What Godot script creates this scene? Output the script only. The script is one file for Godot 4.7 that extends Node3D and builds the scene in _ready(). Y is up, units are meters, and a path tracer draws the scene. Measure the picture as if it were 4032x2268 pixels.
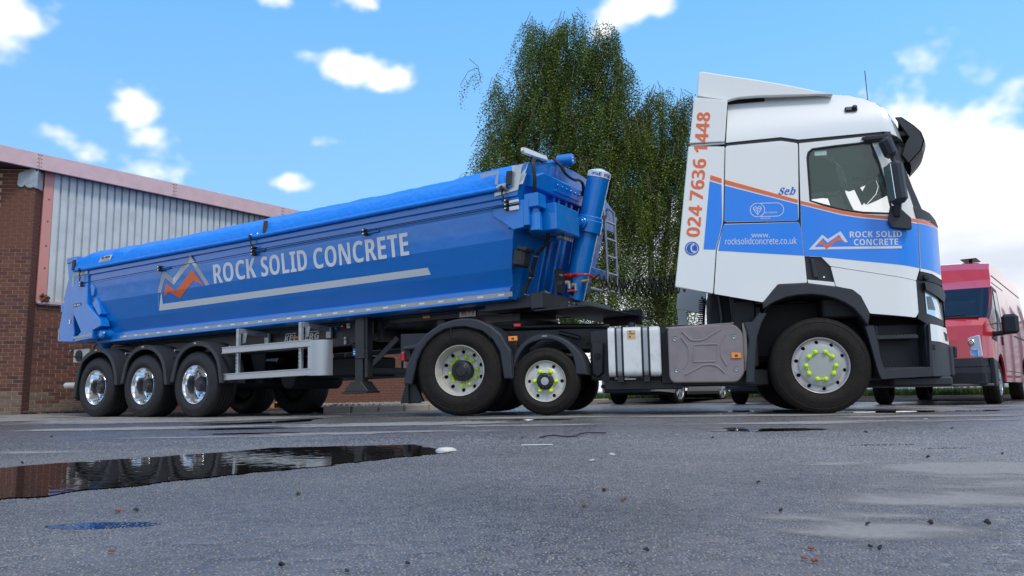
extends Node3D

# ---------------------------------------------------------------- mesh builder
class MB:
	var v := PackedVector3Array()
	var n := PackedVector3Array()
	var cl := PackedColorArray()
	var uv := PackedVector2Array()
	var tf := Transform3D()

	func tri(a: Vector3, b: Vector3, c: Vector3) -> void:
		a = tf * a; b = tf * b; c = tf * c
		var g := (c - a).cross(b - a)
		if g.length_squared() < 1e-16:
			return
		g = g.normalized()
		v.append(a); v.append(b); v.append(c)
		n.append(g); n.append(g); n.append(g)

	func tris(a: Vector3, b: Vector3, c: Vector3, na: Vector3, nb: Vector3, nc: Vector3) -> void:
		a = tf * a; b = tf * b; c = tf * c
		na = (tf.basis * na).normalized(); nb = (tf.basis * nb).normalized(); nc = (tf.basis * nc).normalized()
		var g := (c - a).cross(b - a)
		if g.length_squared() < 1e-16:
			return
		v.append(a)
		n.append(na)
		if g.dot(na + nb + nc) < 0.0:
			v.append(c); v.append(b)
			n.append(nc); n.append(nb)
		else:
			v.append(b); v.append(c)
			n.append(nb); n.append(nc)

	func quad(a: Vector3, b: Vector3, c: Vector3, d: Vector3) -> void:
		tri(a, b, c)
		tri(a, c, d)

	func quads(a: Vector3, b: Vector3, c: Vector3, d: Vector3, na: Vector3, nb: Vector3, nc: Vector3, nd: Vector3) -> void:
		tris(a, b, c, na, nb, nc)
		tris(a, c, d, na, nc, nd)

	func box(c: Vector3, s: Vector3, b := 0.004, bas := Basis()) -> void:
		var h := s * 0.5
		b = minf(b, minf(h.x, minf(h.y, h.z)) * 0.7)
		var p := []
		for k in 8:
			var sg := Vector3(1 if k & 1 else -1, 1 if k & 2 else -1, 1 if k & 4 else -1)
			var row := []
			for a in 3:
				var q := sg * h
				for i in 3:
					if i != a:
						q[i] -= sg[i] * b
				row.append(c + bas * q)
			p.append(row)
		for a in 3:
			var b1 := 1 << ((a + 1) % 3)
			var b2 := 1 << ((a + 2) % 3)
			for s2 in 2:
				var k := s2 * (1 << a)
				quad_out(p[k][a], p[k | b1][a], p[k | b1 | b2][a], p[k | b2][a], c)
		if b <= 0.0:
			return
		for a in 3:
			var e := (a + 1) % 3
			var o := (a + 2) % 3
			for m in 4:
				var k := (m & 1) * (1 << a) + (m >> 1) * (1 << e)
				var k2 := k | (1 << o)
				quad_out(p[k][a], p[k][e], p[k2][e], p[k2][a], c)
		for k in 8:
			tri_out(p[k][0], p[k][1], p[k][2], c)

	func tri_out(a: Vector3, b: Vector3, c: Vector3, o: Vector3) -> void:
		var g := (c - a).cross(b - a)
		if g.dot(a + b + c - 3.0 * o) < 0.0:
			tri(a, c, b)
		else:
			tri(a, b, c)

	func quad_out(a: Vector3, b: Vector3, c: Vector3, d: Vector3, o: Vector3) -> void:
		tri_out(a, b, c, o)
		tri_out(a, c, d, o)

	func beam(a: Vector3, b: Vector3, w: float, h: float, bev := 0.004, up := Vector3.UP) -> void:
		var x := (b - a).normalized()
		if absf(x.dot(up)) > 0.98:
			up = Vector3.RIGHT
		var z := x.cross(up).normalized()
		var y := z.cross(x).normalized()
		box((a + b) * 0.5, Vector3((b - a).length(), h, w), bev, Basis(x, y, z))

	func lathe(prof: Array, seg := 32, base := Transform3D(), crease := 0.6) -> void:
		# profile points (radius, along axis z)
		var m := prof.size()
		var nn := []
		for i in m - 1:
			var d: Vector2 = prof[i + 1] - prof[i]
			var q := Vector2(d.y, -d.x)
			nn.append(q.normalized() if q.length() > 1e-7 else Vector2(0, 1))
		var cs := PackedVector2Array()
		for k in seg + 1:
			cs.append(Vector2(cos(TAU * k / seg), sin(TAU * k / seg)))
		for i in m - 1:
			var n0: Vector2 = nn[i]
			var n1: Vector2 = nn[i]
			if i > 0 and nn[i - 1].dot(nn[i]) > crease:
				n0 = (nn[i - 1] + nn[i]).normalized()
			if i < m - 2 and nn[i + 1].dot(nn[i]) > crease:
				n1 = (nn[i + 1] + nn[i]).normalized()
			var p0: Vector2 = prof[i]
			var p1: Vector2 = prof[i + 1]
			for k in seg:
				var c0 := cs[k]
				var c1 := cs[k + 1]
				var a := base * Vector3(p0.x * c0.x, p0.x * c0.y, p0.y)
				var b := base * Vector3(p0.x * c1.x, p0.x * c1.y, p0.y)
				var c := base * Vector3(p1.x * c1.x, p1.x * c1.y, p1.y)
				var d := base * Vector3(p1.x * c0.x, p1.x * c0.y, p1.y)
				var na := base.basis * Vector3(n0.x * c0.x, n0.x * c0.y, n0.y)
				var nb := base.basis * Vector3(n0.x * c1.x, n0.x * c1.y, n0.y)
				var nc := base.basis * Vector3(n1.x * c1.x, n1.x * c1.y, n1.y)
				var nd := base.basis * Vector3(n1.x * c0.x, n1.x * c0.y, n1.y)
				quads(a, b, c, d, na, nb, nc, nd)

	static func along(a: Vector3, b: Vector3) -> Transform3D:
		var z := (b - a).normalized()
		var u := Vector3.UP if absf(z.y) < 0.9 else Vector3.RIGHT
		var x := u.cross(z).normalized()
		return Transform3D(Basis(x, z.cross(x), z), a)

	func cyl(a: Vector3, b: Vector3, r0: float, r1 := -1.0, seg := 16, bev := 0.0) -> void:
		if r1 < 0.0:
			r1 = r0
		var l := (b - a).length()
		var pr := [Vector2(0, 0), Vector2(r0 - bev, 0), Vector2(r0, bev), Vector2(r1, l - bev), Vector2(r1 - bev, l), Vector2(0, l)]
		lathe(pr, seg, along(a, b), 0.8)

	func tube(pts: Array, r: float, seg := 8, closed := true) -> void:
		var m := pts.size()
		var rings := []
		var x := Vector3.ZERO
		for i in m:
			var d: Vector3 = (pts[mini(i + 1, m - 1)] - pts[maxi(i - 1, 0)]).normalized()
			if i == 0:
				x = d.cross(Vector3.UP if absf(d.y) < 0.9 else Vector3.RIGHT).normalized()
			else:
				x = (x - d * x.dot(d)).normalized()
			var y := d.cross(x)
			var ring := PackedVector3Array()
			for k in seg:
				ring.append(x * cos(TAU * k / seg) + y * sin(TAU * k / seg))
			rings.append(ring)
		for i in m - 1:
			for k in seg:
				var k2 := (k + 1) % seg
				var r0: PackedVector3Array = rings[i]
				var r1: PackedVector3Array = rings[i + 1]
				quads(pts[i] + r0[k] * r, pts[i] + r0[k2] * r, pts[i + 1] + r1[k2] * r, pts[i + 1] + r1[k] * r, r0[k], r0[k2], r1[k2], r1[k])
		if closed:
			for e in [0, m - 1]:
				for k in seg - 2:
					tri(pts[e] + rings[e][0] * r, pts[e] + rings[e][k + 1] * r, pts[e] + rings[e][k + 2] * r)

	# extruded outline in the xy plane: face at z1, bevelled, back at z0
	func plate(poly: PackedVector2Array, z0: float, z1: float, bev := 0.004, back := true) -> void:
		var q := poly
		var idx := PackedInt32Array()
		for tries in 4:
			q = MB.inset(poly, bev) if bev > 0.0 else poly
			idx = Geometry2D.triangulate_polygon(q)
			if idx.size() >= 3 * (poly.size() - 2) or bev <= 0.0:
				break
			bev = bev * 0.4 if tries < 2 else 0.0
		var dz := signf(z1 - z0) * bev
		var up := Vector3(0, 0, signf(z1 - z0))
		for i in range(0, idx.size(), 3):
			var a := q[idx[i]]; var b := q[idx[i + 1]]; var c := q[idx[i + 2]]
			tris(Vector3(a.x, a.y, z1), Vector3(b.x, b.y, z1), Vector3(c.x, c.y, z1), up, up, up)
			if back:
				tris(Vector3(a.x, a.y, z0), Vector3(b.x, b.y, z0), Vector3(c.x, c.y, z0), -up, -up, -up)
		var m := poly.size()
		for i in m:
			var j := (i + 1) % m
			if bev > 0.0:
				quad(Vector3(q[i].x, q[i].y, z1), Vector3(q[j].x, q[j].y, z1), Vector3(poly[j].x, poly[j].y, z1 - dz), Vector3(poly[i].x, poly[i].y, z1 - dz))
			quad(Vector3(poly[i].x, poly[i].y, z1 - dz), Vector3(poly[j].x, poly[j].y, z1 - dz), Vector3(poly[j].x, poly[j].y, z0), Vector3(poly[i].x, poly[i].y, z0))

	static func inset(poly: PackedVector2Array, d: float) -> PackedVector2Array:
		var m := poly.size()
		var area := 0.0
		for i in m:
			area += poly[i].cross(poly[(i + 1) % m])
		var s := 1.0 if area > 0 else -1.0
		var out := PackedVector2Array()
		for i in m:
			var e0 := (poly[i] - poly[(i + m - 1) % m]).normalized()
			var e1 := (poly[(i + 1) % m] - poly[i]).normalized()
			var n0 := Vector2(-e0.y, e0.x) * s
			var n1 := Vector2(-e1.y, e1.x) * s
			var b := n0 + n1
			var k := b.length_squared()
			out.append(poly[i] + b * (2.0 * d / k if k > 0.4 else d) )
		return out

	# curved panel: outline in xy, depth z = zf(x, y); cut along xs and ys so that it bends
	func panel(poly: PackedVector2Array, zf: Callable, xs: Array, ys: Array, thick := 0.02, side := 1.0, lift := 0.0) -> void:
		var e := 0.004
		var lo := poly[0]
		var hi := poly[0]
		for p in poly:
			lo = lo.min(p)
			hi = hi.max(p)
		var gx := [lo.x - 0.01] + xs.filter(func(q): return q > lo.x and q < hi.x) + [hi.x + 0.01]
		var gy := [lo.y - 0.01] + ys.filter(func(q): return q > lo.y and q < hi.y) + [hi.y + 0.01]
		for i in gx.size() - 1:
			for j in gy.size() - 1:
				var cell := PackedVector2Array([Vector2(gx[i], gy[j]), Vector2(gx[i + 1], gy[j]), Vector2(gx[i + 1], gy[j + 1]), Vector2(gx[i], gy[j + 1])])
				for bit in Geometry2D.intersect_polygons(poly, cell):
					var idx := Geometry2D.triangulate_polygon(bit)
					var cen := (cell[0] + cell[2]) * 0.5
					for k in range(0, idx.size(), 3):
						var pp := []
						var nn := []
						for m in 3:
							var p: Vector2 = bit[idx[k + m]]
							pp.append(Vector3(p.x, p.y, side * (zf.call(p.x, p.y) + lift)))
							var s: Vector2 = p + (cen - p) * 0.02
							nn.append(Vector3(-(zf.call(s.x + e, s.y) - zf.call(s.x - e, s.y)) / (2 * e), -(zf.call(s.x, s.y + e) - zf.call(s.x, s.y - e)) / (2 * e), 1.0) * Vector3(1, 1, side))
						tris(pp[0], pp[1], pp[2], nn[0], nn[1], nn[2])
		if thick <= 0.0:
			return
		var m2 := poly.size()
		for i in m2:
			var a := poly[i]
			var b := poly[(i + 1) % m2]
			var parts := maxi(1, int((b - a).length() / 0.12))
			for k in parts:
				var p := a.lerp(b, float(k) / parts)
				var q := a.lerp(b, float(k + 1) / parts)
				var zp: float = zf.call(p.x, p.y) + lift
				var zq: float = zf.call(q.x, q.y) + lift
				quad(Vector3(p.x, p.y, side * zp), Vector3(q.x, q.y, side * zq), Vector3(q.x, q.y, side * (zq - thick)), Vector3(p.x, p.y, side * (zp - thick)))

	# a path in xy swept along z, with smooth normals
	func sweep(path: PackedVector2Array, z0: float, z1: float, thick := 0.0, closed := false) -> void:
		var m := path.size()
		var nr := PackedVector2Array()
		for i in m:
			var a := path[(i + m - 1) % m] if closed else path[maxi(i - 1, 0)]
			var b := path[(i + 1) % m] if closed else path[mini(i + 1, m - 1)]
			var d := (b - a).normalized()
			nr.append(Vector2(-d.y, d.x))
		for s in ([0.0] if thick == 0.0 else [0.0, -thick]):
			for i in (m if closed else m - 1):
				var j := (i + 1) % m
				var p: Vector2 = path[i] + nr[i] * s
				var q: Vector2 = path[j] + nr[j] * s
				var np := Vector3(nr[i].x, nr[i].y, 0) * (1.0 if s == 0.0 else -1.0)
				var nq := Vector3(nr[j].x, nr[j].y, 0) * (1.0 if s == 0.0 else -1.0)
				quads(Vector3(p.x, p.y, z0), Vector3(q.x, q.y, z0), Vector3(q.x, q.y, z1), Vector3(p.x, p.y, z1), np, nq, nq, np)
		if thick != 0.0:
			for i in (m if closed else m - 1):
				var j := (i + 1) % m
				var p2 := path[i] - nr[i] * thick
				var q2 := path[j] - nr[j] * thick
				for z in [z0, z1]:
					quad(Vector3(path[i].x, path[i].y, z), Vector3(path[j].x, path[j].y, z), Vector3(q2.x, q2.y, z), Vector3(p2.x, p2.y, z))
			if not closed:
				for i in [0, m - 1]:
					var p3 := path[i] - nr[i] * thick
					quad(Vector3(path[i].x, path[i].y, z0), Vector3(p3.x, p3.y, z0), Vector3(p3.x, p3.y, z1), Vector3(path[i].x, path[i].y, z1))

	# flat ribbon of width w along points in the xy plane at height z
	func stroke(pts: PackedVector2Array, w: float, z: float, closed := false, h := 0.0) -> void:
		var m := pts.size()
		var l := PackedVector2Array()
		var r := PackedVector2Array()
		for i in m:
			var a := pts[(i + m - 1) % m] if closed else pts[maxi(i - 1, 0)]
			var b := pts[(i + 1) % m] if closed else pts[mini(i + 1, m - 1)]
			var d := (b - a).normalized()
			l.append(pts[i] + Vector2(-d.y, d.x) * w * 0.5)
			r.append(pts[i] - Vector2(-d.y, d.x) * w * 0.5)
		for i in (m if closed else m - 1):
			var j := (i + 1) % m
			if h == 0.0:
				quad_out(Vector3(l[i].x, l[i].y, z), Vector3(l[j].x, l[j].y, z), Vector3(r[j].x, r[j].y, z), Vector3(r[i].x, r[i].y, z), Vector3(l[i].x, l[i].y, z - 1))
			else:
				var c0 := pts[i]
				var c1 := pts[j]
				quads(Vector3(l[i].x, l[i].y, z), Vector3(l[j].x, l[j].y, z), Vector3(c1.x, c1.y, z + h), Vector3(c0.x, c0.y, z + h), Vector3(l[i].x - c0.x, l[i].y - c0.y, w * 0.5), Vector3(l[j].x - c1.x, l[j].y - c1.y, w * 0.5), Vector3(0, 0, 1), Vector3(0, 0, 1))
				quads(Vector3(r[i].x, r[i].y, z), Vector3(r[j].x, r[j].y, z), Vector3(c1.x, c1.y, z + h), Vector3(c0.x, c0.y, z + h), Vector3(r[i].x - c0.x, r[i].y - c0.y, w * 0.5), Vector3(r[j].x - c1.x, r[j].y - c1.y, w * 0.5), Vector3(0, 0, 1), Vector3(0, 0, 1))

	func mesh() -> ArrayMesh:
		var arr := []
		arr.resize(Mesh.ARRAY_MAX)
		arr[Mesh.ARRAY_VERTEX] = v
		arr[Mesh.ARRAY_NORMAL] = n
		if cl.size() == v.size() and cl.size() > 0:
			arr[Mesh.ARRAY_COLOR] = cl
		if uv.size() == v.size() and uv.size() > 0:
			arr[Mesh.ARRAY_TEX_UV] = uv
		var am := ArrayMesh.new()
		am.add_surface_from_arrays(Mesh.PRIMITIVE_TRIANGLES, arr)
		return am

# ---------------------------------------------------------------- small helpers
func put(called: String, mb: MB, mat: Material, parent: Node3D = self, tf := Transform3D()) -> MeshInstance3D:
	return putm(called, mb.mesh(), mat, parent, tf)

func putm(called: String, me: Mesh, mat: Material, parent: Node3D = self, tf := Transform3D()) -> MeshInstance3D:
	var o := MeshInstance3D.new()
	o.name = called
	o.mesh = me
	o.material_override = mat
	o.transform = tf
	parent.add_child(o, true)
	return o

func group_node(called: String, parent: Node3D = self, tf := Transform3D()) -> Node3D:
	var o := Node3D.new()
	o.name = called
	o.transform = tf
	parent.add_child(o, true)
	return o

func tag(o: Node, label: String, category: String, group := "", kind := "") -> Node:
	if label:
		o.set_meta("label", label)
	if category:
		o.set_meta("category", category)
	if group:
		o.set_meta("group", group)
	if kind:
		o.set_meta("kind", kind)
	return o

func P(a: Array) -> PackedVector2Array:
	var o := PackedVector2Array()
	for i in range(0, a.size(), 2):
		o.append(Vector2(a[i], a[i + 1]))
	return o

func bx(called: String, c: Vector3, s: Vector3, mat: Material, parent: Node3D, bev := 0.005, tf := Transform3D()) -> MeshInstance3D:
	var b := MB.new()
	b.box(c, s, bev)
	return put(called, b, mat, parent, tf)

func plate(called: String, a: Array, z0: float, z1: float, mat: Material, parent: Node3D, bev := 0.004, tf := Transform3D()) -> MeshInstance3D:
	var b := MB.new()
	b.plate(P(a), z0, z1, bev)
	return put(called, b, mat, parent, tf)

func arc(c: Vector2, r: float, a0: float, a1: float, n: int) -> PackedVector2Array:
	var o := PackedVector2Array()
	for i in n + 1:
		var a := deg_to_rad(lerpf(a0, a1, float(i) / n))
		o.append(c + Vector2(cos(a), sin(a)) * r)
	return o

func rounded(a: Array, r: float, n := 4) -> PackedVector2Array:
	var p := P(a)
	var o := PackedVector2Array()
	var m := p.size()
	for i in m:
		var d0 := (p[(i + m - 1) % m] - p[i])
		var d1 := (p[(i + 1) % m] - p[i])
		var k := minf(r, minf(d0.length(), d1.length()) * 0.45)
		var s := p[i] + d0.normalized() * k
		var e := p[i] + d1.normalized() * k
		for j in n + 1:
			var t := float(j) / n
			o.append(s.lerp(p[i], t).lerp(p[i].lerp(e, t), t))
	return o

func smooth_path(a: Array, n := 4) -> PackedVector2Array:
	var p := P(a)
	var o := PackedVector2Array()
	for i in p.size() - 1:
		for k in n:
			o.append(p[i].cubic_interpolate(p[i + 1], p[maxi(i - 1, 0)], p[mini(i + 2, p.size() - 1)], float(k) / n))
	o.append(p[p.size() - 1])
	return o

func spline(pts: Array, n := 6) -> Array:
	var o := []
	for i in pts.size() - 1:
		for k in n:
			o.append(pts[i].cubic_interpolate(pts[i + 1], pts[maxi(i - 1, 0)], pts[mini(i + 2, pts.size() - 1)], float(k) / n))
	o.append(pts[pts.size() - 1])
	return o

var fonts := {}
func letters(called: String, s: String, mat: Material, c: Vector3, w: float, h: float, parent: Node3D, bas := Basis(), face := "Droid Sans", bold := true, shear := 0.0, depth := 0.003) -> MeshInstance3D:
	var key := face + str(bold)
	if not fonts.has(key):
		var f := SystemFont.new()
		f.font_names = PackedStringArray([face])
		f.font_weight = 700 if bold else 400
		fonts[key] = f
	var t := TextMesh.new()
	t.font = fonts[key]
	t.text = s
	t.font_size = 48
	t.pixel_size = 0.01
	t.depth = 0.01
	t.curve_step = 1.0
	var ab := t.get_aabb()
	var sc := Vector3(w / maxf(ab.size.x, 1e-4), h / maxf(ab.size.y, 1e-4), depth / 0.01)
	var b2 := bas * Basis(Vector3(1, 0, 0), Vector3(shear, 1, 0), Vector3(0, 0, 1)) * Basis.from_scale(sc)
	return putm(called, t, mat, parent, Transform3D(b2, c - b2 * ab.get_center()))

# ---------------------------------------------------------------- materials
func lin(r: float, g: float, b: float) -> Color:
	return Color(r, g, b).linear_to_srgb()

func mat(r: float, g: float, b: float, rough := 0.5, metal := 0.0, coat := 0.0) -> StandardMaterial3D:
	var m := StandardMaterial3D.new()
	m.albedo_color = lin(r, g, b)
	m.roughness = rough
	m.metallic = metal
	if coat > 0.0:
		m.clearcoat_enabled = true
		m.clearcoat = coat
		m.clearcoat_roughness = 0.03
	return m

func noise_img(size: int, freq: float, type := FastNoiseLite.TYPE_SIMPLEX_SMOOTH, oct := 4, sd := 1, ret := -1) -> Image:
	var f := FastNoiseLite.new()
	f.seed = sd
	f.noise_type = type
	f.frequency = freq
	f.fractal_octaves = oct
	f.fractal_type = FastNoiseLite.FRACTAL_FBM if oct > 1 else FastNoiseLite.FRACTAL_NONE
	if ret >= 0:
		f.cellular_return_type = ret
	return f.get_seamless_image(size, size, false, false, 0.12, true)

func tex(im: Image) -> ImageTexture:
	return ImageTexture.create_from_image(im)

# grey picture run through a ramp of colours (linear values)
func ramp(im: Image, stops: Array) -> ImageTexture:
	var g := PackedByteArray()
	var src := im.get_data()
	g.resize(src.size() * 3)
	var lut := []
	for i in 256:
		var t := i / 255.0
		var k := 0
		while k < stops.size() - 2 and t > stops[k + 1][0]:
			k += 1
		var u := clampf((t - stops[k][0]) / (stops[k + 1][0] - stops[k][0]), 0, 1)
		var c: Color = (stops[k][1] as Color).lerp(stops[k + 1][1], u).linear_to_srgb()
		lut.append([int(c.r * 255), int(c.g * 255), int(c.b * 255)])
	for i in src.size():
		var l: Array = lut[src[i]]
		g[i * 3] = l[0]; g[i * 3 + 1] = l[1]; g[i * 3 + 2] = l[2]
	return tex(Image.create_from_data(im.get_width(), im.get_height(), false, Image.FORMAT_RGB8, g))

func triplanar(m: StandardMaterial3D, per_metre: float, world := false) -> StandardMaterial3D:
	m.uv1_triplanar = true
	m.uv1_world_triplanar = world
	m.uv1_scale = Vector3.ONE * per_metre
	return m

var M := {}

func make_materials() -> void:
	M.white = mat(0.80, 0.81, 0.79, 0.28, 0.0, 1.0)
	M.azure = mat(0.0, 0.225, 0.84, 0.32, 0.0, 0.35)          # cab vinyl
	M.orange = mat(0.80, 0.13, 0.015, 0.35, 0.0, 0.5)
	M.navy = mat(0.002, 0.10, 0.50, 0.35)
	M.tipper = mat(0.0, 0.185, 0.62, 0.3, 0.0, 0.5)        # trailer paint
	M.tarp = mat(0.0, 0.235, 0.86, 0.42)
	var wr := noise_img(256, 0.012, FastNoiseLite.TYPE_SIMPLEX_SMOOTH, 3, 11)
	M.tipper.heightmap_enabled = true
	M.tipper.heightmap_texture = tex(wr)
	M.tipper.heightmap_scale = 0.5
	triplanar(M.tipper, 0.8)
	M.tarp.heightmap_enabled = true
	M.tarp.heightmap_texture = tex(noise_img(256, 0.03, FastNoiseLite.TYPE_SIMPLEX_SMOOTH, 4, 12))
	M.tarp.heightmap_scale = 1.2
	triplanar(M.tarp, 0.9)
	M.letter = mat(0.72, 0.72, 0.72, 0.4)
	M.grey_letter = mat(0.72, 0.73, 0.74, 0.4)
	M.black = mat(0.014, 0.015, 0.018, 0.45)
	M.plastic = mat(0.028, 0.031, 0.038, 0.5)
	M.seal = mat(0.01, 0.01, 0.012, 0.55)
	M.dark = mat(0.008, 0.008, 0.009, 0.7)
	M.frame = mat(0.022, 0.024, 0.03, 0.42)
	var dirt := noise_img(256, 0.02, FastNoiseLite.TYPE_SIMPLEX_SMOOTH, 5, 21)
	for k in ["plastic", "frame"]:
		M[k].albedo_texture = ramp(dirt, [[0.0, Color(0.75, 0.75, 0.75)], [0.5, Color(0.85, 0.86, 0.88)], [0.8, Color(1, 0.98, 0.95)], [1.0, Color(1, 0.9, 0.8)]])
		M[k].albedo_color = (lin(0.026, 0.030, 0.040) if k == "plastic" else lin(0.019, 0.021, 0.027))
		triplanar(M[k], 0.7)
	M.rubber = mat(0.024, 0.021, 0.02, 0.75)
	M.rubber.albedo_texture = ramp(dirt, [[0.0, Color(0.6, 0.6, 0.6)], [0.45, Color(0.75, 0.72, 0.7)], [0.7, Color(1, 0.9, 0.8)], [1.0, Color(1, 0.8, 0.62)]])
	M.rubber.albedo_color = lin(0.019, 0.0165, 0.0155)
	M.rubber.metallic_specular = 0.35
	M.rubber.heightmap_enabled = true
	M.rubber.heightmap_texture = tex(noise_img(256, 0.05, FastNoiseLite.TYPE_SIMPLEX_SMOOTH, 3, 22))
	M.rubber.heightmap_scale = 0.25
	triplanar(M.rubber, 2.2)
	M.rubber_new = mat(0.012, 0.012, 0.013, 0.6)
	M.alu = mat(0.86, 0.86, 0.87, 0.13, 1.0)
	M.rail = mat(0.44, 0.455, 0.475, 0.38, 0.6)
	M.galv = mat(0.42, 0.46, 0.49, 0.42, 0.55)
	M.galv.albedo_texture = ramp(noise_img(128, 0.06, FastNoiseLite.TYPE_CELLULAR, 1, 31, FastNoiseLite.RETURN_CELL_VALUE), [[0, Color(0.8, 0.8, 0.8)], [1, Color(1, 1, 1)]])
	triplanar(M.galv, 3.0)
	M.steel_wheel = mat(0.60, 0.59, 0.56, 0.42, 0.25)
	M.steel_wheel.albedo_texture = ramp(dirt, [[0.0, Color(0.7, 0.66, 0.6)], [0.5, Color(0.95, 0.94, 0.92)], [1.0, Color(1, 1, 1)]])
	triplanar(M.steel_wheel, 2.0)
	M.front_wheel = mat(0.50, 0.48, 0.49, 0.36, 0.25)
	M.hubcover = mat(0.36, 0.38, 0.36, 0.55)
	M.lime = mat(0.60, 0.84, 0.03, 0.45)
	M.tank = mat(0.72, 0.73, 0.73, 0.32, 0.12)
	M.tank.albedo_texture = ramp(dirt, [[0.0, Color(0.78, 0.76, 0.72)], [0.4, Color(0.95, 0.95, 0.94)], [1.0, Color(1, 1, 1)]])
	triplanar(M.tank, 1.2)
	M.strap = mat(0.36, 0.38, 0.40, 0.35, 0.8)
	M.mauve = mat(0.235, 0.205, 0.215, 0.5)
	M.mauve.albedo_texture = ramp(dirt, [[0.0, Color(0.85, 0.83, 0.82)], [0.6, Color(1, 1, 1)], [1.0, Color(1, 0.97, 0.95)]])
	triplanar(M.mauve, 0.9)
	M.amber = mat(0.85, 0.26, 0.01, 0.2, 0.0, 0.6)
	M.red = mat(0.50, 0.008, 0.012, 0.2, 0.0, 0.6)
	M.redpaint = mat(0.52, 0.018, 0.03, 0.3, 0.0, 1.0)
	M.yellow = mat(0.72, 0.62, 0.03, 0.5)
	M.beige = mat(0.55, 0.50, 0.42, 0.5)
	M.rust = mat(0.10, 0.05, 0.03, 0.85)
	M.cream = mat(0.66, 0.65, 0.58, 0.5)
	M.chrome = mat(0.8, 0.8, 0.82, 0.12, 1.0)
	M.paint_silver = mat(0.42, 0.40, 0.39, 0.3, 0.4, 0.8)
	M.paint_dark = mat(0.02, 0.02, 0.025, 0.3, 0.0, 0.8)
	M.cable = mat(0.012, 0.012, 0.013, 0.5)
	M.bluetag = mat(0.01, 0.14, 0.55, 0.45)
	M.card = mat(0.62, 0.42, 0.2, 0.6)
	var g := StandardMaterial3D.new()
	g.transparency = BaseMaterial3D.TRANSPARENCY_ALPHA
	g.albedo_color = Color(0.55, 0.78, 0.72, 0.12)
	g.roughness = 0.02
	g.metallic_specular = 0.75
	M.glass = g
	var g2: StandardMaterial3D = g.duplicate()
	g2.albedo_color = Color(0.10, 0.13, 0.15, 0.55)
	M.tint = g2
	var lens := StandardMaterial3D.new()
	lens.transparency = BaseMaterial3D.TRANSPARENCY_ALPHA
	lens.albedo_color = Color(0.9, 0.95, 1.0, 0.06)
	lens.roughness = 0.03
	M.lens = lens

# ---------------------------------------------------------------- sky: blue air and broken cumulus
var nz := []
func cloud_at(az: float, el: float) -> Color:
	# returns cloud colour (linear) in rgb and cover in a
	var ca := cos(deg_to_rad(el))
	var d := Vector3(sin(deg_to_rad(az)) * ca, sin(deg_to_rad(el)), -cos(deg_to_rad(az)) * ca)
	var p := d * 100.0
	var n1: float = nz[0].get_noise_3d(p.x, p.y * 1.5, p.z)
	var n2: float = nz[1].get_noise_3d(p.x, p.y * 1.3, p.z)
	var dens := -0.9
	var lit := 1.0
	for b in BLOBS:
		var x: float = (az - b[0]) / b[2]
		var y: float = (el - b[1]) / b[3]
		var q: float = x * x + y * y
		if q < 5.0:
			dens = maxf(dens, b[4] * exp(-q * 0.9) * 1.15 - 0.42)
	dens += n1 * 0.75 + n2 * 0.22
	# the bank on the right, and the broken cloud that goes on round the rest of the sky
	var top := -5.0
	for i in BANK.size() - 1:
		if az >= BANK[i].x and az < BANK[i + 1].x:
			top = lerpf(BANK[i].y, BANK[i + 1].y, (az - BANK[i].x) / (BANK[i + 1].x - BANK[i].x))
	var bank := (top - el) * 0.22 + n1 * 1.2 + n2 * 0.5
	dens = maxf(dens, bank)
	var far := smoothstep(38.0, 60.0, absf(az))
	if far > 0.0 or el > 32.0:
		far = maxf(far, smoothstep(31.0, 45.0, el))
		var w: float = nz[2].get_noise_3d(p.x, p.y, p.z)
		dens = maxf(dens, (w * 2.2 + n1 * 0.5 + n2 * 0.25 + 0.25) * far - (1.0 - far))
	var a := smoothstep(0.0, 0.8, dens)
	var thick := smoothstep(0.3, 2.2, dens)
	var s: float = nz[3].get_noise_3d(p.x * 0.7, p.y * 2.4, p.z * 0.7)
	var shade := clampf(thick * (0.5 + s * 1.3), 0.0, 1.0) * clampf(1.25 - el / 17.0, 0.12, 1.0)
	var c := Color(1.12, 1.13, 1.15).lerp(Color(0.62, 0.68, 0.80), shade)
	c.a = a * 0.97
	return c

func air_at(az: float, el: float) -> Color:
	var t := clampf(el / 30.0, 0.0, 1.0)
	var low := Color(0.44, 0.77, 1.05)
	var high := Color(0.165, 0.48, 1.0)
	var c := low.lerp(high, pow(t, 0.85))
	var u := clampf((el - 30.0) / 60.0, 0.0, 1.0)
	c = c.lerp(Color(0.075, 0.25, 0.68), u)
	c = c.lerp(Color(0.80, 0.88, 1.0), exp(-maxf(el, 0.0) / 2.6) * 0.55)
	# a touch deeper towards the left, paler towards the right
	var k := clampf(az / 35.0, -1.0, 1.0) * clampf(1.0 - (absf(az) - 35.0) / 60.0, 0.0, 1.0)
	return c * (1.0 + 0.07 * k)

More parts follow.
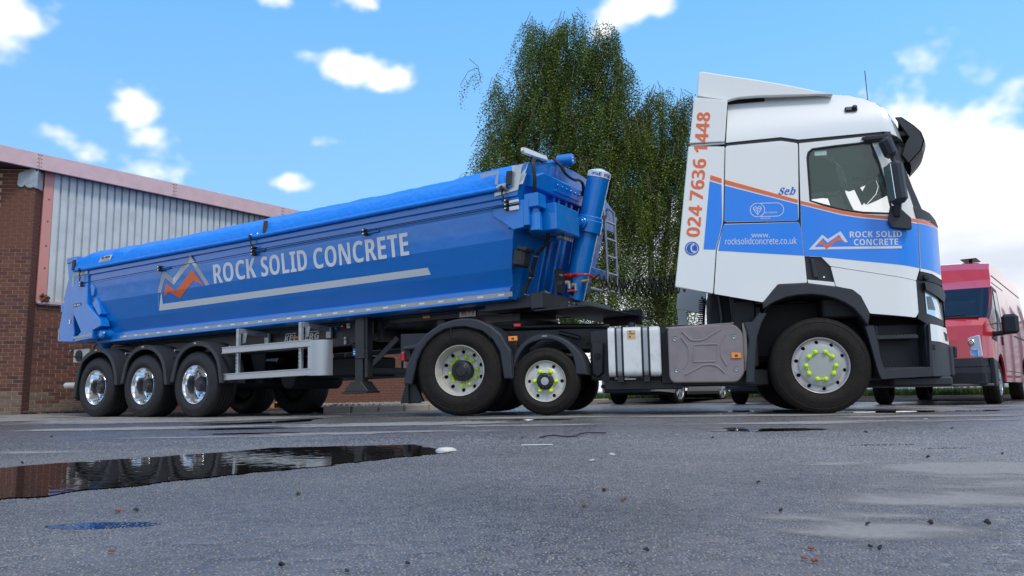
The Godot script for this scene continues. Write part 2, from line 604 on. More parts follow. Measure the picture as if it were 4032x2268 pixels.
const BLOBS := [[-34.3, 23.0, 2.2, 3.0, 1.25], [-26.4, 18.6, 1.8, 1.5, 1.25], [-25.4, 17.0, 2.6, 1.5, 1.0], [-28.8, 15.6, 1.6, 1.0, 0.8], [-25.9, 15.2, 2.6, 1.2, 0.75], [-30.5, 16.6, 1.5, 0.8, 0.6], [-15.2, 23.4, 2.4, 0.7, 0.75], [-12.0, 22.9, 2.6, 1.1, 1.2], [-9.0, 22.2, 2.0, 0.9, 1.2], [-16.3, 14.9, 1.8, 0.9, 1.0], [-14.0, 17.8, 2.0, 0.7, 0.85], [-17.5, 27.1, 2.0, 1.0, 0.9], [-11.4, 27.3, 2.2, 1.1, 1.1], [9.0, 26.6, 2.6, 1.3, 1.25], [11.5, 26.9, 2.0, 1.2, 1.2], [7.4, 25.6, 1.2, 1.2, 0.9], [29.0, 9.0, 7.0, 7.5, 2.4], [22.0, 8.0, 7.0, 7.0, 1.9]]
const BANK := [Vector2(-1, 1), Vector2(2, 3), Vector2(4, 7), Vector2(7.3, 13), Vector2(12.9, 15.2), Vector2(20, 17.6), Vector2(25.9, 18.8), Vector2(28, 18.2), Vector2(30.8, 18.0), Vector2(31.9, 14.6), Vector2(32.8, 15.4), Vector2(34.1, 16.6), Vector2(45, 19), Vector2(60, 14), Vector2(75, 5)]

func make_sky() -> ImageTexture:
	for k in 4:
		var f := FastNoiseLite.new()
		f.seed = 40 + k
		f.frequency = [0.10, 0.42, 0.012, 0.05][k]
		f.fractal_octaves = [4, 3, 5, 4][k]
		f.noise_type = FastNoiseLite.TYPE_SIMPLEX_SMOOTH
		nz.append(f)
	var w := 3072
	var h := 1536
	var lw := 512
	var lh := 256
	var small := PackedFloat32Array()
	small.resize(lw * lh * 3)
	for j in lh:
		var el := 90.0 - (j + 0.5) * 180.0 / lh
		for i in lw:
			var az := (i + 0.5) * 360.0 / lw
			if az > 180.0:
				az -= 360.0
			var c := Color(0.16, 0.155, 0.15)
			if el > -1.0:
				var cl := cloud_at(az, el)
				c = air_at(az, el).lerp(cl, cl.a)
			var q := (j * lw + i) * 3
			small[q] = c.r; small[q + 1] = c.g; small[q + 2] = c.b
	var im := Image.create_from_data(lw, lh, false, Image.FORMAT_RGBF, small.to_byte_array())
	im.resize(w, h, Image.INTERPOLATE_BILINEAR)
	# the part in view in full detail
	var j0 := int(h * 56.0 / 180.0)
	var j1 := int(h * 91.0 / 180.0)
	var half := int(w * 39.0 / 360.0)
	for side in 2:
		var data := PackedFloat32Array()
		data.resize(half * (j1 - j0) * 3)
		var q := 0
		for j in range(j0, j1):
			var el := 90.0 - (j + 0.5) * 180.0 / h
			for i in half:
				var az := (i + 0.5) * 360.0 / w if side == 0 else (i + 0.5 - half) * 360.0 / w
				var cl := cloud_at(az, el)
				var c := air_at(az, el).lerp(cl, cl.a)
				data[q] = c.r; data[q + 1] = c.g; data[q + 2] = c.b
				q += 3
		var part := Image.create_from_data(half, j1 - j0, false, Image.FORMAT_RGBF, data.to_byte_array())
		im.blit_rect(part, Rect2i(0, 0, half, j1 - j0), Vector2i(0 if side == 0 else w - half, j0))
	return tex(im)

# ---------------------------------------------------------------- ground
const HUMPS := [[3.3, 8.5, 0.012], [0.5, 9.1, 0.026], [-0.6, 9.35, 0.032], [-4.9, 12.2, -0.018], [-6.1, 12.9, -0.02], [-7.2, 13.6, -0.02], [-9.4, 15.4, 0.04], [-8.6, 16.4, 0.035]]
func gh(x: float, z: float) -> float:
	var s := 0.35
	var t := 0.0
	for p in HUMPS:
		var w := exp(-((x - p[0]) * (x - p[0]) + (z + p[1]) * (z + p[1])) / 2.6)
		s += w
		t += w * p[2]
	return t / s

func lines(fine0: float, fine1: float, step: float, lo: float, hi: float) -> PackedFloat32Array:
	var o := PackedFloat32Array()
	var a := fine0
	var g := step
	var left := []
	while a > lo:
		g *= 1.35
		a = maxf(a - g, lo)
		left.append(a)
	left.reverse()
	for q in left:
		o.append(q)
	var k := int(round((fine1 - fine0) / step))
	for i in k + 1:
		o.append(fine0 + (fine1 - fine0) * i / k)
	a = fine1
	g = step
	while a < hi:
		g *= 1.35
		a = minf(a + g, hi)
		o.append(a)
	return o

func sheet(xs: PackedFloat32Array, zs: PackedFloat32Array, hf: Callable, cf: Callable, skip_clear := false) -> ArrayMesh:
	var nx := xs.size()
	var nzz := zs.size()
	var v := PackedVector3Array()
	var n := PackedVector3Array()
	var c := PackedColorArray()
	var idx := PackedInt32Array()
	v.resize(nx * nzz); n.resize(nx * nzz); c.resize(nx * nzz)
	var k := 0
	for j in nzz:
		for i in nx:
			v[k] = Vector3(xs[i], hf.call(xs[i], zs[j]), zs[j])
			n[k] = Vector3.UP
			c[k] = cf.call(xs[i], zs[j])
			k += 1
	for j in nzz - 1:
		for i in nx - 1:
			var a := j * nx + i
			if skip_clear and c[a].a + c[a + 1].a + c[a + nx].a + c[a + nx + 1].a <= 0.001:
				continue
			idx.append_array(PackedInt32Array([a, a + 1, a + nx + 1, a, a + nx + 1, a + nx]))
	var arr := []
	arr.resize(Mesh.ARRAY_MAX)
	arr[Mesh.ARRAY_VERTEX] = v
	arr[Mesh.ARRAY_NORMAL] = n
	arr[Mesh.ARRAY_COLOR] = c
	arr[Mesh.ARRAY_INDEX] = idx
	var am := ArrayMesh.new()
	am.add_surface_from_arrays(Mesh.PRIMITIVE_TRIANGLES, arr)
	return am

var gn := []
func tarmac_tone(x: float, z: float) -> Color:
	var a: float = gn[0].get_noise_2d(x, z)
	var b: float = gn[1].get_noise_2d(x, z)
	var wet: float = clampf(0.5 - x * 0.16 + a * 0.7 + (z + 3.0) * 0.03, 0.0, 1.0)
	var k: float = lerpf(1.15, 0.62, wet) * (1.0 + 0.22 * b)
	return Color(k, k * 0.975, k * 0.965)

const PALE := [[2.6, -8.35, 1.5, 0.32, 0.95], [3.9, -7.5, 0.9, 0.28, 0.75], [2.7, -6.5, 1.3, 0.22, 0.8], [0.3, -8.4, 0.8, 0.3, 0.8], [-1.0, -7.4, 1.3, 0.36, 0.85], [0.1, -6.75, 0.6, 0.16, 0.9], [-1.0, -5.95, 1.1, 0.2, 0.55], [-3.6, -7.6, 1.4, 0.34, 0.85], [-2.0, -5.75, 0.9, 0.1, 0.75], [-2.6, -4.4, 0.42, 0.1, 0.75], [1.12, -3.03, 0.26, 0.07, 0.6], [1.35, -2.4, 0.42, 0.25, 0.75], [1.65, -2.75, 0.45, 0.22, 0.8], [1.2, -2.05, 0.38, 0.14, 0.7], [0.68, -1.78, 0.2, 0.06, 0.65], [0.72, -1.6, 0.2, 0.08, 0.85], [-4.5, -11.0, 2.4, 1.6, 0.8], [-7.5, -13.5, 2.5, 2.2, 0.8], [6.5, -9.8, 3.0, 0.7, 0.6], [1.9, -10.6, 2.0, 1.2, 0.6], [5.0, -11.0, 3.0, 1.0, 0.5], [-0.2, -11.5, 2.0, 1.2, 0.5]]
func pale_at(x: float, z: float) -> Color:
	var s := 0.0
	for p in PALE:
		var u: float = (x - p[0]) / p[2]
		var w: float = (z - p[1]) / p[3]
		var q := u * u + w * w
		if q < 3.0:
			s = maxf(s, p[4] * (1.0 - smoothstep(0.35, 1.7, q)))
	if s <= 0.0:
		return Color(1, 1, 1, 0)
	var e: float = gn[2].get_noise_2d(x, z * 1.6)
	var f: float = gn[3].get_noise_2d(x, z)
	var a := clampf((s + e * 0.75 + f * 0.35 - 0.28) * 2.2, 0.0, 0.95) * smoothstep(0.0, 0.2, s)
	return Color(1.0 + 0.12 * f, 1.0 + 0.12 * f, 1.0 + 0.1 * f, a)

func in_puddle(x: float, z: float) -> bool:
	return Geometry2D.is_point_in_polygon(Vector2(x, z), puddle_poly)

var puddle_poly := PackedVector2Array()
func ragged(a: Array, amp: float, step: float, sd: int) -> PackedVector2Array:
	var f := FastNoiseLite.new()
	f.seed = sd
	f.frequency = 6.0
	var p := P(a)
	var o := PackedVector2Array()
	for i in p.size():
		var q := p[(i + 1) % p.size()]
		var d := q - p[i]
		var k := maxi(1, int(d.length() / step))
		for j in k:
			var s := p[i].lerp(q, float(j) / k)
			o.append(s + Vector2(f.get_noise_2d(s.x, s.y), f.get_noise_2d(s.x + 50, s.y)) * amp)
	return o

func water_sheet(poly: PackedVector2Array, y: float) -> MB:
	var b := MB.new()
	var idx := Geometry2D.triangulate_polygon(poly)
	for i in range(0, idx.size(), 3):
		b.tris(Vector3(poly[idx[i]].x, y, poly[idx[i]].y), Vector3(poly[idx[i + 1]].x, y, poly[idx[i + 1]].y), Vector3(poly[idx[i + 2]].x, y, poly[idx[i + 2]].y), Vector3.UP, Vector3.UP, Vector3.UP)
	return b

func build_ground() -> void:
	for k in 4:
		var f := FastNoiseLite.new()
		f.seed = 70 + k
		f.frequency = [0.22, 1.3, 0.9, 7.0][k]
		f.fractal_octaves = 4
		gn.append(f)
	var cell := noise_img(1024, 0.055, FastNoiseLite.TYPE_CELLULAR, 1, 5, FastNoiseLite.RETURN_DISTANCE)
	var tone := noise_img(1024, 0.055, FastNoiseLite.TYPE_CELLULAR, 1, 5, FastNoiseLite.RETURN_CELL_VALUE)
	var tar := mat(0.185, 0.172, 0.172, 1.0)
	tar.albedo_texture = ramp(tone, [[0.0, Color(0.55, 0.54, 0.55)], [0.6, Color(0.85, 0.84, 0.84)], [1.0, Color(1, 0.98, 0.96)]])
	tar.roughness_texture = ramp(cell, [[0.0, Color(0.30, 0.30, 0.30)], [0.35, Color(0.18, 0.18, 0.18)], [0.6, Color(0.05, 0.05, 0.05)], [1.0, Color(0.03, 0.03, 0.03)]])
	tar.heightmap_enabled = true
	tar.heightmap_texture = tex(cell)
	tar.heightmap_scale = 0.35
	tar.heightmap_flip_texture = true
	tar.vertex_color_use_as_albedo = true
	triplanar(tar, 0.55, true)
	tar.roughness = 1.0
	M.tar = tar
	var xs := lines(-6.0, 6.0, 0.06, -500.0, 500.0)
	var zs := lines(-13.0, -0.6, 0.06, -900.0, 60.0)
	var g := putm("ground", sheet(xs, zs, gh, tarmac_tone), tar)
	tag(g, "wet grey tarmac yard with pale dusty patches", "", "", "structure")
	# dried dust on top
	var dust := mat(0.335, 0.315, 0.29, 0.95)
	dust.transparency = BaseMaterial3D.TRANSPARENCY_ALPHA
	dust.vertex_color_use_as_albedo = true
	dust.albedo_texture = ramp(noise_img(512, 0.08, FastNoiseLite.TYPE_SIMPLEX_SMOOTH, 3, 6), [[0, Color(0.7, 0.7, 0.7)], [1, Color(1, 1, 1)]])
	triplanar(dust, 1.1, true)
	var xs2 := lines(-10.0, 9.5, 0.06, -10.0, 9.5)
	var zs2 := lines(-16.0, -1.3, 0.06, -16.0, -1.3)
	var d := putm("dried_dust", sheet(xs2, zs2, func(x, z): return gh(x, z) + lerpf(0.0012, 0.004, smoothstep(-4.0, -7.0, z)), pale_at, true), dust)
	tag(d, "pale dried dust lying in patches on the tarmac", "", "", "stuff")
	# puddles
	var water := mat(0.018, 0.015, 0.012, 0.015)
	water.metallic_specular = 0.62
	water.heightmap_enabled = true
	water.heightmap_texture = tex(noise_img(512, 0.02, FastNoiseLite.TYPE_SIMPLEX_SMOOTH, 3, 8))
	water.heightmap_scale = 0.035
	triplanar(water, 0.7, true)
	M.water = water
	puddle_poly = ragged([-6.5, -3.0, -2.9, -3.38, -2.16, -3.38, -2.03, -3.56, -1.87, -3.72, -1.68, -3.89, -1.52, -4.1, -1.32, -4.41, -0.96, -4.44, -0.76, -4.5, -0.56, -4.49, -0.52, -4.38, -0.4, -4.08, -0.3, -3.93, -0.36, -3.79, -0.5, -3.63, -0.61, -3.47, -0.72, -3.3, -0.82, -3.17, -1.0, -2.97, -1.13, -2.77, -1.23, -2.59, -1.32, -2.51, -1.38, -2.36, -1.47, -2.3, -2.3, -2.1, -6.5, -1.9], 0.05, 0.035, 3)
	var p1 := put("puddle", water_sheet(puddle_poly, 0.0045), water)
	tag(p1, "long brown puddle across the left of the yard mirroring the trailer wheels", "", "", "structure")
	var far := ragged([-3.5, -8.3, -2.94, -8.5, -2.61, -8.85, -2.33, -10.0, -2.2, -10.3, -1.74, -11.0, -1.18, -10.7, -0.84, -9.4, -1.03, -8.78, -1.93, -8.8, -2.03, -8.66, -2.46, -8.3, -3.05, -8.17], 0.1, 0.12, 4)
	tag(put("puddle_001", water_sheet(far, 0.016), water), "thin puddle under the trailer beside the drive wheel mirroring brick", "", "", "structure")
	var wet := [[0.06, -7.75, 0.5, 0.2], [1.75, -5.55, 0.42, 0.17], [1.5, -5.86, 0.2, 0.07], [1.8, -3.96, 0.18, 0.05], [1.98, -3.68, 0.12, 0.04], [-0.93, -1.82, 0.13, 0.05], [-2.4, -7.1, 0.5, 0.14], [-2.0, -6.2, 0.35, 0.1], [2.6, -10.0, 1.4, 0.35], [4.6, -9.0, 0.9, 0.22]]
	var k := 2
	for w in wet:
		var ring := []
		for i in 18:
			ring.append(w[0] + cos(TAU * i / 18) * w[2])
			ring.append(w[1] + sin(TAU * i / 18) * w[3])
		var y := gh(w[0], w[1]) + (0.0008 if w[1] > -5.0 else 0.003)
		var o := put("puddle_%03d" % k, water_sheet(ragged(ring, w[3] * 0.3, 0.05, 90 + k), y), water)
		tag(o, ["small dark puddle in front of the twin drive wheels", "small dark puddle left of the front wheel, nearer the camera", "shallow film of water beside a small dark puddle", "thin dark wet streak in the right half of the yard", "shorter thin wet streak further right", "little blue puddle at the lower left of the yard", "thin wet streak left of the long puddle, towards the trailer", "wet streak between the long puddle and the trailer", "wide blue wet strip under the chassis by the front wheel", "blue wet strip right of the front wheel"][k - 2], "", "", "structure")
		k += 1

# loose chippings that stand proud of the binder near the camera
func build_chippings() -> void:
	var rng := RandomNumberGenerator.new()
	rng.seed = 99
	var b := MB.new()
	var ring := []
	for k in 6:
		var a := TAU * k / 6.0 + 0.2 * sin(k * 2.3)
		ring.append(Vector3(cos(a), 0, sin(a)) * (0.85 + 0.18 * sin(k * 1.7 + 0.5)))
	for k in 6:
		var p: Vector3 = ring[k]
		var q: Vector3 = ring[(k + 1) % 6]
		var pt := p * 0.62 + Vector3(0, 0.55, 0)
		var qt := q * 0.62 + Vector3(0, 0.55, 0)
		b.quad_out(p, q, qt, pt, Vector3.ZERO)
		b.tri_out(pt, qt, Vector3(0, 0.62, 0), Vector3.ZERO)
	var m := mat(0.21, 0.2, 0.2, 0.42)
	m.vertex_color_use_as_albedo = true
	var mm := MultiMesh.new()
	mm.transform_format = MultiMesh.TRANSFORM_3D
	mm.use_colors = true
	mm.mesh = b.mesh()
	var buf := PackedFloat32Array()
	var z := 1.16
	var n := 0
	while z < 6.2:
		var step := 0.0082 if z < 2.0 else lerpf(0.0082, 0.016, (z - 2.0) / 4.2)
		var hw := z * 0.72 + 0.08
		var x := -hw
		while x < hw:
			x += step * rng.randf_range(0.75, 1.3)
			var px := x + rng.randf_range(-0.2, 0.2) * step
			var pz := -z + rng.randf_range(-0.45, 0.45) * step
			if rng.randf() < 0.06 + 0.94 * smoothstep(3.0, 6.0, z) or in_puddle(px, pz):
				continue
			var pale: float = pale_at(px, pz).a
			var t: Color = tarmac_tone(px, pz)
			var r := step * rng.randf_range(0.36, 0.62)
			var a := rng.randf() * TAU
			var ca := cos(a) * r
			var sa := sin(a) * r
			var hgt := r * rng.randf_range(0.55, 1.0)
			var tx := rng.randf_range(-0.25, 0.25) * r
			var tz := rng.randf_range(-0.25, 0.25) * r
			var q := rng.randf_range(0.62, 1.25) * t.r
			var tn := rng.randf_range(-0.06, 0.06)
			buf.append_array(PackedFloat32Array([ca, 0.0, sa * 0.8, px, tx, hgt, tz, -0.0012, -sa, 0.0, ca * 0.8, pz, lerpf(q * (1.0 + tn), 1.5, pale * 0.8), lerpf(q * (1.0 + tn * 0.3), 1.45, pale * 0.8), lerpf(q * (1.0 - tn), 1.38, pale * 0.8), 1.0]))
			n += 1
		z += step * 0.86
	mm.instance_count = n
	mm.buffer = buf
	var o := MultiMeshInstance3D.new()
	o.name = "stone_chippings"
	o.multimesh = mm
	o.material_override = m
	add_child(o)
	tag(o, "stone chippings bedded in the wet tarmac", "", "", "stuff")

# ---------------------------------------------------------------- wheels
func disc_holes(b: MB, r0: float, r1: float, n: int, rh: float, hr: float, zf: Callable, rot := 0.0) -> void:
	for k in n:
		for s in 2:
			var ctr := TAU * (k + 0.5) / n + rot
			var edge := ctr + (PI / n) * (1.0 if s == 0 else -1.0)
			var poly := PackedVector2Array()
			for i in 5:
				var a := lerpf(edge, ctr, i / 4.0)
				poly.append(Vector2(cos(a), sin(a)) * r1)
			var c := Vector2(cos(ctr), sin(ctr)) * rh
			for i in 9:
				var a := ctr + (PI * i / 8.0) * (1.0 if s == 0 else -1.0)
				poly.append(c + Vector2(cos(a), sin(a)) * hr)
			for i in 5:
				var a := lerpf(ctr, edge, i / 4.0)
				poly.append(Vector2(cos(a), sin(a)) * r0)
			var idx := Geometry2D.triangulate_polygon(poly)
			for i in range(0, idx.size(), 3):
				var v := []
				for j in 3:
					var p := poly[idx[i + j]]
					v.append(Vector3(p.x, p.y, zf.call(p.length())))
				b.tris(v[0], v[1], v[2], Vector3(0, 0, 1), Vector3(0, 0, 1), Vector3(0, 0, 1))
			for i in 8:
				var a0 := ctr + (PI * i / 8.0) * (1.0 if s == 0 else -1.0)
				var a1 := ctr + (PI * (i + 1) / 8.0) * (1.0 if s == 0 else -1.0)
				var p := c + Vector2(cos(a0), sin(a0)) * hr
				var q := c + Vector2(cos(a1), sin(a1)) * hr
				b.quad(Vector3(p.x, p.y, zf.call(p.length())), Vector3(q.x, q.y, zf.call(q.length())), Vector3(q.x, q.y, zf.call(q.length()) - 0.014), Vector3(p.x, p.y, zf.call(p.length()) - 0.014))

func tyre_mesh(R: float, rf: float, W: float) -> ArrayMesh:
	var b := MB.new()
	var h := R - rf
	var pr := [Vector2(rf - 0.012, -0.012), Vector2(rf + 0.004, -0.002), Vector2(rf + h * 0.10, 0.010), Vector2(rf + h * 0.13, 0.014), Vector2(rf + h * 0.28, 0.024), Vector2(rf + h * 0.45, 0.028), Vector2(rf + h * 0.47, 0.0262), Vector2(rf + h * 0.6, 0.024), Vector2(rf + h * 0.74, 0.013), Vector2(rf + h * 0.76, 0.0165), Vector2(rf + h * 0.80, 0.014), Vector2(rf + h * 0.9, -0.001), Vector2(rf + h * 0.965, -0.018), Vector2(R, -0.036)]
	var gz := [-0.036]
	for g in [0.22, 0.4, 0.6, 0.78]:
		var z: float = -0.036 - (W - 0.05) * g
		pr.append_array([Vector2(R, z + 0.007), Vector2(R - 0.012, z + 0.004), Vector2(R - 0.012, z - 0.004), Vector2(R, z - 0.007)])
	var zb := -W + 0.014
	pr.append_array([Vector2(R, zb), Vector2(rf + h * 0.9, -W - 0.022), Vector2(rf + h * 0.5, -W - 0.048), Vector2(rf, -W - 0.02), Vector2(rf - 0.012, -W)])
	b.lathe(pr, 72, Transform3D(), 0.7)
	# small sipes along the shoulder
	for k in 60:
		var a := TAU * k / 60.0
		var d := Vector3(cos(a), sin(a), 0)
		var t := Vector3(-sin(a), cos(a), 0)
		b.quad(d * (R - 0.022) + t * 0.007 + Vector3(0, 0, -0.014), d * (R - 0.022) - t * 0.007 + Vector3(0, 0, -0.014), d * (R + 0.0025) - t * 0.009 + Vector3(0, 0, -0.039), d * (R + 0.0025) + t * 0.009 + Vector3(0, 0, -0.039))
	return b.mesh()

func cap_mesh() -> ArrayMesh:
	var b := MB.new()
	b.lathe([Vector2(0.0, 0.036), Vector2(0.014, 0.035), Vector2(0.0205, 0.029), Vector2(0.024, 0.01), Vector2(0.027, 0.0)], 12)
	var s := PackedVector2Array([Vector2(0.022, 0.016), Vector2(0.062, 0.002), Vector2(0.062, -0.002), Vector2(0.022, -0.016)])
	b.plate(s, 0.0, 0.012, 0.002)
	return b.mesh()

var caps: ArrayMesh
var tyres := {}
func wheel(parent: Node3D, p: Vector3, R: float, kind: String, far := false) -> Node3D:
	var w := group_node("wheel", parent, Transform3D(Basis(Vector3.UP, PI if far else 0.0), p))
	var rf := 0.236 if kind == "lift" else 0.2985
	var W: float = {"front": 0.30, "drive": 0.30, "lift": 0.235, "trailer": 0.37}[kind]
	if not tyres.has(kind):
		tyres[kind] = tyre_mesh(R, rf, W)
	putm("tyre", tyres[kind], M.rubber_new if kind == "trailer" else M.rubber, w)
	if kind == "drive":      # the inner twin
		putm("tyre", tyres[kind], M.rubber, w, Transform3D(Basis(), Vector3(0, 0, -0.345)))
	var rim := MB.new()
	var hub := MB.new()
	var rm: Material = M.steel_wheel
	var back := MB.new()
	if kind == "front":
		rm = M.front_wheel
		rim.lathe([Vector2(0.2985, -0.02), Vector2(0.2995, 0.002), Vector2(0.2955, 0.0075), Vector2(0.290, 0.005), Vector2(0.286, -0.012), Vector2(0.276, -0.035), Vector2(0.2735, -0.052)], 56)
		disc_holes(rim, 0.222, 0.2735, 10, 0.2485, 0.0205, func(r): return -0.052 + (0.2735 - r) * 0.9, 0.1)
		hub.lathe([Vector2(0.226, -0.004), Vector2(0.2245, 0.008), Vector2(0.219, 0.013), Vector2(0.129, 0.017), Vector2(0.1275, 0.0145), Vector2(0.126, 0.017), Vector2(0.0, 0.020)], 56)
		back.cyl(Vector3(0, 0, -0.26), Vector3(0, 0, -0.08), 0.272, -1, 32)
	elif kind == "drive":
		rim.lathe([Vector2(0.2985, -0.02), Vector2(0.2995, 0.002), Vector2(0.2955, 0.008), Vector2(0.290, 0.006), Vector2(0.2865, -0.012), Vector2(0.277, -0.03), Vector2(0.274, -0.075), Vector2(0.262, -0.09), Vector2(0.257, -0.14), Vector2(0.2545, -0.17)], 56)
		disc_holes(rim, 0.198, 0.2545, 10, 0.2265, 0.0235, func(r): return -0.17 - (0.2545 - r) * 0.55, 0.0)
		rim.lathe([Vector2(0.198, -0.201), Vector2(0.192, -0.196), Vector2(0.11, -0.196)], 40)
		hub.lathe([Vector2(0.128, -0.2), Vector2(0.126, -0.10), Vector2(0.118, -0.085), Vector2(0.112, -0.085), Vector2(0.106, -0.078), Vector2(0.062, -0.072), Vector2(0.058, -0.066), Vector2(0.0, -0.064)], 40)
		for k in 16:
			var a := TAU * k / 16
			hub.cyl(Vector3(cos(a) * 0.084, sin(a) * 0.084, -0.078), Vector3(cos(a) * 0.084, sin(a) * 0.084, -0.066), 0.0085, -1, 6)
		back.cyl(Vector3(0, 0, -0.42), Vector3(0, 0, -0.235), 0.252, -1, 32)
	elif kind == "lift":
		rim.lathe([Vector2(0.236, -0.02), Vector2(0.237, 0.002), Vector2(0.2335, 0.007), Vector2(0.228, 0.004), Vector2(0.2245, -0.012), Vector2(0.216, -0.022), Vector2(0.2135, -0.034)], 48)
		disc_holes(rim, 0.158, 0.2135, 6, 0.189, 0.0205, func(r): return -0.034 + (0.2135 - r) * 0.30, 0.52)
		rim.lathe([Vector2(0.158, -0.0175), Vector2(0.148, -0.010), Vector2(0.09, -0.010)], 40)
		hub.lathe([Vector2(0.097, -0.012), Vector2(0.096, 0.03), Vector2(0.09, 0.038), Vector2(0.05, 0.042), Vector2(0.046, 0.03)], 36)
		for k in 10:
			var a := TAU * k / 10
			hub.cyl(Vector3(cos(a) * 0.07, sin(a) * 0.07, 0.038), Vector3(cos(a) * 0.07, sin(a) * 0.07, 0.05), 0.012, -1, 6, 0.002)
		back.cyl(Vector3(0, 0, -0.2), Vector3(0, 0, -0.06), 0.212, -1, 32)
		var ctr := MB.new()
		ctr.lathe([Vector2(0.047, 0.03), Vector2(0.045, 0.046), Vector2(0.0, 0.048)], 28)
		put("hub_cap", ctr, M.rail, w)
	else:
		rm = M.alu
		rim.lathe([Vector2(0.2985, -0.02), Vector2(0.2995, 0.002), Vector2(0.2955, 0.008), Vector2(0.289, 0.006), Vector2(0.285, -0.008), Vector2(0.272, -0.026), Vector2(0.268, -0.075), Vector2(0.256, -0.095), Vector2(0.253, -0.13), Vector2(0.240, -0.15), Vector2(0.236, -0.175)], 64)
		disc_holes(rim, 0.19, 0.236, 10, 0.212, 0.017, func(r): return -0.175 - (0.236 - r) * 0.25, 0.0)
		rim.lathe([Vector2(0.19, -0.186), Vector2(0.12, -0.182)], 40)
		hub.lathe([Vector2(0.118, -0.19), Vector2(0.116, -0.09), Vector2(0.106, -0.075), Vector2(0.07, -0.07), Vector2(0.06, -0.05), Vector2(0.0, -0.048)], 36)
		back.cyl(Vector3(0, 0, -0.36), Vector3(0, 0, -0.21), 0.234, -1, 32)
		var nuts := MB.new()
		for k in 10:
			var a := TAU * (k + 0.5) / 10
			nuts.cyl(Vector3(cos(a) * 0.1675, sin(a) * 0.1675, -0.186), Vector3(cos(a) * 0.1675, sin(a) * 0.1675, -0.148), 0.017, 0.014, 8, 0.003)
		put("wheel_nuts", nuts, M.strap, w)
	put("rim", rim, rm, w)
	put("hub", hub, M.hubcover if kind == "front" else M.black, w)
	put("brake_drum", back, M.dark, w)
	if kind in ["front", "drive", "lift"] and not far:
		if caps == null:
			caps = cap_mesh()
		if kind == "lift":
			for k in 6:
				var a := TAU * (k + 0.5) / 6.0 + 0.5
				var turn: float = a + PI * 0.72 * (1.0 if k % 2 == 0 else -1.0)
				putm("nut_cover", caps, M.lime, w, Transform3D(Basis(Vector3.BACK, turn), Vector3(cos(a) * 0.123, sin(a) * 0.123, -0.008)))
		else:
			var rr := 0.151 if kind == "front" else 0.1665
			var z := 0.012 if kind == "front" else -0.196
			for k in 10:
				# neighbouring pairs point at each other
				var base := TAU * (k / 2) / 5.0 + (0.93 if kind == "front" else 1.08)
				var a := base + (0.29 if k % 2 == 0 else -0.29)
				var to: float = a - (PI / 2 + 0.29) if k % 2 == 0 else a + PI / 2 + 0.29
				putm("nut_cover", caps, M.lime, w, Transform3D(Basis(Vector3.BACK, to), Vector3(cos(a) * rr, sin(a) * rr, z)))
	return w

# ---------------------------------------------------------------- tractor unit
func zc(x: float, y: float) -> float:
	var z := 1.25
	if x > 0.8:
		z -= 0.5 * pow((x - 0.8) / 0.6, 2.0)
	if y > 2.95:
		z -= 0.16 * pow((y - 2.95) / 0.55, 2.0)
	return z

const XS := [0.8, 0.86, 0.92, 0.98, 1.04, 1.1, 1.16, 1.22, 1.28, 1.34, 1.4]
const YS := [2.95, 3.03, 3.11, 3.19, 3.27, 3.35, 3.43, 3.51, 3.59]

func cab_panel(called: String, a: PackedVector2Array, m: Material, parent: Node3D, lift := 0.0, thick := 0.02, sides := [1.0]) -> Array:
	var o := []
	for s in sides:
		var b := MB.new()
		b.panel(a, zc, XS, YS, thick, s, lift)
		o.append(put(called, b, m, parent))
	return o

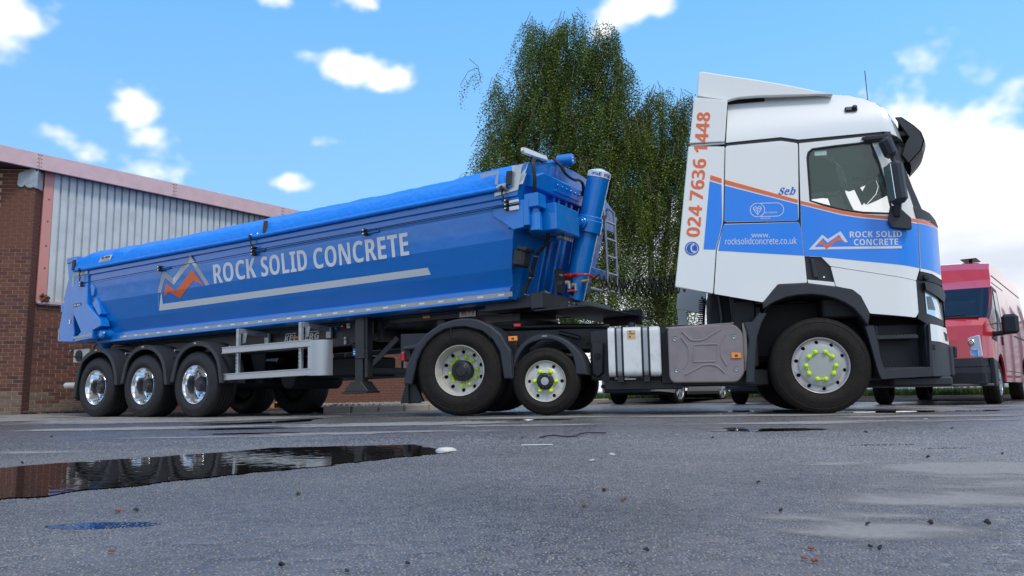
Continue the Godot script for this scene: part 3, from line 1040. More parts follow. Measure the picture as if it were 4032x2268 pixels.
func build_tractor() -> void:
	var t := group_node("tractor_truck", self, Transform3D(Basis(Vector3.UP, -0.20276), Vector3(3.5363, 0, -9.6531)))
	tag(t, "white and blue tractor unit with orange stripe, high roof and phone number behind the cab", "truck")
	var both := [1.0, -1.0]
	# --- cab sides
	var roof := P([-0.794, 3.638, -0.669, 3.662, -0.449, 3.657, -0.187, 3.639, 0.159, 3.608, 0.35, 3.582, 0.509, 3.55, 0.644, 3.487, 0.761, 3.412, 0.845, 3.309, 0.888, 3.199, 0.916, 3.064, 0.939, 2.983, 0.796, 3.043, -0.083, 3.024, -0.266, 3.069, -0.86, 3.052])
	cab_panel("roof_side", roof, M.white, t, 0.0, 0.03, both)
	var rt := MB.new()
	var top := smooth_path([-0.86, 3.6, -0.794, 3.638, -0.669, 3.662, -0.449, 3.657, -0.187, 3.639, 0.159, 3.608, 0.35, 3.582, 0.509, 3.55, 0.644, 3.487, 0.761, 3.412, 0.845, 3.309, 0.888, 3.199, 0.916, 3.064, 0.939, 2.983], 3)
	var rows := []
	for k in 21:
		var s := -1.0 + k * 0.1
		var row := []
		for p in top:
			var z := zc(p.x, p.y)
			var e := 1.0 - s * s
			var fr := smoothstep(0.5, 0.92, p.x)
			row.append(Vector3(p.x + e * 0.33 * fr, p.y + (pow(e, 0.7) * 0.07) * (1.0 - fr), z * s))
		rows.append(row)
	for k in 20:
		for i in top.size() - 1:
			rt.quad_out(rows[k][i], rows[k + 1][i], rows[k + 1][i + 1], rows[k][i + 1], Vector3(0, 2.4, 0))
	put("roof_skin", rt, M.white, t)
	cab_panel("roof_seal", P([-0.862, 3.056, -0.266, 3.073, -0.083, 3.028, 0.797, 3.047, 0.793, 3.004, -0.086, 2.975, -0.268, 3.02, -0.864, 3.008]), M.seal, t, -0.012, 0.02, both)
	cab_panel("sleeper_panel", rounded([-0.867, 3.012, -0.269, 3.024, -0.091, 2.981, -0.135, 2.107, -0.924, 2.138], 0.03), M.white, t, 0.0, 0.03, both)
	cab_panel("lower_side_panel", rounded([-0.928, 2.117, -0.137, 2.092, -0.118, 2.018, -0.101, 1.714, -0.092, 1.419, -0.392, 1.417, -0.454, 1.351, -0.541, 1.239, -0.563, 1.225, -1.072, 1.338, -1.018, 1.831, -0.947, 2.066], 0.012), M.white, t, 0.0, 0.03, both)
	# door with its window opening: an upper frame and a lower skin
	var win := [-0.001, 2.812, 0.014, 2.867, 0.056, 2.901, 0.283, 2.917, 0.659, 2.935, 0.727, 2.693, 0.789, 2.378, 0.819, 2.129, 0.533, 2.154, 0.323, 2.203, 0.125, 2.269, 0.001, 2.321]
	var frame_left := [-0.079, 2.979, 0.563, 2.998, 0.793, 3.009, 0.853, 2.857, 0.923, 2.607, 1.001, 2.408, 1.074, 2.183, 1.088, 2.05, 0.9, 2.06, 0.819, 2.125, 0.789, 2.378, 0.727, 2.693, 0.662, 2.94, 0.283, 2.922, 0.05, 2.906, 0.01, 2.87, -0.006, 2.812, -0.004, 2.318, -0.106, 2.28]
	var door_low := [-0.106, 2.285, 0.001, 2.317, 0.125, 2.265, 0.323, 2.199, 0.533, 2.15, 0.819, 2.125, 0.9, 2.06, 1.088, 2.05, 1.091, 1.971, 1.072, 1.535, 1.017, 1.403, 0.156, 1.591, 0.074, 1.692, -0.095, 1.71, -0.115, 2.017]
	for s in both:
		var d := MB.new()
		d.panel(P(frame_left), zc, XS, YS, 0.04, s)
		d.panel(P(door_low), zc, XS, YS, 0.04, s)
		var door := put("door", d, M.white, t)
		var r := MB.new()
		var wp := P(win)
		var ring := []
		for p in wp:
			ring.append(Vector3(p.x, p.y, s * (zc(p.x, p.y) - 0.006)))
		ring.append(ring[0])
		r.tube(ring, 0.014, 6, false)
		put("window_seal", r, M.seal, door)
		var g := MB.new()
		g.panel(wp, zc, XS, YS, 0.0, s, -0.012)
		put("window_pane", g, M.glass, door)
	cab_panel("door_skirt", rounded([0.159, 1.582, 1.013, 1.397, 1.01, 1.059, 0.973, 1.007, 0.519, 1.063, 0.442, 1.254, 0.363, 1.325, 0.199, 1.367], 0.012), M.white, t, 0.008, 0.05, both)
	cab_panel("sill_trim", P([-0.085, 1.452, 0.185, 1.413, 0.196, 1.367, -0.08, 1.415]), M.white, t, 0.0, 0.03)
	# door handle recess
	var hd := MB.new()
	hd.panel(P([-0.095, 1.706, 0.074, 1.688, 0.156, 1.585, 0.185, 1.416, -0.088, 1.456]), zc, XS, YS, 0.03, 1.0, -0.022)
	var handle := put("handle_recess", hd, M.black, t)
	plate("handle", [-0.045, 1.68, -0.002, 1.676, 0.031, 1.469, -0.019, 1.471], 1.225, 1.262, M.plastic, handle, 0.008)
	var lk := MB.new()
	lk.cyl(Vector3(0.088, 1.475, 1.22), Vector3(0.088, 1.475, 1.236), 0.009, -1, 10)
	put("lock", lk, M.chrome, handle)
	# black inner shell: closes the cab behind the panel gaps
	var shell := MB.new()
	for s in both:
		shell.panel(P([-0.86, 3.58, -0.1, 3.58, 0.5, 3.5, 0.76, 3.35, 0.83, 3.01, -0.06, 2.965, -0.012, 2.3, 0.4, 2.16, 0.83, 2.08, 1.05, 2.1, 1.06, 1.5, 1.0, 1.08, 0.5, 1.1, 0.4, 1.29, -0.3, 1.38, -0.55, 1.26, -1.04, 1.36, -0.93, 2.1]), zc, XS, YS, 0.02, s, -0.034)
	shell.box(Vector3(-0.9, 2.45, 0), Vector3(0.06, 2.2, 2.3), 0.02)
	shell.box(Vector3(0.1, 1.42, 0), Vector3(2.0, 0.06, 2.2), 0.02)
	put("cab_shell", shell, M.seal, t)
	# --- printed livery
	var zf := func(x, y): return zc(x, y)
	var liv := group_node("livery", t)
	for q in [[-0.897, 2.554, -0.135, 2.29, -0.137, 2.11, -0.922, 2.143], [-0.93, 2.111, -0.139, 2.089, -0.12, 2.018, -0.104, 1.717, -1.005, 1.818, -0.949, 2.066], [-0.105, 2.281, 0.304, 2.142, 0.514, 2.094, 0.793, 2.051, 1.086, 2.024, 1.09, 1.971, 1.071, 1.537, -0.001, 1.706, -0.094, 1.714, -0.112, 2.017]]:
		var b := MB.new()
		b.panel(P(q), zf, XS, YS, 0.0, 1.0, 0.0025)
		put("blue_field", b, M.azure, liv)
	for q in [[-0.894, 2.622, -0.132, 2.341, -0.134, 2.306, -0.896, 2.573], [-0.103, 2.328, 0.307, 2.192, 0.518, 2.14, 0.838, 2.09, 1.085, 2.074, 1.085, 2.039, 0.821, 2.06, 0.515, 2.109, 0.305, 2.158, -0.105, 2.296]]:
		var b := MB.new()
		b.panel(P(q), zf, XS, YS, 0.0, 1.0, 0.0035)
		put("orange_stripe", b, M.orange, liv)
	letters("lettering", "Seb", M.navy, Vector3(-0.232, 2.448, 1.253), 0.17, 0.085, liv, Basis(Vector3.BACK, -0.06), "Droid Serif", true, 0.35)
	letters("lettering", "www.", M.letter, Vector3(-0.545, 1.962, 1.2535), 0.195, 0.04, liv, Basis(Vector3.BACK, -0.05), "Droid Sans", false)
	letters("lettering", "rocksolidconcrete.co.uk", M.letter, Vector3(-0.549, 1.902, 1.2535), 0.755, 0.075, liv, Basis(Vector3.BACK, -0.045), "Droid Sans", false)
	letters("lettering", "ROCK SOLID", M.letter, Vector3(0.635, 1.912, 1.2535), 0.52, 0.066, liv, Basis(Vector3.BACK, -0.043))
	letters("lettering", "CONCRETE", M.letter, Vector3(0.632, 1.827, 1.2535), 0.442, 0.068, liv, Basis(Vector3.BACK, -0.04))
	var lg := MB.new()
	lg.plate(P([-0.05, 1.781, 0.097, 1.937, 0.151, 1.885, 0.285, 1.964, 0.352, 1.841, 0.313, 1.843, 0.268, 1.927, 0.145, 1.846, 0.102, 1.901, 0.009, 1.804, 0.886, 1.771, 0.884, 1.744]), 1.251, 1.2535, 0.0)
	put("mountain_emblem", lg, M.letter, liv)
	plate("mountain_emblem", [0.043, 1.832, 0.086, 1.879, 0.132, 1.814, 0.253, 1.907, 0.322, 1.847, 0.243, 1.864, 0.128, 1.772, 0.088, 1.832], 1.251, 1.2545, M.orange, liv, 0.0)
	# certification mark: capsule, ring and heart
	var km := MB.new()
	var cc := Vector2(-0.562, 2.253)
	km.stroke(arc(cc, 0.077, 0, 360, 32), 0.007, 1.2535, true)
	var cap := PackedVector2Array()
	cap.append_array(arc(Vector2(-0.36, 2.246), 0.075, -90, 90, 12))
	cap.append(cc + Vector2(0.01, 0.075))
	cap.append(cc + Vector2(0.01, 0.075))
	km.stroke(cap, 0.007, 1.2535)
	km.stroke(PackedVector2Array([cc + Vector2(0.01, -0.076), Vector2(-0.36, 2.171)]), 0.007, 1.2535)
	km.stroke(P([-0.562, 2.197, -0.603, 2.262, -0.6, 2.287, -0.58, 2.292, -0.562, 2.275, -0.545, 2.291, -0.525, 2.286, -0.521, 2.262]), 0.008, 1.2535, true)
	km.stroke(P([-0.602, 2.265, -0.522, 2.265]), 0.007, 1.2535)
	km.stroke(P([-0.562, 2.275, -0.562, 2.2]), 0.006, 1.2535)
	km.stroke(P([-0.588, 2.24, -0.562, 2.248, -0.54, 2.236]), 0.006, 1.2535)
	put("certification_mark", km, M.letter, liv)
	letters("lettering", "KITEMARK", M.letter, Vector3(-0.42, 2.214, 1.2535), 0.135, 0.02, liv, Basis(Vector3.BACK, -0.04), "Droid Sans", false)
	letters("lettering", "KM 659195", M.letter, Vector3(-0.482, 2.152, 1.2535), 0.105, 0.014, liv, Basis(Vector3.BACK, -0.04))
	# --- side fairing behind the cab, in two plates
	for s in both:
		var fu := MB.new()
		fu.plate(rounded([-1.187, 3.618, -0.818, 3.546, -0.873, 3.062, -1.262, 3.075], 0.015), s * 1.20, s * 1.25, 0.008)
		put("upper_fairing", fu, M.white, t)
		var fl := MB.new()
		fl.plate(rounded([-1.275, 3.04, -0.876, 3.008, -0.935, 2.15, -0.956, 2.066, -1.028, 1.832, -1.084, 1.338, -1.492, 1.434, -1.441, 1.798], 0.015), s * 1.20, s * 1.25, 0.008)
		put("lower_fairing", fl, M.white, t)
		bx("fairing_hinge", Vector3(-1.06, 3.05, s * 1.225), Vector3(0.38, 0.026, 0.03), M.strap, t)
	var fb := MB.new()
	fb.plate(P([-1.06, 2.617, -0.932, 2.567, -0.945, 2.15, -0.962, 2.066, -1.034, 1.832, -1.163, 1.842]), 1.248, 1.2525, 0.0)
	put("blue_field", fb, M.azure, liv)
	plate("orange_stripe", [-1.047, 2.687, -0.928, 2.638, -0.93, 2.585, -1.054, 2.634], 1.248, 1.2535, M.orange, liv, 0.0)
	# phone number running up the fairing
	var up := Basis(Vector3.BACK, PI / 2 - 0.13)
	letters("lettering", "024 7636 1448", M.orange, Vector3(-1.177, 2.71, 1.2525), 1.45, 0.15, liv, up)
	var ph := MB.new()
	ph.stroke(arc(Vector2(-1.288, 1.858), 0.072, 0, 360, 30), 0.012, 1.2535, true)
	ph.plate(arc(Vector2(-1.288, 1.858), 0.058, 0, 348, 28), 1.25, 1.2535, 0.0)
	put("phone_symbol", ph, M.navy, liv)
	var ps := MB.new()
	ps.stroke(P([-1.272, 1.9, -1.292, 1.888, -1.298, 1.858, -1.29, 1.83, -1.264, 1.812]), 0.016, 1.2545)
	ps.stroke(P([-1.28, 1.902, -1.262, 1.898]), 0.022, 1.2545)
	ps.stroke(P([-1.268, 1.82, -1.252, 1.815]), 0.022, 1.2545)
	put("phone_symbol", ps, M.letter, liv)
	# --- roof spoiler
	var sp := [-1.151, 3.652, -1.135, 3.85, -1.118, 3.923, -1.097, 3.949, -1.06, 3.945, -0.848, 3.885, -0.484, 3.792, -0.127, 3.688, 0.121, 3.607, 0.33, 3.545, -0.224, 3.575, -0.479, 3.59, -0.692, 3.592, -0.77, 3.578, -0.824, 3.562]
	for s in both:
		var b := MB.new()
		b.plate(P(sp), s * 1.12, s * 1.17, 0.012)
		put("roof_spoiler", b, M.white, t)
	var st := MB.new()
	var stp := smooth_path([-1.118, 3.915, -1.097, 3.944, -1.06, 3.942, -0.848, 3.883, -0.484, 3.79, -0.127, 3.686, 0.121, 3.605, 0.33, 3.543], 3)
	st.sweep(stp, -1.13, 1.13, 0.012)
	put("roof_spoiler", st, M.white, t)
	bx("beacon_base", Vector3(-0.42, 3.79, 0.3), Vector3(0.12, 0.05, 0.1), M.white, t, 0.02)
	bx("spoiler_void", Vector3(-0.75, 3.6, 0), Vector3(0.72, 0.1, 2.1), M.seal, t)
	bx("roof_hatch", Vector3(0.33, 3.66, 0.2), Vector3(0.26, 0.03, 0.5), M.black, t, 0.01)
	# --- front corner, dash cap, pillar, screen
	for s in both:
		cab_panel("front_corner", P([1.082, 2.078, 1.227, 2.079, 1.417, 2.074, 1.406, 1.874, 1.398, 1.45, 1.242, 1.491, 1.076, 1.506, 1.083, 1.535, 1.1, 1.971]), M.white, t, 0.0, 0.03, [s])
		cab_panel("pillar", P([0.796, 3.043, 0.867, 3.036, 0.889, 2.94, 0.937, 2.789, 1.07, 2.415, 1.168, 2.196, 1.062, 2.209, 1.004, 2.408, 0.926, 2.607, 0.856, 2.857]), M.plastic, t, 0.004, 0.05, [s])
		cab_panel("dash_cap", P([1.059, 2.206, 1.168, 2.194, 1.282, 2.172, 1.374, 2.117, 1.42, 2.05, 1.227, 2.084, 1.084, 2.083]), M.plastic, t, 0.012, 0.05, [s])
		cab_panel("headlamp_surround", P([1.022, 1.498, 1.241, 1.483, 1.402, 1.443, 1.44, 1.281, 1.397, 0.935, 1.11, 0.945, 1.008, 1.0, 1.012, 1.059, 1.018, 1.395]), M.black, t, -0.02, 0.04, [s])
		cab_panel("grille_edge", P([1.074, 1.5, 1.241, 1.483, 1.402, 1.439, 1.394, 1.385, 1.275, 1.4, 1.151, 1.41, 1.05, 1.42]), M.seal, t, -0.005, 0.04, [s])
		cab_panel("lamp_brow", P([1.111, 1.386, 1.272, 1.38, 1.394, 1.351, 1.435, 1.28, 1.397, 1.196, 1.289, 1.243, 1.121, 1.304]), M.plastic, t, 0.035, 0.06, [s])
		cab_panel("corner_panel", P([1.11, 0.943, 1.238, 0.935, 1.394, 0.914, 1.422, 0.734, 1.259, 0.758, 1.11, 0.765]), M.white, t, 0.02, 0.06, [s])
		cab_panel("bumper_corner", rounded([1.109, 0.76, 1.258, 0.752, 1.43, 0.727, 1.461, 0.429, 1.38, 0.397, 1.089, 0.389], 0.02), M.plastic, t, 0.02, 0.1, [s])
	var hl := cab_panel("headlamp", P([1.119, 1.3, 1.239, 1.285, 1.302, 1.168, 1.341, 1.004, 1.122, 1.056]), M.chrome, t, -0.014, 0.02)
	cab_panel("reflector", P([1.14, 1.24, 1.2, 1.245, 1.25, 1.1, 1.15, 1.1]), M.black, hl[0], -0.008, 0.01)
	cab_panel("lens", P([1.112, 1.31, 1.25, 1.295, 1.318, 1.168, 1.357, 0.995, 1.112, 1.05]), M.lens, hl[0], 0.006, 0.004)
	cab_panel("air_vent", P([1.34, 0.87, 1.4, 0.85, 1.405, 0.77, 1.36, 0.775]), M.black, t, 0.026, 0.01)
	var rl := MB.new()
	rl.cyl(Vector3(1.13, 1.44, 1.06), Vector3(1.14, 1.44, 1.14), 0.036, 0.03, 14, 0.008)
	put("side_repeater", rl, M.black, t)
	var cam := MB.new()
	cam.box(Vector3(1.15, 0.70, 1.09), Vector3(0.05, 0.06, 0.04), 0.008)
	cam.box(Vector3(1.13, 0.60, 1.06), Vector3(0.08, 0.09, 0.06), 0.01)
	put("bumper_recess", cam, M.seal, t)
	for q in [[1.086, 2.028, 1.226, 2.028, 1.409, 2.026, 1.403, 1.874, 1.396, 1.503, 1.224, 1.529, 1.088, 1.538, 1.105, 1.973]]:
		var b := MB.new()
		b.panel(P(q), zf, XS, YS, 0.0, 1.0, 0.0025)
		put("blue_field", b, M.azure, liv)
	var b3 := MB.new()
	b3.panel(P([1.088, 2.07, 1.226, 2.071, 1.413, 2.067, 1.409, 2.034, 1.221, 2.036, 1.087, 2.036]), zf, XS, YS, 0.0, 1.0, 0.003)
	put("orange_stripe", b3, M.orange, liv)
	# front face (seen only from the side) and windscreen
	var fr := MB.new()
	for seg in 12:
		var z0 := -0.75 + seg * 0.125
		var z1 := z0 + 0.125
		var xa := 1.4 + 0.07 * (1 - pow(z0 / 0.75, 2))
		var xb := 1.4 + 0.07 * (1 - pow(z1 / 0.75, 2))
		fr.quad(Vector3(xa, 0.42, z0), Vector3(xb, 0.42, z1), Vector3(xb, 2.06, z1), Vector3(xa, 2.06, z0))
	put("front_panel", fr, M.azure, t)
	var ws := MB.new()
	var grid := []
	for j in 13:
		var y := 2.10 + j * 0.075
		var row := []
		for i in 17:
			var s := -1.0 + i * 0.125
			var xp := 1.13 - (y - 2.196) * 0.345
			var zp := zc(xp, minf(y, 2.95)) - 0.012
			row.append(Vector3(xp + (1 - s * s) * 0.30, y, s * zp))
		grid.append(row)
	for j in 12:
		for i in 16:
			ws.quad_out(grid[j][i], grid[j][i + 1], grid[j + 1][i + 1], grid[j + 1][i], Vector3(0, 2.4, 0))
	put("windscreen", ws, M.glass, t)
	# sun visor across the top of the screen
	var vz := MB.new()
	var prof := [Vector2(0.99, 3.265), Vector2(1.045, 3.262), Vector2(1.165, 3.155), Vector2(1.232, 3.075), Vector2(1.258, 2.98), Vector2(1.222, 2.875), Vector2(1.09, 2.735)]
	var sm := PackedVector2Array(prof)
	for i in range(-8, 8):
		var z0 := i / 8.0 * 1.02
		var z1 := (i + 1) / 8.0 * 1.02
		var o0 := 0.2 * (1 - pow(z0 / 1.05, 2))
		var o1 := 0.2 * (1 - pow(z1 / 1.05, 2))
		for k in sm.size() - 1:
			vz.quad(Vector3(sm[k].x + o0, sm[k].y, z0), Vector3(sm[k].x + o1, sm[k].y, z1), Vector3(sm[k + 1].x + o1, sm[k + 1].y, z1), Vector3(sm[k + 1].x + o0, sm[k + 1].y, z0))
	for s in both:
		vz.plate(P([0.99, 3.265, 1.045, 3.262, 1.165, 3.155, 1.232, 3.075, 1.258, 2.98, 1.222, 2.875, 1.09, 2.735, 1.03, 2.83, 1.07, 2.95, 1.12, 3.03]), s * 1.0, s * 1.02, 0.004)
	put("sun_visor", vz, M.plastic, t)
	for s in both:
		var vb := MB.new()
		vb.beam(Vector3(0.93, 3.1, s * 0.95), Vector3(1.12, 3.08, s * 0.97), 0.03, 0.05)
		vb.plate(P([0.93, 3.0, 1.0, 3.0, 1.1, 2.8, 1.03, 2.72]), s * 0.94, s * 0.98, 0.004)
		put("visor_bracket", vb, M.black, t)
	# --- mirrors
	for s in both:
		var mr := group_node("mirror", t)
		var arm := MB.new()
		arm.beam(Vector3(0.6, 2.965, s * 1.27), Vector3(0.83, 2.95, s * 1.34), 0.07, 0.06, 0.015)
		arm.plate(rounded([0.56, 2.985, 0.8, 3.0, 0.83, 2.93, 0.62, 2.92], 0.02), s * 1.25, s * 1.29, 0.01)
		arm.tube([Vector3(0.78, 2.93, s * 1.36), Vector3(0.83, 2.7, s * 1.38), Vector3(0.86, 2.62, s * 1.38)], 0.024, 8)
		arm.plate(rounded([0.80, 2.2, 0.86, 2.2, 0.985, 2.06, 0.985, 1.935, 0.79, 1.968, 0.762, 2.03], 0.012), s * 1.24, s * 1.31, 0.025)
		arm.beam(Vector3(0.85, 2.08, s * 1.3), Vector3(0.85, 2.24, s * 1.38), 0.07, 0.08, 0.02)
		put("mirror_arm", arm, M.plastic, mr)
		var h1 := MB.new()
		h1.box(Vector3(0.785, 2.81, s * 1.41), Vector3(0.10, 0.22, 0.17), 0.035, Basis(Vector3.UP, 0.22 * s) * Basis(Vector3.BACK, 0.36))
		put("mirror_housing", h1, M.plastic, mr)
		var h2 := MB.new()
		h2.box(Vector3(0.838, 2.42, s * 1.42), Vector3(0.135, 0.46, 0.22), 0.045, Basis(Vector3.UP, 0.2 * s) * Basis(Vector3.BACK, 0.07))
		put("mirror_housing", h2, M.plastic, mr)
		var gl := MB.new()
		gl.box(Vector3(0.768, 2.42, s * 1.435), Vector3(0.008, 0.38, 0.16), 0.002, Basis(Vector3.UP, 0.2 * s) * Basis(Vector3.BACK, 0.07))
		put("mirror_glass", gl, M.chrome, mr)
	# --- marker lamp on the roof, aerial, window sticker
	var rl2 := MB.new()
	rl2.box(Vector3(0.50, 3.345, 1.185), Vector3(0.13, 0.06, 0.03), 0.02, Basis(Vector3.RIGHT, -0.3))
	rl2.box(Vector3(0.535, 3.36, 1.205), Vector3(0.05, 0.045, 0.035), 0.012, Basis(Vector3.RIGHT, -0.3))
	put("roof_lamp", rl2, M.black, t)
	var an := MB.new()
	an.tube([Vector3(0.78, 3.45, 0.6), Vector3(0.822, 3.64, 0.6), Vector3(0.815, 4.0, 0.6)], 0.005, 6)
	an.cyl(Vector3(0.765, 3.42, 0.6), Vector3(0.785, 3.47, 0.6), 0.012, 0.007, 8)
	put("aerial", an, M.black, t)
	bx("window_sticker", Vector3(0.141, 2.853, 1.232), Vector3(0.126, 0.05, 0.002), mat(0.45, 0.6, 0.56, 0.5), t, 0.0)
	# --- inside of the cab
	var dash := MB.new()
	dash.box(Vector3(0.92, 1.98, 0), Vector3(0.42, 0.16, 1.9), 0.05)
	dash.box(Vector3(0.78, 2.02, 0.62), Vector3(0.3, 0.12, 0.55), 0.06)
	put("dashboard", dash, M.black, t)
	var sw := MB.new()
	var ringp := []
	var sb := Transform3D(Basis(Vector3.BACK, 0.55), Vector3(0.52, 2.16, 0.6))
	for k in 25:
		ringp.append(sb * Vector3(cos(TAU * k / 24) * 0.22, 0, sin(TAU * k / 24) * 0.22))
	sw.tube(ringp, 0.018, 8, false)
	sw.beam(sb * Vector3(-0.2, 0, 0), sb * Vector3(0.2, 0, 0), 0.04, 0.02)
	sw.beam(sb * Vector3(0, -0.35, 0), sb * Vector3(0, 0, 0), 0.06, 0.06)
	put("steering_wheel", sw, M.black, t)
	for z in [0.6, -0.6]:
		var se := MB.new()
		se.box(Vector3(-0.12, 1.85, z), Vector3(0.5, 0.16, 0.52), 0.06)
		se.box(Vector3(-0.36, 2.22, z), Vector3(0.14, 0.7, 0.5), 0.06, Basis(Vector3.BACK, 0.12))
		se.box(Vector3(-0.41, 2.62, z), Vector3(0.1, 0.18, 0.28), 0.04)
		put("seat", se, M.black, t)
	bx("bunk", Vector3(-0.66, 2.0, 0), Vector3(0.4, 0.25, 2.1), M.black, t, 0.04)
	# --- wheel arch, steps, bumper
	var ar := MB.new()
	ar.plate(P([-0.563, 1.222, -0.454, 1.349, -0.395, 1.411, -0.087, 1.413, 0.266, 1.352, 0.389, 1.301, 0.442, 1.254, 0.519, 1.06, 0.49, 0.93, 0.43, 1.03, 0.363, 1.121, 0.28, 1.185, 0.187, 1.234, 0.07, 1.272, -0.052, 1.289, -0.19, 1.288, -0.313, 1.269, -0.462, 1.213, -0.56, 1.15]), 1.18, 1.262, 0.01)
	put("wheel_arch", ar, M.plastic, t)
	var ln := MB.new()
	ln.sweep(smooth_path([0.56, 0.6, 0.54, 0.8, 0.476, 0.96, 0.363, 1.121, 0.187, 1.234, -0.052, 1.289, -0.313, 1.269, -0.462, 1.213, -0.58, 1.05, -0.65, 0.8, -0.69, 0.36], 2), 0.55, 1.2, 0.01)
	put("arch_liner", ln, M.dark, t)
	var arr := MB.new()
	arr.plate(P([-0.771, 1.012, -0.682, 1.016, -0.603, 1.114, -0.523, 1.103, -0.588, 0.99, -0.64, 0.839, -0.665, 0.656, -0.693, 0.354, -0.781, 0.355, -0.761, 0.567, -0.725, 0.81, -0.74, 0.9]), 1.15, 1.225, 0.01)
	put("wheel_arch", arr, M.plastic, t)
	var stf := MB.new()
	stf.plate(P([0.469, 0.938, 0.559, 0.935, 0.6, 0.6, 0.613, 0.535, 0.635, 0.466, 1.072, 0.487, 1.092, 0.928, 1.11, 0.943, 1.105, 0.389, 0.594, 0.367, 0.565, 0.448, 0.506, 0.774]), 1.13, 1.215, 0.01)
	stf.box(Vector3(0.83, 0.66, 0.84), Vector3(0.6, 0.6, 0.02), 0.0)
	stf.box(Vector3(0.6, 0.66, 0.98), Vector3(0.03, 0.55, 0.3), 0.004)
	stf.box(Vector3(1.09, 0.66, 0.98), Vector3(0.03, 0.55, 0.3), 0.004)
	var steps := put("step_well", stf, M.plastic, t)
	var tread := mat(0.13, 0.115, 0.09, 0.8)
	for q in [[0.79, 0.808, 0.42], [0.85, 0.465, 0.42]]:
		var sb2 := MB.new()
		sb2.box(Vector3(q[0], q[1], 1.03), Vector3(q[2], 0.035, 0.26), 0.005)
		put("step", sb2, M.plastic, steps)
		var tr := MB.new()
		for k in 12:
			tr.box(Vector3(q[0] - q[2] / 2 + 0.03 + k * 0.0325, q[1] + 0.021, 1.05), Vector3(0.018, 0.008, 0.22), 0.002)
		put("step_tread", tr, tread, steps)
	var bm := MB.new()
	bm.box(Vector3(1.38, 0.56, 0), Vector3(0.16, 0.36, 1.5), 0.03)
	bm.box(Vector3(1.05, 0.34, 0.0), Vector3(0.6, 0.1, 2.0), 0.02)
	put("bumper", bm, M.plastic, t)
	var uw := MB.new()
	uw.box(Vector3(0.2, 0.95, 0), Vector3(2.3, 0.62, 1.5), 0.02)
	uw.box(Vector3(-0.75, 0.9, 0.6), Vector3(0.25, 0.75, 1.0), 0.02)
	uw.box(Vector3(0.55, 1.15, 0.8), Vector3(0.95, 0.22, 0.6), 0.02)
	uw.box(Vector3(-0.85, 1.0, 0.2), Vector3(0.5, 0.9, 1.2), 0.02)
	put("engine_block", uw, M.dark, t)
	var cp := MB.new()
	for q in [[-0.93, 0.62], [-0.84, 0.35], [-1.0, 0.85], [-0.88, 0.95], [-0.7, 1.02]]:
		cp.tube([Vector3(q[0], 1.36, q[1]), Vector3(q[0] + 0.02, 1.1, q[1]), Vector3(q[0] - 0.02, 0.8, q[1] + 0.03)], 0.022, 7)
	cp.box(Vector3(-0.82, 1.16, 0.98), Vector3(0.1, 0.3, 0.1), 0.01)
	cp.box(Vector3(-0.62, 1.1, 0.95), Vector3(0.12, 0.22, 0.1), 0.01)
	put("cab_pipework", cp, M.black, t)
	# --- tanks on the near side
	var tk := MB.new()
	tk.tf = Transform3D(Basis(Vector3.UP, PI / 2), Vector3.ZERO)   # extrude along x: local (x, y, z) -> (z, y, -x)
	var sec := rounded([-1.17, 1.01, -0.55, 1.01, -0.55, 0.45, -1.17, 0.45], 0.07, 5)
	tk.plate(sec, -2.265, -1.68, 0.015)
	var tank := put("fuel_tank", tk, M.tank, t)
	for x in [-2.14, -1.845]:
		var s2 := MB.new()
		s2.tf = tk.tf
		s2.sweep(rounded([-1.176, 1.016, -0.545, 1.016, -0.545, 0.444, -1.176, 0.444], 0.075, 5), x - 0.024, x + 0.024, 0.0, true)
		put("tank_strap", s2, M.strap, tank)
		for e in [-0.036, 0.036]:
			var s3 := MB.new()
			s3.tf = tk.tf
			s3.sweep(rounded([-1.173, 1.013, -0.546, 1.013, -0.546, 0.447, -1.173, 0.447], 0.072, 5), x + e - 0.012, x + e + 0.012, 0.0, true)
			put("strap_rubber", s3, M.seal, tank)
		bx("tank_foot", Vector3(x, 0.42, 1.02), Vector3(0.07, 0.07, 0.2), M.frame, tank)
	plate("sticker", [-2.045, 0.97, -1.951, 0.967, -1.952, 0.867, -2.044, 0.867], 1.17, 1.173, M.card, tank, 0.0)
	bx("sticker_mark", Vector3(-2.01, 0.955, 1.174), Vector3(0.022, 0.02, 0.002), M.red, tank, 0.0)
	bx("sticker_mark", Vector3(-2.015, 0.895, 1.174), Vector3(0.024, 0.022, 0.002), M.red, tank, 0.0)
	bx("sticker_print", Vector3(-1.995, 0.928, 1.174), Vector3(0.07, 0.008, 0.001), M.seal, tank, 0.0)
	var cp2 := MB.new()
	cp2.cyl(Vector3(-1.998, 1.0, 1.0), Vector3(-1.998, 1.07, 1.0), 0.042, 0.038, 14, 0.006)
	put("filler_cap", cp2, M.black, tank)
	# mauve battery cover with moulded ribs
	var bc := MB.new()
	bc.plate(rounded([-1.595, 0.985, -0.87, 1.001, -0.784, 0.903, -0.788, 0.461, -0.864, 0.363, -1.56, 0.369, -1.595, 0.423], 0.05), 0.75, 1.2, 0.012)
	var cover := put("battery_cover", bc, M.mauve, t)
	var rb := MB.new()
	for q in [[-1.44, 0.935, -1.345, 0.83, -1.215, 0.83, -1.02, 0.945], [-1.45, 0.87, -1.375, 0.76, -1.375, 0.62, -1.44, 0.52], [-0.975, 0.885, -1.025, 0.79, -1.03, 0.65, -0.975, 0.545], [-1.42, 0.455, -1.21, 0.56, -1.09, 0.555, -0.995, 0.465]]:
		rb.stroke(rounded_open(q, 0.04), 0.022, 1.199, false, 0.012)
	rb.stroke(rounded([-1.309, 0.783, -1.058, 0.783, -1.078, 0.595, -1.333, 0.594], 0.015), 0.02, 1.199, true, 0.01)
	put("moulded_ribs", rb, M.mauve, cover)
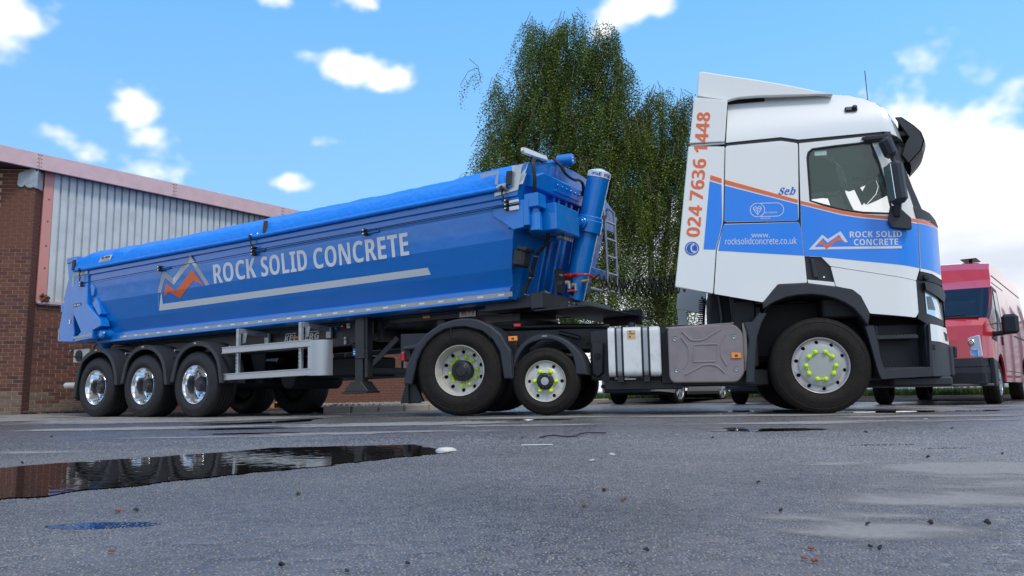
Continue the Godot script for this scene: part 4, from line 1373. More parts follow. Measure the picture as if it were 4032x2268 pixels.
	for q in [[-1.512, 0.861], [-0.877, 0.866], [-1.507, 0.51], [-0.873, 0.512]]:
		var bo := MB.new()
		bo.lathe([Vector2(0.03, 0.0), Vector2(0.026, 0.008), Vector2(0.018, 0.003), Vector2(0.0105, 0.002), Vector2(0.0105, 0.012), Vector2(0.005, 0.013), Vector2(0.004, 0.006), Vector2(0, 0.006)], 16, Transform3D(Basis(), Vector3(q[0], q[1], 1.199)))
		put("bolt", bo, M.strap, cover)
	plate("side_marker", [-0.92, 0.686, -0.815, 0.68, -0.816, 0.621, -0.921, 0.623], 1.19, 1.215, M.amber, cover, 0.006)
	bx("marker_bulb", Vector3(-0.868, 0.652, 1.217), Vector3(0.03, 0.025, 0.004), M.rust, cover, 0.002)
	plate("cover_lid", [-1.615, 0.988, -0.874, 1.018, -0.872, 1.006, -1.6, 0.972], 0.75, 1.19, mat(0.25, 0.23, 0.21, 0.6), cover, 0.004)
	bx("cover_bracket", Vector3(-0.76, 0.75, 1.0), Vector3(0.04, 0.52, 0.3), M.beige, t)
	# --- chassis
	var ch := MB.new()
	for s in both:
		ch.box(Vector3(-2.9, 0.935, s * 0.42), Vector3(4.2, 0.26, 0.08), 0.006)
	for x in [-4.6, -3.4, -2.4, -1.4, -0.6]:
		ch.box(Vector3(x, 0.93, 0), Vector3(0.1, 0.2, 0.8), 0.006)
	ch.box(Vector3(-1.2, 0.42, 0.2), Vector3(1.4, 0.18, 1.2), 0.01)
	ch.box(Vector3(-1.9, 0.36, 0.6), Vector3(0.9, 0.12, 0.5), 0.01)
	ch.box(Vector3(-2.38, 0.72, 0.45), Vector3(0.28, 0.6, 0.5), 0.01)
	ch.box(Vector3(-1.63, 0.66, 0.6), Vector3(0.12, 0.6, 0.6), 0.01)
	put("chassis_rail", ch, M.frame, t)
	var bolts := MB.new()
	var rng := RandomNumberGenerator.new()
	rng.seed = 5
	for k in 44:
		var p := Vector3(-3.45 + rng.randf() * 1.15, 0.86 + (k % 3) * 0.06 + rng.randf() * 0.02, 0.462)
		bolts.cyl(p, p + Vector3(0, 0, 0.014), 0.011, -1, 6)
	put("chassis_bolts", bolts, M.rust, t)
	plate("chassis_bracket", [-2.493, 0.866, -2.35, 0.862, -2.367, 0.503, -2.431, 0.455, -2.492, 0.493], 0.72, 0.8, M.frame, t, 0.01)
	var bh := MB.new()
	bh.cyl(Vector3(-2.425, 0.70, 0.79), Vector3(-2.425, 0.70, 0.806), 0.045, -1, 18)
	put("bracket_hole", bh, M.dark, t)
	var sus := MB.new()
	sus.tube([Vector3(-2.4, 0.55, 0.75), Vector3(-2.7, 0.5, 0.7), Vector3(-3.0, 0.42, 0.6)], 0.03, 8)
	sus.cyl(Vector3(-2.33, 0.44, 0.55), Vector3(-2.33, 0.44, 0.85), 0.05, -1, 14)
	sus.tube([Vector3(-3.45, 1.1, 0.5), Vector3(-2.9, 1.1, 0.5), Vector3(-2.3, 1.08, 0.48)], 0.03, 8)
	sus.box(Vector3(-3.0, 0.413, 0), Vector3(0.12, 0.12, 1.8), 0.02)
	sus.box(Vector3(-4.01, 0.557, 0), Vector3(0.2, 0.2, 1.6), 0.03)
	sus.cyl(Vector3(-2.62, 0.92, 0.85), Vector3(-2.88, 1.0, 0.7), 0.03, -1, 10)
	put("suspension", sus, M.black, t)
	var fw := MB.new()
	fw.box(Vector3(-3.6, 1.11, 0), Vector3(1.1, 0.05, 0.9), 0.01)
	fw.cyl(Vector3(-3.45, 1.13, 0), Vector3(-3.45, 1.19, 0), 0.45, -1, 24)
	fw.box(Vector3(-2.95, 1.09, 0.3), Vector3(1.2, 0.03, 0.4), 0.005)
	put("coupling_plate", fw, M.dark, t)
	var rc := MB.new()
	rc.box(Vector3(-3.42, 1.115, 0.62), Vector3(0.1, 0.05, 0.05), 0.01)
	put("release_lever", rc, M.red, t)
	# --- mudguards
	var fd := MB.new()
	fd.plate(P([-4.68, 0.404, -4.635, 0.651, -4.537, 0.848, -4.419, 0.982, -4.237, 1.101, -4.056, 1.151, -3.927, 1.163, -3.774, 1.142, -3.623, 1.069, -3.499, 0.961, -3.385, 0.768, -3.369, 0.447, -3.468, 0.449, -3.514, 0.759, -3.6, 0.908, -3.725, 1.01, -3.928, 1.066, -4.06, 1.062, -4.185, 1.037, -4.3, 0.975, -4.393, 0.894, -4.47, 0.79, -4.524, 0.673, -4.589, 0.402]), 1.19, 1.24, 0.014)
	fd.sweep(smooth_path([-3.369, 0.46, -3.39, 0.768, -3.499, 0.955, -3.623, 1.063, -3.774, 1.136, -3.927, 1.157, -4.056, 1.145, -4.237, 1.095, -4.419, 0.976, -4.537, 0.842, -4.635, 0.645, -4.68, 0.404], 2), 0.55, 1.2, 0.012)
	fd.plate(P([-4.701, 0.85, -4.55, 0.868, -4.43, 0.96, -4.4, 0.93, -4.5, 0.82, -4.55, 0.82, -4.7, 0.815]), 1.12, 1.22, 0.01)
	var guard := put("mudguard", fd, M.plastic, t)
	for q in [[-4.1, 1.07, -4.33, 0.98], [-3.63, 0.955, -3.5, 0.985]]:
		bx("guard_joint", Vector3(q[0], (q[1] + q[3]) / 2, 1.241), Vector3(0.008, 0.1, 0.004), M.seal, guard, 0.0, Transform3D())
	plate("mud_flap", [-4.73, 0.41, -4.6, 0.41, -4.5, 0.2, -4.79, 0.178], 1.0, 1.05, M.black, guard, 0.004)
	bx("mud_flap", Vector3(-4.68, 0.3, 0.85), Vector3(0.02, 0.24, 0.5), M.black, guard)
	bx("rear_lamp", Vector3(-4.725, 0.738, 1.05), Vector3(0.06, 0.115, 0.2), M.red, t, 0.015)
	bx("rear_lamp_box", Vector3(-4.67, 0.76, 1.02), Vector3(0.08, 0.14, 0.22), M.black, t, 0.01)
	plate("side_marker", [-3.418, 0.938, -3.311, 0.942, -3.31, 0.886, -3.415, 0.88], 1.17, 1.21, M.amber, t, 0.006)
	bx("marker_bulb", Vector3(-3.362, 0.912, 1.212), Vector3(0.03, 0.022, 0.004), M.rust, t, 0.002)
	bx("marker_bracket", Vector3(-3.36, 0.86, 1.12), Vector3(0.05, 0.05, 0.05), M.rust, t)
	var fm := MB.new()
	var mo := smooth_path([-3.373, 0.587, -3.34, 0.72, -3.257, 0.839, -3.119, 0.927, -2.983, 0.947, -2.837, 0.918, -2.705, 0.848, -2.587, 0.725, -2.535, 0.604, -2.516, 0.479], 3)
	var mi := smooth_path([-2.642, 0.482, -2.65, 0.607, -2.695, 0.74, -2.814, 0.851, -2.984, 0.892, -3.18, 0.84, -3.29, 0.72, -3.355, 0.57], 3)
	var ring := mo.duplicate()
	ring.append_array(mi)
	fm.plate(ring, 1.16, 1.205, 0.012)
	mo.reverse()
	fm.sweep(mo, 0.6, 1.17, 0.012)
	put("mudguard", fm, M.plastic, t)
	var mw := MB.new()
	mw.box(Vector3(-2.99, 0.93, 1.207), Vector3(0.06, 0.012, 0.002), 0.0)
	put("mudguard_label", mw, M.strap, t)
	# white panel on the far fairing seen below the cab back
	plate("far_fairing_end", [-1.47, 1.43, -1.36, 1.415, -1.32, 1.19, -1.46, 1.2], -1.25, -1.2, M.white, t, 0.006)
	# --- wheels
	for far in [false, true]:
		var s := -1.0 if far else 1.0
		wheel(t, Vector3(0, 0.527, 1.2 * s), 0.515, "front", far)
		wheel(t, Vector3(-2.99, 0.413, 1.2 * s), 0.386, "lift", far)
		wheel(t, Vector3(-4.008, 0.556, 1.2 * s), 0.5235, "drive", far)

func rounded_open(a: Array, r: float) -> PackedVector2Array:
	var p := P(a)
	var o := PackedVector2Array([p[0]])
	for i in range(1, p.size() - 1):
		var s := p[i] + (p[i - 1] - p[i]).normalized() * r
		var e := p[i] + (p[i + 1] - p[i]).normalized() * r
		for k in 5:
			var t := k / 4.0
			o.append(s.lerp(p[i], t).lerp(p[i].lerp(e, t), t))
	o.append(p[p.size() - 1])
	return o

# ---------------------------------------------------------------- tipping trailer
const SIDE := [[3.2, 1.25], [2.50, 1.25], [2.485, 1.22], [2.33, 1.22], [2.0, 1.18], [1.66, 1.08], [1.45, 0.985], [1.435, 1.03], [1.30, 1.03], [1.285, 0.93], [1.0, 0.93]]
func zs(_x: float, y: float) -> float:
	for i in SIDE.size() - 1:
		if y >= SIDE[i + 1][0]:
			return lerpf(SIDE[i + 1][1], SIDE[i][1], (y - SIDE[i + 1][0]) / (SIDE[i][0] - SIDE[i + 1][0]))
	return 0.93

func xf(y: float) -> float:
	return 5.64 + 0.25 * (y - 1.4)

func arch_y(z: float) -> float:
	var u := absf(z) / 1.25
	if u > 0.92:
		return lerpf(2.90, 2.62, clampf((u - 0.92) / 0.08, 0, 1))
	return 2.90 + 0.17 * (1.0 - pow(u / 0.92, 2.2))

func front_tf(off := 0.0) -> Transform3D:
	# plane of the headboard: local x -> towards the near side, local y -> up the board, local z -> out in front
	var up := Vector3(0.25, 1, 0).normalized()
	var x := Vector3(0, 0, -1)
	return Transform3D(Basis(x, up, x.cross(up)), Vector3(xf(0.0), 0, 0) + x.cross(up) * off)

func build_trailer() -> void:
	var t := group_node("tipper_trailer", self, Transform3D(Basis(Vector3.UP, -0.54202), Vector3(-4.3021, 0, -13.2734)))
	tag(t, "long bright blue tipping trailer with mountain emblem, coupled to the white tractor unit", "trailer")
	var a := 0.0175
	var rot := Basis(Vector3.BACK, a)
	var T := Transform3D(rot, Vector3(-1.31, 0, 0) - rot * Vector3(-1.31, 0, 0))
	var both := [1.0, -1.0]
	# body skin, lengthways strips
	var sk := MB.new()
	var secy := [2.62, 2.50, 2.485, 2.33, 2.0, 1.66, 1.45, 1.435, 1.30, 1.285]
	for s in both:
		for i in secy.size() - 1:
			var y0: float = secy[i]
			var y1: float = secy[i + 1]
			for k in 12:
				var u0 := k / 12.0
				var u1 := (k + 1) / 12.0
				sk.quad_out(Vector3(lerpf(-2.92, xf(y0), u0), y0, s * zs(0, y0 - 1e-4)), Vector3(lerpf(-2.92, xf(y0), u1), y0, s * zs(0, y0 - 1e-4)), Vector3(lerpf(-2.92, xf(y1), u1), y1, s * zs(0, y1 + 1e-4)), Vector3(lerpf(-2.92, xf(y1), u0), y1, s * zs(0, y1 + 1e-4)), Vector3(lerpf(-2.9, 5.6, u0), 2, 0))
	sk.quad(Vector3(-2.92, 1.285, 0.93), Vector3(5.6, 1.285, 0.93), Vector3(5.6, 1.285, -0.93), Vector3(-2.92, 1.285, -0.93))
	put("body", sk, M.tipper, t, T)
	for s in both:
		var rl := MB.new()
		rl.tube([Vector3(-2.92, 1.446, s * 0.99), Vector3(xf(1.446), 1.446, s * 0.99)], 0.012, 8)
		rl.tube([Vector3(-2.92, 1.305, s * 1.03), Vector3(xf(1.3), 1.305, s * 1.03)], 0.012, 8)
		put("bottom_rail", rl, M.tipper, t, T)
	# reflective tape with its small printed plates
	var tp := MB.new()
	tp.plate(P([-2.24, 1.342, 5.672, 1.325, 5.672, 1.385, -2.24, 1.38]), 1.03, 1.0325, 0.0)
	tp.plate(P([-3.27, 1.383, -2.70, 1.41, -2.70, 1.455, -3.27, 1.425]), 1.255, 1.2575, 0.0)
	var tape := put("reflective_tape", tp, mat(0.36, 0.37, 0.36, 0.45, 0.2), t, T)
	for k in 26:
		var x := -2.1 + k * 0.3045
		bx("tape_print", Vector3(x, 1.361 - 0.0014 * (k - 13) * 0.3, 1.034), Vector3(0.085, 0.022, 0.001), M.letter, tape, 0.0)
	# rear: posts, gussets, tailgate
	var rp := MB.new()
	rp.plate(P([-3.57, 2.759, -3.31, 2.80, -2.93, 2.56, -2.915, 2.535, -2.899, 1.973, -2.48, 1.666, -2.44, 1.56, -2.687, 1.50, -2.70, 1.36, -3.27, 1.335, -3.05, 1.50, -3.405, 1.973]), 1.10, 1.255, 0.012)
	rp.plate(P([-3.57, 2.759, -3.31, 2.80, -2.93, 2.56, -2.915, 2.535, -2.899, 1.973, -2.48, 1.666, -2.44, 1.56, -2.687, 1.50, -2.70, 1.36, -3.27, 1.335, -3.05, 1.50, -3.405, 1.973]), -1.10, -1.255, 0.012)
	put("rear_post", rp, M.tipper, t, T)
	var gu := MB.new()
	gu.plate(P([-2.86, 2.31, -2.78, 2.33, -2.72, 2.24, -2.74, 2.13, -2.80, 2.10]), 1.18, 1.235, 0.01)
	gu.plate(P([-2.80, 1.98, -2.70, 2.07, -2.60, 1.97, -2.52, 1.78, -2.58, 1.74]), 1.12, 1.225, 0.012)
	put("gusset", gu, M.tipper, t, T)
	var tg := MB.new()
	tg.plate(P([-3.64, 2.878, -3.31, 2.882, -3.30, 2.79, -3.63, 2.776]), -1.22, 1.235, 0.01)
	tg.plate(P([-3.57, 2.76, -3.798, 2.138, -3.775, 2.101, -3.895, 1.60, -3.90, 1.38, -3.42, 1.343, -3.40, 1.5, -3.44, 1.75, -3.415, 1.973, -3.40, 2.76]), -1.15, 1.17, 0.012)
	tg.box(Vector3(-3.83, 2.05, 1.1), Vector3(0.16, 0.06, 0.1), 0.01)
	tg.box(Vector3(-3.87, 1.98, 1.1), Vector3(0.07, 0.12, 0.1), 0.01)
	tg.tube([Vector3(-3.32, 1.36, 1.0), Vector3(-3.1, 1.38, 1.0), Vector3(-2.9, 1.36, 1.0)], 0.05, 8)
	put("tailgate", tg, M.tipper, t, T)
	bx("tailgate_tape", Vector3(-3.875, 1.50, 1.173), Vector3(0.035, 0.20, 0.003), M.strap, t, 0.0, T)
	var sc := MB.new()
	for q in [[-3.37, 1.72], [-3.37, 1.68], [-3.21, 2.62], [-3.33, 2.70], [-3.31, 2.66]]:
		sc.cyl(Vector3(q[0], q[1], 1.25), Vector3(q[0], q[1], 1.275), 0.016, -1, 8)
	put("bolt_heads", sc, M.chrome, t, T)
	var pv := MB.new()
	pv.cyl(Vector3(-2.54, 1.43, 0.85), Vector3(-2.54, 1.43, 1.2), 0.095, 0.08, 22, 0.03)
	pv.tf = Transform3D()
	pv.box(Vector3(-2.7, 1.45, 1.08), Vector3(0.28, 0.16, 0.2), 0.03)
	pv.cyl(Vector3(-2.95, 1.36, 0.85), Vector3(-3.0, 1.20, 0.85), 0.16, 0.085, 18, 0.03)
	put("tipping_pivot", pv, M.tipper, t, T)
	var pc := MB.new()
	pc.cyl(Vector3(-2.45, 1.44, 1.15), Vector3(-2.42, 1.445, 1.21), 0.022, 0.016, 8)
	put("grease_fitting", pc, M.chrome, t, T)
	# livery
	var liv := group_node("livery", t, T)
	var ys := [2.33, 2.0, 1.66]
	for q in [[-1.082, 1.715, -1.016, 2.018, -0.851, 2.325, -0.769, 2.316, -0.601, 2.194, -0.119, 2.504, -0.10, 2.48, 0.272, 2.002, 0.182, 2.001, -0.114, 2.376, -0.16, 2.376, -0.596, 2.085, -0.80, 2.231, -0.925, 2.01, -0.955, 1.815, 4.469, 1.802, 4.497, 1.712]]:
		var b := MB.new()
		b.panel(P(q), zs, [0.0, 2.0, 4.0], ys, 0.0, 1.0, 0.003)
		put("mountain_emblem", b, M.grey_letter, liv)
	var ob := MB.new()
	ob.panel(P([-0.879, 1.917, -0.776, 2.135, -0.551, 1.983, -0.118, 2.28, 0.137, 2.006, -0.095, 2.105, -0.49, 1.865, -0.728, 1.99]), zs, [], ys, 0.0, 1.0, 0.004)
	put("mountain_emblem", ob, M.orange, liv)
	var tilt := Basis(Vector3.RIGHT, 0.12)
	for q in [["ROCK", 0.855, 0.95], ["SOLID", 1.915, 0.94], ["CONCRETE", 3.365, 1.70]]:
		letters("lettering", q[0], M.grey_letter, Vector3(q[1], 2.146 - 0.006 * (q[1] - 2.0), 1.2005), q[2], 0.295, liv, tilt)
	# brand stickers on the tarp and post
	var st := MB.new()
	st.plate(P([-2.54, 2.668, -2.2, 2.672, -2.14, 2.765, -2.455, 2.757]), 1.29, 1.294, 0.0)
	var sticker := put("sticker", st, M.letter, liv)
	letters("lettering", "KEL-BERG", M.seal, Vector3(-2.33, 2.735, 1.296), 0.24, 0.035, sticker, Basis(), "Droid Sans", true, 0.2)
	bx("sticker_line", Vector3(-2.34, 2.706, 1.295), Vector3(0.22, 0.006, 0.002), M.red, sticker, 0.0)
	bx("sticker_line", Vector3(-2.36, 2.686, 1.295), Vector3(0.28, 0.006, 0.002), M.seal, sticker, 0.0)
	plate("sticker", [-3.311, 1.955, -3.062, 1.965, -3.066, 2.018, -3.31, 2.012], 1.256, 1.259, M.seal, liv, 0.0)
	letters("lettering", "KEL-BERG", M.letter, Vector3(-3.187, 1.985, 1.2605), 0.21, 0.034, liv, Basis(), "Droid Sans", true, 0.2)
	plate("reflector_strip", [-3.376, 2.328, -3.386, 2.564, -3.14, 2.566, -3.135, 2.52, -3.323, 2.52, -3.326, 2.323], 1.256, 1.259, mat(0.42, 0.42, 0.42, 0.4, 0.2), liv, 0.0)
	# tarpaulin cover with its side roll
	var fn := FastNoiseLite.new()
	fn.seed = 15
	fn.frequency = 1.6
	fn.fractal_octaves = 3
	var sec := [Vector2(1.285, 2.60), Vector2(1.30, 2.64), Vector2(1.275, 2.70), Vector2(1.25, 2.76), Vector2(1.22, 2.805), Vector2(1.16, 2.865), Vector2(1.05, 2.915), Vector2(0.85, 2.965), Vector2(0.55, 3.01), Vector2(0.25, 3.035), Vector2(0, 3.04)]
	var full := []
	for p in sec:
		full.append(p)
	for i in range(sec.size() - 2, -1, -1):
		full.append(Vector2(-sec[i].x, sec[i].y))
	var nx := 150
	var rows := []
	for i in nx + 1:
		var x := lerpf(-3.33, 5.86, float(i) / nx)
		var lift := 0.03 * smoothstep(4.4, 5.8, x) + 0.035 * exp(-pow((x + 2.9) / 0.45, 2.0)) - 0.03 * smoothstep(-3.0, -3.4, x)
		var w := 0.012 + 0.03 * exp(-pow((x + 1.9) / 0.9, 2.0)) + 0.01 * exp(-pow((x - 1.5) / 0.5, 2.0))
		var row := []
		for p in full:
			var up: float = smoothstep(2.66, 2.9, p.y)
			var k: float = fn.get_noise_2d(x * 1.6 + p.x * 0.6, p.y * 2.2 + p.x) * w * up
			row.append(Vector3(x, p.y + (lift + k) * up, p.x + k * 0.8 * signf(p.x)))
		rows.append(row)
	var tb := MB.new()
	for i in nx:
		for j in full.size() - 1:
			var n4 := []
			for q in [[i, j], [i, j + 1], [i + 1, j + 1], [i + 1, j]]:
				var dx: Vector3 = rows[mini(q[0] + 1, nx)][q[1]] - rows[maxi(q[0] - 1, 0)][q[1]]
				var dj: Vector3 = rows[q[0]][mini(q[1] + 1, full.size() - 1)] - rows[q[0]][maxi(q[1] - 1, 0)]
				n4.append(dx.cross(dj).normalized() * -1.0)
			if n4[0].dot(Vector3(0, rows[i][j].y - 2.3, rows[i][j].z)) < 0:
				for q in 4:
					n4[q] = -n4[q]
			tb.quads(rows[i][j], rows[i][j + 1], rows[i + 1][j + 1], rows[i + 1][j], n4[0], n4[1], n4[2], n4[3])
	tb.quad(rows[0][0], rows[0][5], rows[0][15], rows[0][20])
	var cover := put("tarpaulin", tb, M.tarp, t, T)
	var ro := MB.new()
	for s in both:
		ro.tube([Vector3(-3.2, 2.605, s * 1.285), Vector3(1.0, 2.595, s * 1.285), Vector3(5.72, 2.615, s * 1.285)], 0.032, 12)
	put("tarpaulin_roll", ro, M.tarp, cover)
	for q in [[5.82, 0.035, 2.63, 2.86, M.plastic], [-3.30, 0.035, 2.62, 2.86, M.plastic], [1.62, 0.03, 2.62, 2.82, M.rust]]:
		var sb := MB.new()
		sb.plate(P([q[0] - q[1], q[2], q[0] + q[1], q[2], q[0] + q[1] + 0.02, 2.80, q[0] - q[1] + 0.02, 2.80]), 1.28, 1.312, 0.004)
		put("tarpaulin_strap", sb, q[4], cover)
	var gt := MB.new()
	gt.stroke(P([5.44, 2.80, 5.69, 2.81, 5.66, 2.66]), 0.045, 1.315)
	put("tarpaulin_repair_tape", gt, mat(0.42, 0.43, 0.43, 0.4, 0.1), cover)
	var ey := MB.new()
	for x in [5.68, 5.78, 1.36, 1.5]:
		ey.cyl(Vector3(x, 2.625, 1.30), Vector3(x, 2.625, 1.322), 0.014, -1, 10)
	put("eyelets", ey, M.chrome, cover)
	var rod := MB.new()
	rod.cyl(Vector3(5.68, 2.62, 1.285), Vector3(5.80, 2.62, 1.285), 0.045, -1, 16)
	put("roll_tube", rod, M.galv, cover)
	var re := MB.new()
	re.cyl(Vector3(5.795, 2.62, 1.285), Vector3(5.806, 2.62, 1.285), 0.032, -1, 16)
	put("roll_tube", re, M.dark, cover)
	# cover end plates in stainless steel
	var ep := MB.new()
	ep.plate(P([5.60, 2.53, 5.93, 2.56, 5.96, 2.68, 6.0, 2.86, 5.86, 2.87, 5.84, 2.62, 5.6, 2.6]), 1.255, 1.262, 0.001)
	for k in 6:
		var z0 := 1.26 - k * 0.06
		var z1 := z0 - 0.06
		var f := func(z: float): return arch_y(z) + 0.004
		ep.quad(Vector3(5.84, f.call(z0), z0), Vector3(6.0, f.call(z0), z0), Vector3(6.02, f.call(z1), z1), Vector3(5.86, f.call(z1), z1))
	put("cover_end_plate", ep, mat(0.6, 0.6, 0.59, 0.35, 0.5), t, T)
	plate("rear_plate", [-3.2, 2.505, -2.90, 2.512, -2.90, 2.60, -3.2, 2.59], 1.255, 1.27, M.galv, t, 0.002, T)
	# sheeting rope, pulleys and hangers
	var rp2 := MB.new()
	rp2.tube([Vector3(-3.05, 2.36, 1.27), Vector3(1.3, 2.375, 1.27), Vector3(5.5, 2.385, 1.275), Vector3(5.95, 2.39, 1.27)], 0.006, 6)
	rp2.tube([Vector3(1.4, 2.40, 1.275), Vector3(3.5, 2.395, 1.275), Vector3(5.6, 2.405, 1.275), Vector3(5.95, 2.41, 1.27)], 0.006, 6)
	put("sheeting_rope", rp2, M.cable, t, T)
	for q in [[-3.06, 2.345, 2], [-0.86, 2.375, 2], [1.35, 2.39, 3], [3.53, 2.375, 2], [5.77, 2.40, 3]]:
		var pl := MB.new()
		for k in q[2]:
			pl.cyl(Vector3(q[0], q[1] + (k - q[2] * 0.5 + 0.5) * 0.05, 1.22), Vector3(q[0], q[1] + (k - q[2] * 0.5 + 0.5) * 0.05, 1.30), 0.024, -1, 12, 0.004)
		var pu := put("pulley", pl, M.black, t, T)
		var pn := MB.new()
		for k in q[2]:
			pn.cyl(Vector3(q[0], q[1] + (k - q[2] * 0.5 + 0.5) * 0.05, 1.30), Vector3(q[0], q[1] + (k - q[2] * 0.5 + 0.5) * 0.05, 1.306), 0.009, -1, 8)
		put("pulley_pin", pn, M.chrome, pu)
		if q[0] > -2 and q[0] < 5.0:
			var pb := MB.new()
			pb.box(Vector3(q[0] + 0.12, q[1], 1.235), Vector3(0.2, 0.05, 0.035), 0.01)
			put("pulley_bracket", pb, M.tipper, pu)
	for q in [[1.34, 2.43], [5.74, 2.44], [-3.07, 2.40]]:
		var ln := MB.new()
		var pts := []
		for k in 9:
			pts.append(Vector3(q[0] + 0.008 * sin(k * 1.4), lerpf(2.63, q[1], k / 8.0), 1.305 + 0.006 * cos(k * 1.4)))
		ln.tube(pts, 0.011, 6)
		ln.cyl(Vector3(q[0], 2.60, 1.29), Vector3(q[0], 2.60, 1.335), 0.03, -1, 10, 0.005)
		put("tie_down", ln, M.cable, t, T)
	# --- headboard
	var hb := MB.new()
	hb.tf = Transform3D(Basis.from_scale(Vector3(-1, 1, 1)))
	var n := 24
	var tops := []
	var bots := []
	for k in n + 1:
		var z := -1.25 + 2.5 * k / n
		tops.append(Vector2(z, arch_y(z)))
	var ly := [2.62, 2.485, 2.33, 2.0, 1.66, 1.45, 1.30]
	var poly := PackedVector2Array()
	for p in tops:
		poly.append(p)
	for y in ly:
		poly.append(Vector2(zs(0, y - 0.001), y))
	for i in range(ly.size() - 1, -1, -1):
		poly.append(Vector2(-zs(0, ly[i] - 0.001), ly[i]))
	var k1 := sqrt(1 + 0.25 * 0.25)
	for i in poly.size():
		poly[i].y *= k1
	hb.plate(poly, -0.06, 0.0, 0.01)
	var F := T * front_tf()
	var board := put("headboard", hb, M.tipper, t, F)
	var hr := MB.new()
	hr.tf = Transform3D(Basis.from_scale(Vector3(-1, 1, 1)))
	for q in [[-0.62, 0.09], [-0.28, 0.09], [0.06, 0.1], [0.4, 0.09]]:
		hr.plate(P([q[0] - q[1], 1.40, q[0] - q[1] * 0.4, 1.40, q[0] - q[1] * 0.4, 2.78, q[0] - q[1], 2.78]), 0.0, 0.07, 0.012)
		hr.plate(P([q[0] + q[1] * 0.5, 1.40, q[0] + q[1], 1.40, q[0] + q[1], 2.78, q[0] + q[1] * 0.5, 2.78]), 0.0, 0.07, 0.012)
	hr.plate(P([-1.15, 2.72, 1.12, 2.72, 1.12, 2.86, 0.95, 2.93, -0.95, 2.93, -1.15, 2.86]), 0.0, 0.13, 0.012)
	hr.plate(P([0.6, 2.80, 0.66, 2.77, -0.05, 2.77, -0.1, 2.83, -0.05, 2.90, 0.62, 2.92]), 0.13, 0.145, 0.004)
	put("headboard_rib", hr, M.tipper, board)
	var rv := MB.new()
	rv.tf = Transform3D(Basis.from_scale(Vector3(-1, 1, 1)))
	for k in 6:
		rv.cyl(Vector3(0.6 - k * 0.12, 2.85, 0.145), Vector3(0.6 - k * 0.12, 2.85, 0.165), 0.018, 0.012, 10, 0.004)
	put("rivet", rv, M.tipper, board)
	# lifting cylinder
	var ca := Vector3(5.99, 1.35, 0.02)
	var cb := Vector3(6.425, 2.90, 0.02)
	var cy := MB.new()
	cy.cyl(ca, cb, 0.135, 0.148, 36, 0.006)
	var d := (cb - ca).normalized()
	cy.cyl(ca + d * 0.88, ca + d * 1.05, 0.178, -1, 36, 0.012)
	cy.cyl(ca + d * 1.02, ca + d * 1.10, 0.168, -1, 36, 0.012)
	var ram := put("lifting_cylinder", cy, M.tipper, t, T)
	var tc := MB.new()
	tc.lathe([Vector2(0.151, 0.0), Vector2(0.152, 0.075), Vector2(0.14, 0.085), Vector2(0.04, 0.125), Vector2(0.0, 0.128)], 36, MB.along(cb, cb + d), 0.75)
	var capn := put("cylinder_cap", tc, M.white, ram)
	# lettering round the cap
	for q in [[-0.05, "Edbro"], [1.05, "Edbro"]]:
		for k in q[1].length():
			var az: float = q[0] + 0.62 - k * 0.17
			var tr := MB.along(cb, cb + d)
			var dir := tr.basis * Vector3(cos(az), sin(az), 0)
			var tang := (-(tr.basis * Vector3(-sin(az), cos(az), 0))).normalized()
			if tang.cross(d).dot(dir) < 0:
				tang = -tang
			letters("lettering", q[1][k], M.navy, cb + d * 0.038 + dir * 0.1515, 0.026 if q[1][k] != "r" else 0.018, 0.045 if q[1][k] in ["E", "d", "b"] else 0.033, capn, Basis(tang, d, dir))
	var tr2 := MB.new()
	for z in [0.26, -0.26]:
		tr2.beam(Vector3(6.05, 2.42, z), Vector3(6.24, 2.31, z * 0.75), 0.03, 0.08)
		tr2.cyl(Vector3(6.25, 2.30, z * 0.6), Vector3(6.25, 2.30, z * 0.98), 0.075, -1, 20, 0.008)
		tr2.cyl(Vector3(6.25, 2.30, z * 0.9), Vector3(6.25, 2.30, z * 1.08), 0.05, -1, 20, 0.006)
	tr2.box(Vector3(6.02, 2.30, 0.34), Vector3(0.3, 0.05, 0.2), 0.006)
	put("cylinder_cradle", tr2, M.tipper, t, T)
	# box across the headboard, motor housing, hoses
	var bb := MB.new()
	bb.box(Vector3(6.09, 2.24, 0.70), Vector3(0.42, 0.33, 0.62), 0.012)
	put("hydraulic_box", bb, M.tipper, t, T)
	plate("corner_bracket", [5.56, 2.30, 5.84, 2.09, 5.98, 2.10, 5.99, 2.43, 5.56, 2.43], 1.22, 1.25, M.tipper, t, 0.006, T)
	var eb := MB.new()
	eb.box(Vector3(5.90, 2.28, 1.14), Vector3(0.3, 0.32, 0.2), 0.008)
	put("corner_box", eb, M.tipper, t, T)
	for y in [2.345, 2.42]:
		bx("stainless_strap", Vector3(5.87, y, 1.262), Vector3(0.13, 0.05, 0.02), M.letter, t, 0.004, T)
	var gm := MB.new()
	gm.box(Vector3(6.08, 2.42, 1.12), Vector3(0.19, 0.17, 0.21), 0.01)
	gm.cyl(Vector3(6.08, 2.34, 1.12), Vector3(6.08, 2.28, 1.12), 0.055, -1, 24, 0.004)
	gm.cyl(Vector3(6.08, 2.29, 1.12), Vector3(6.08, 2.25, 1.12), 0.07, -1, 24, 0.006)
	gm.cyl(Vector3(6.08, 2.255, 1.12), Vector3(6.08, 2.06, 1.12), 0.077, -1, 24, 0.006)
	put("sheet_motor", gm, M.tipper, t, T)
	var mo := MB.new()
	mo.cyl(Vector3(6.02, 3.12, 0.38), Vector3(6.22, 3.12, 0.33), 0.075, -1, 24, 0.012)
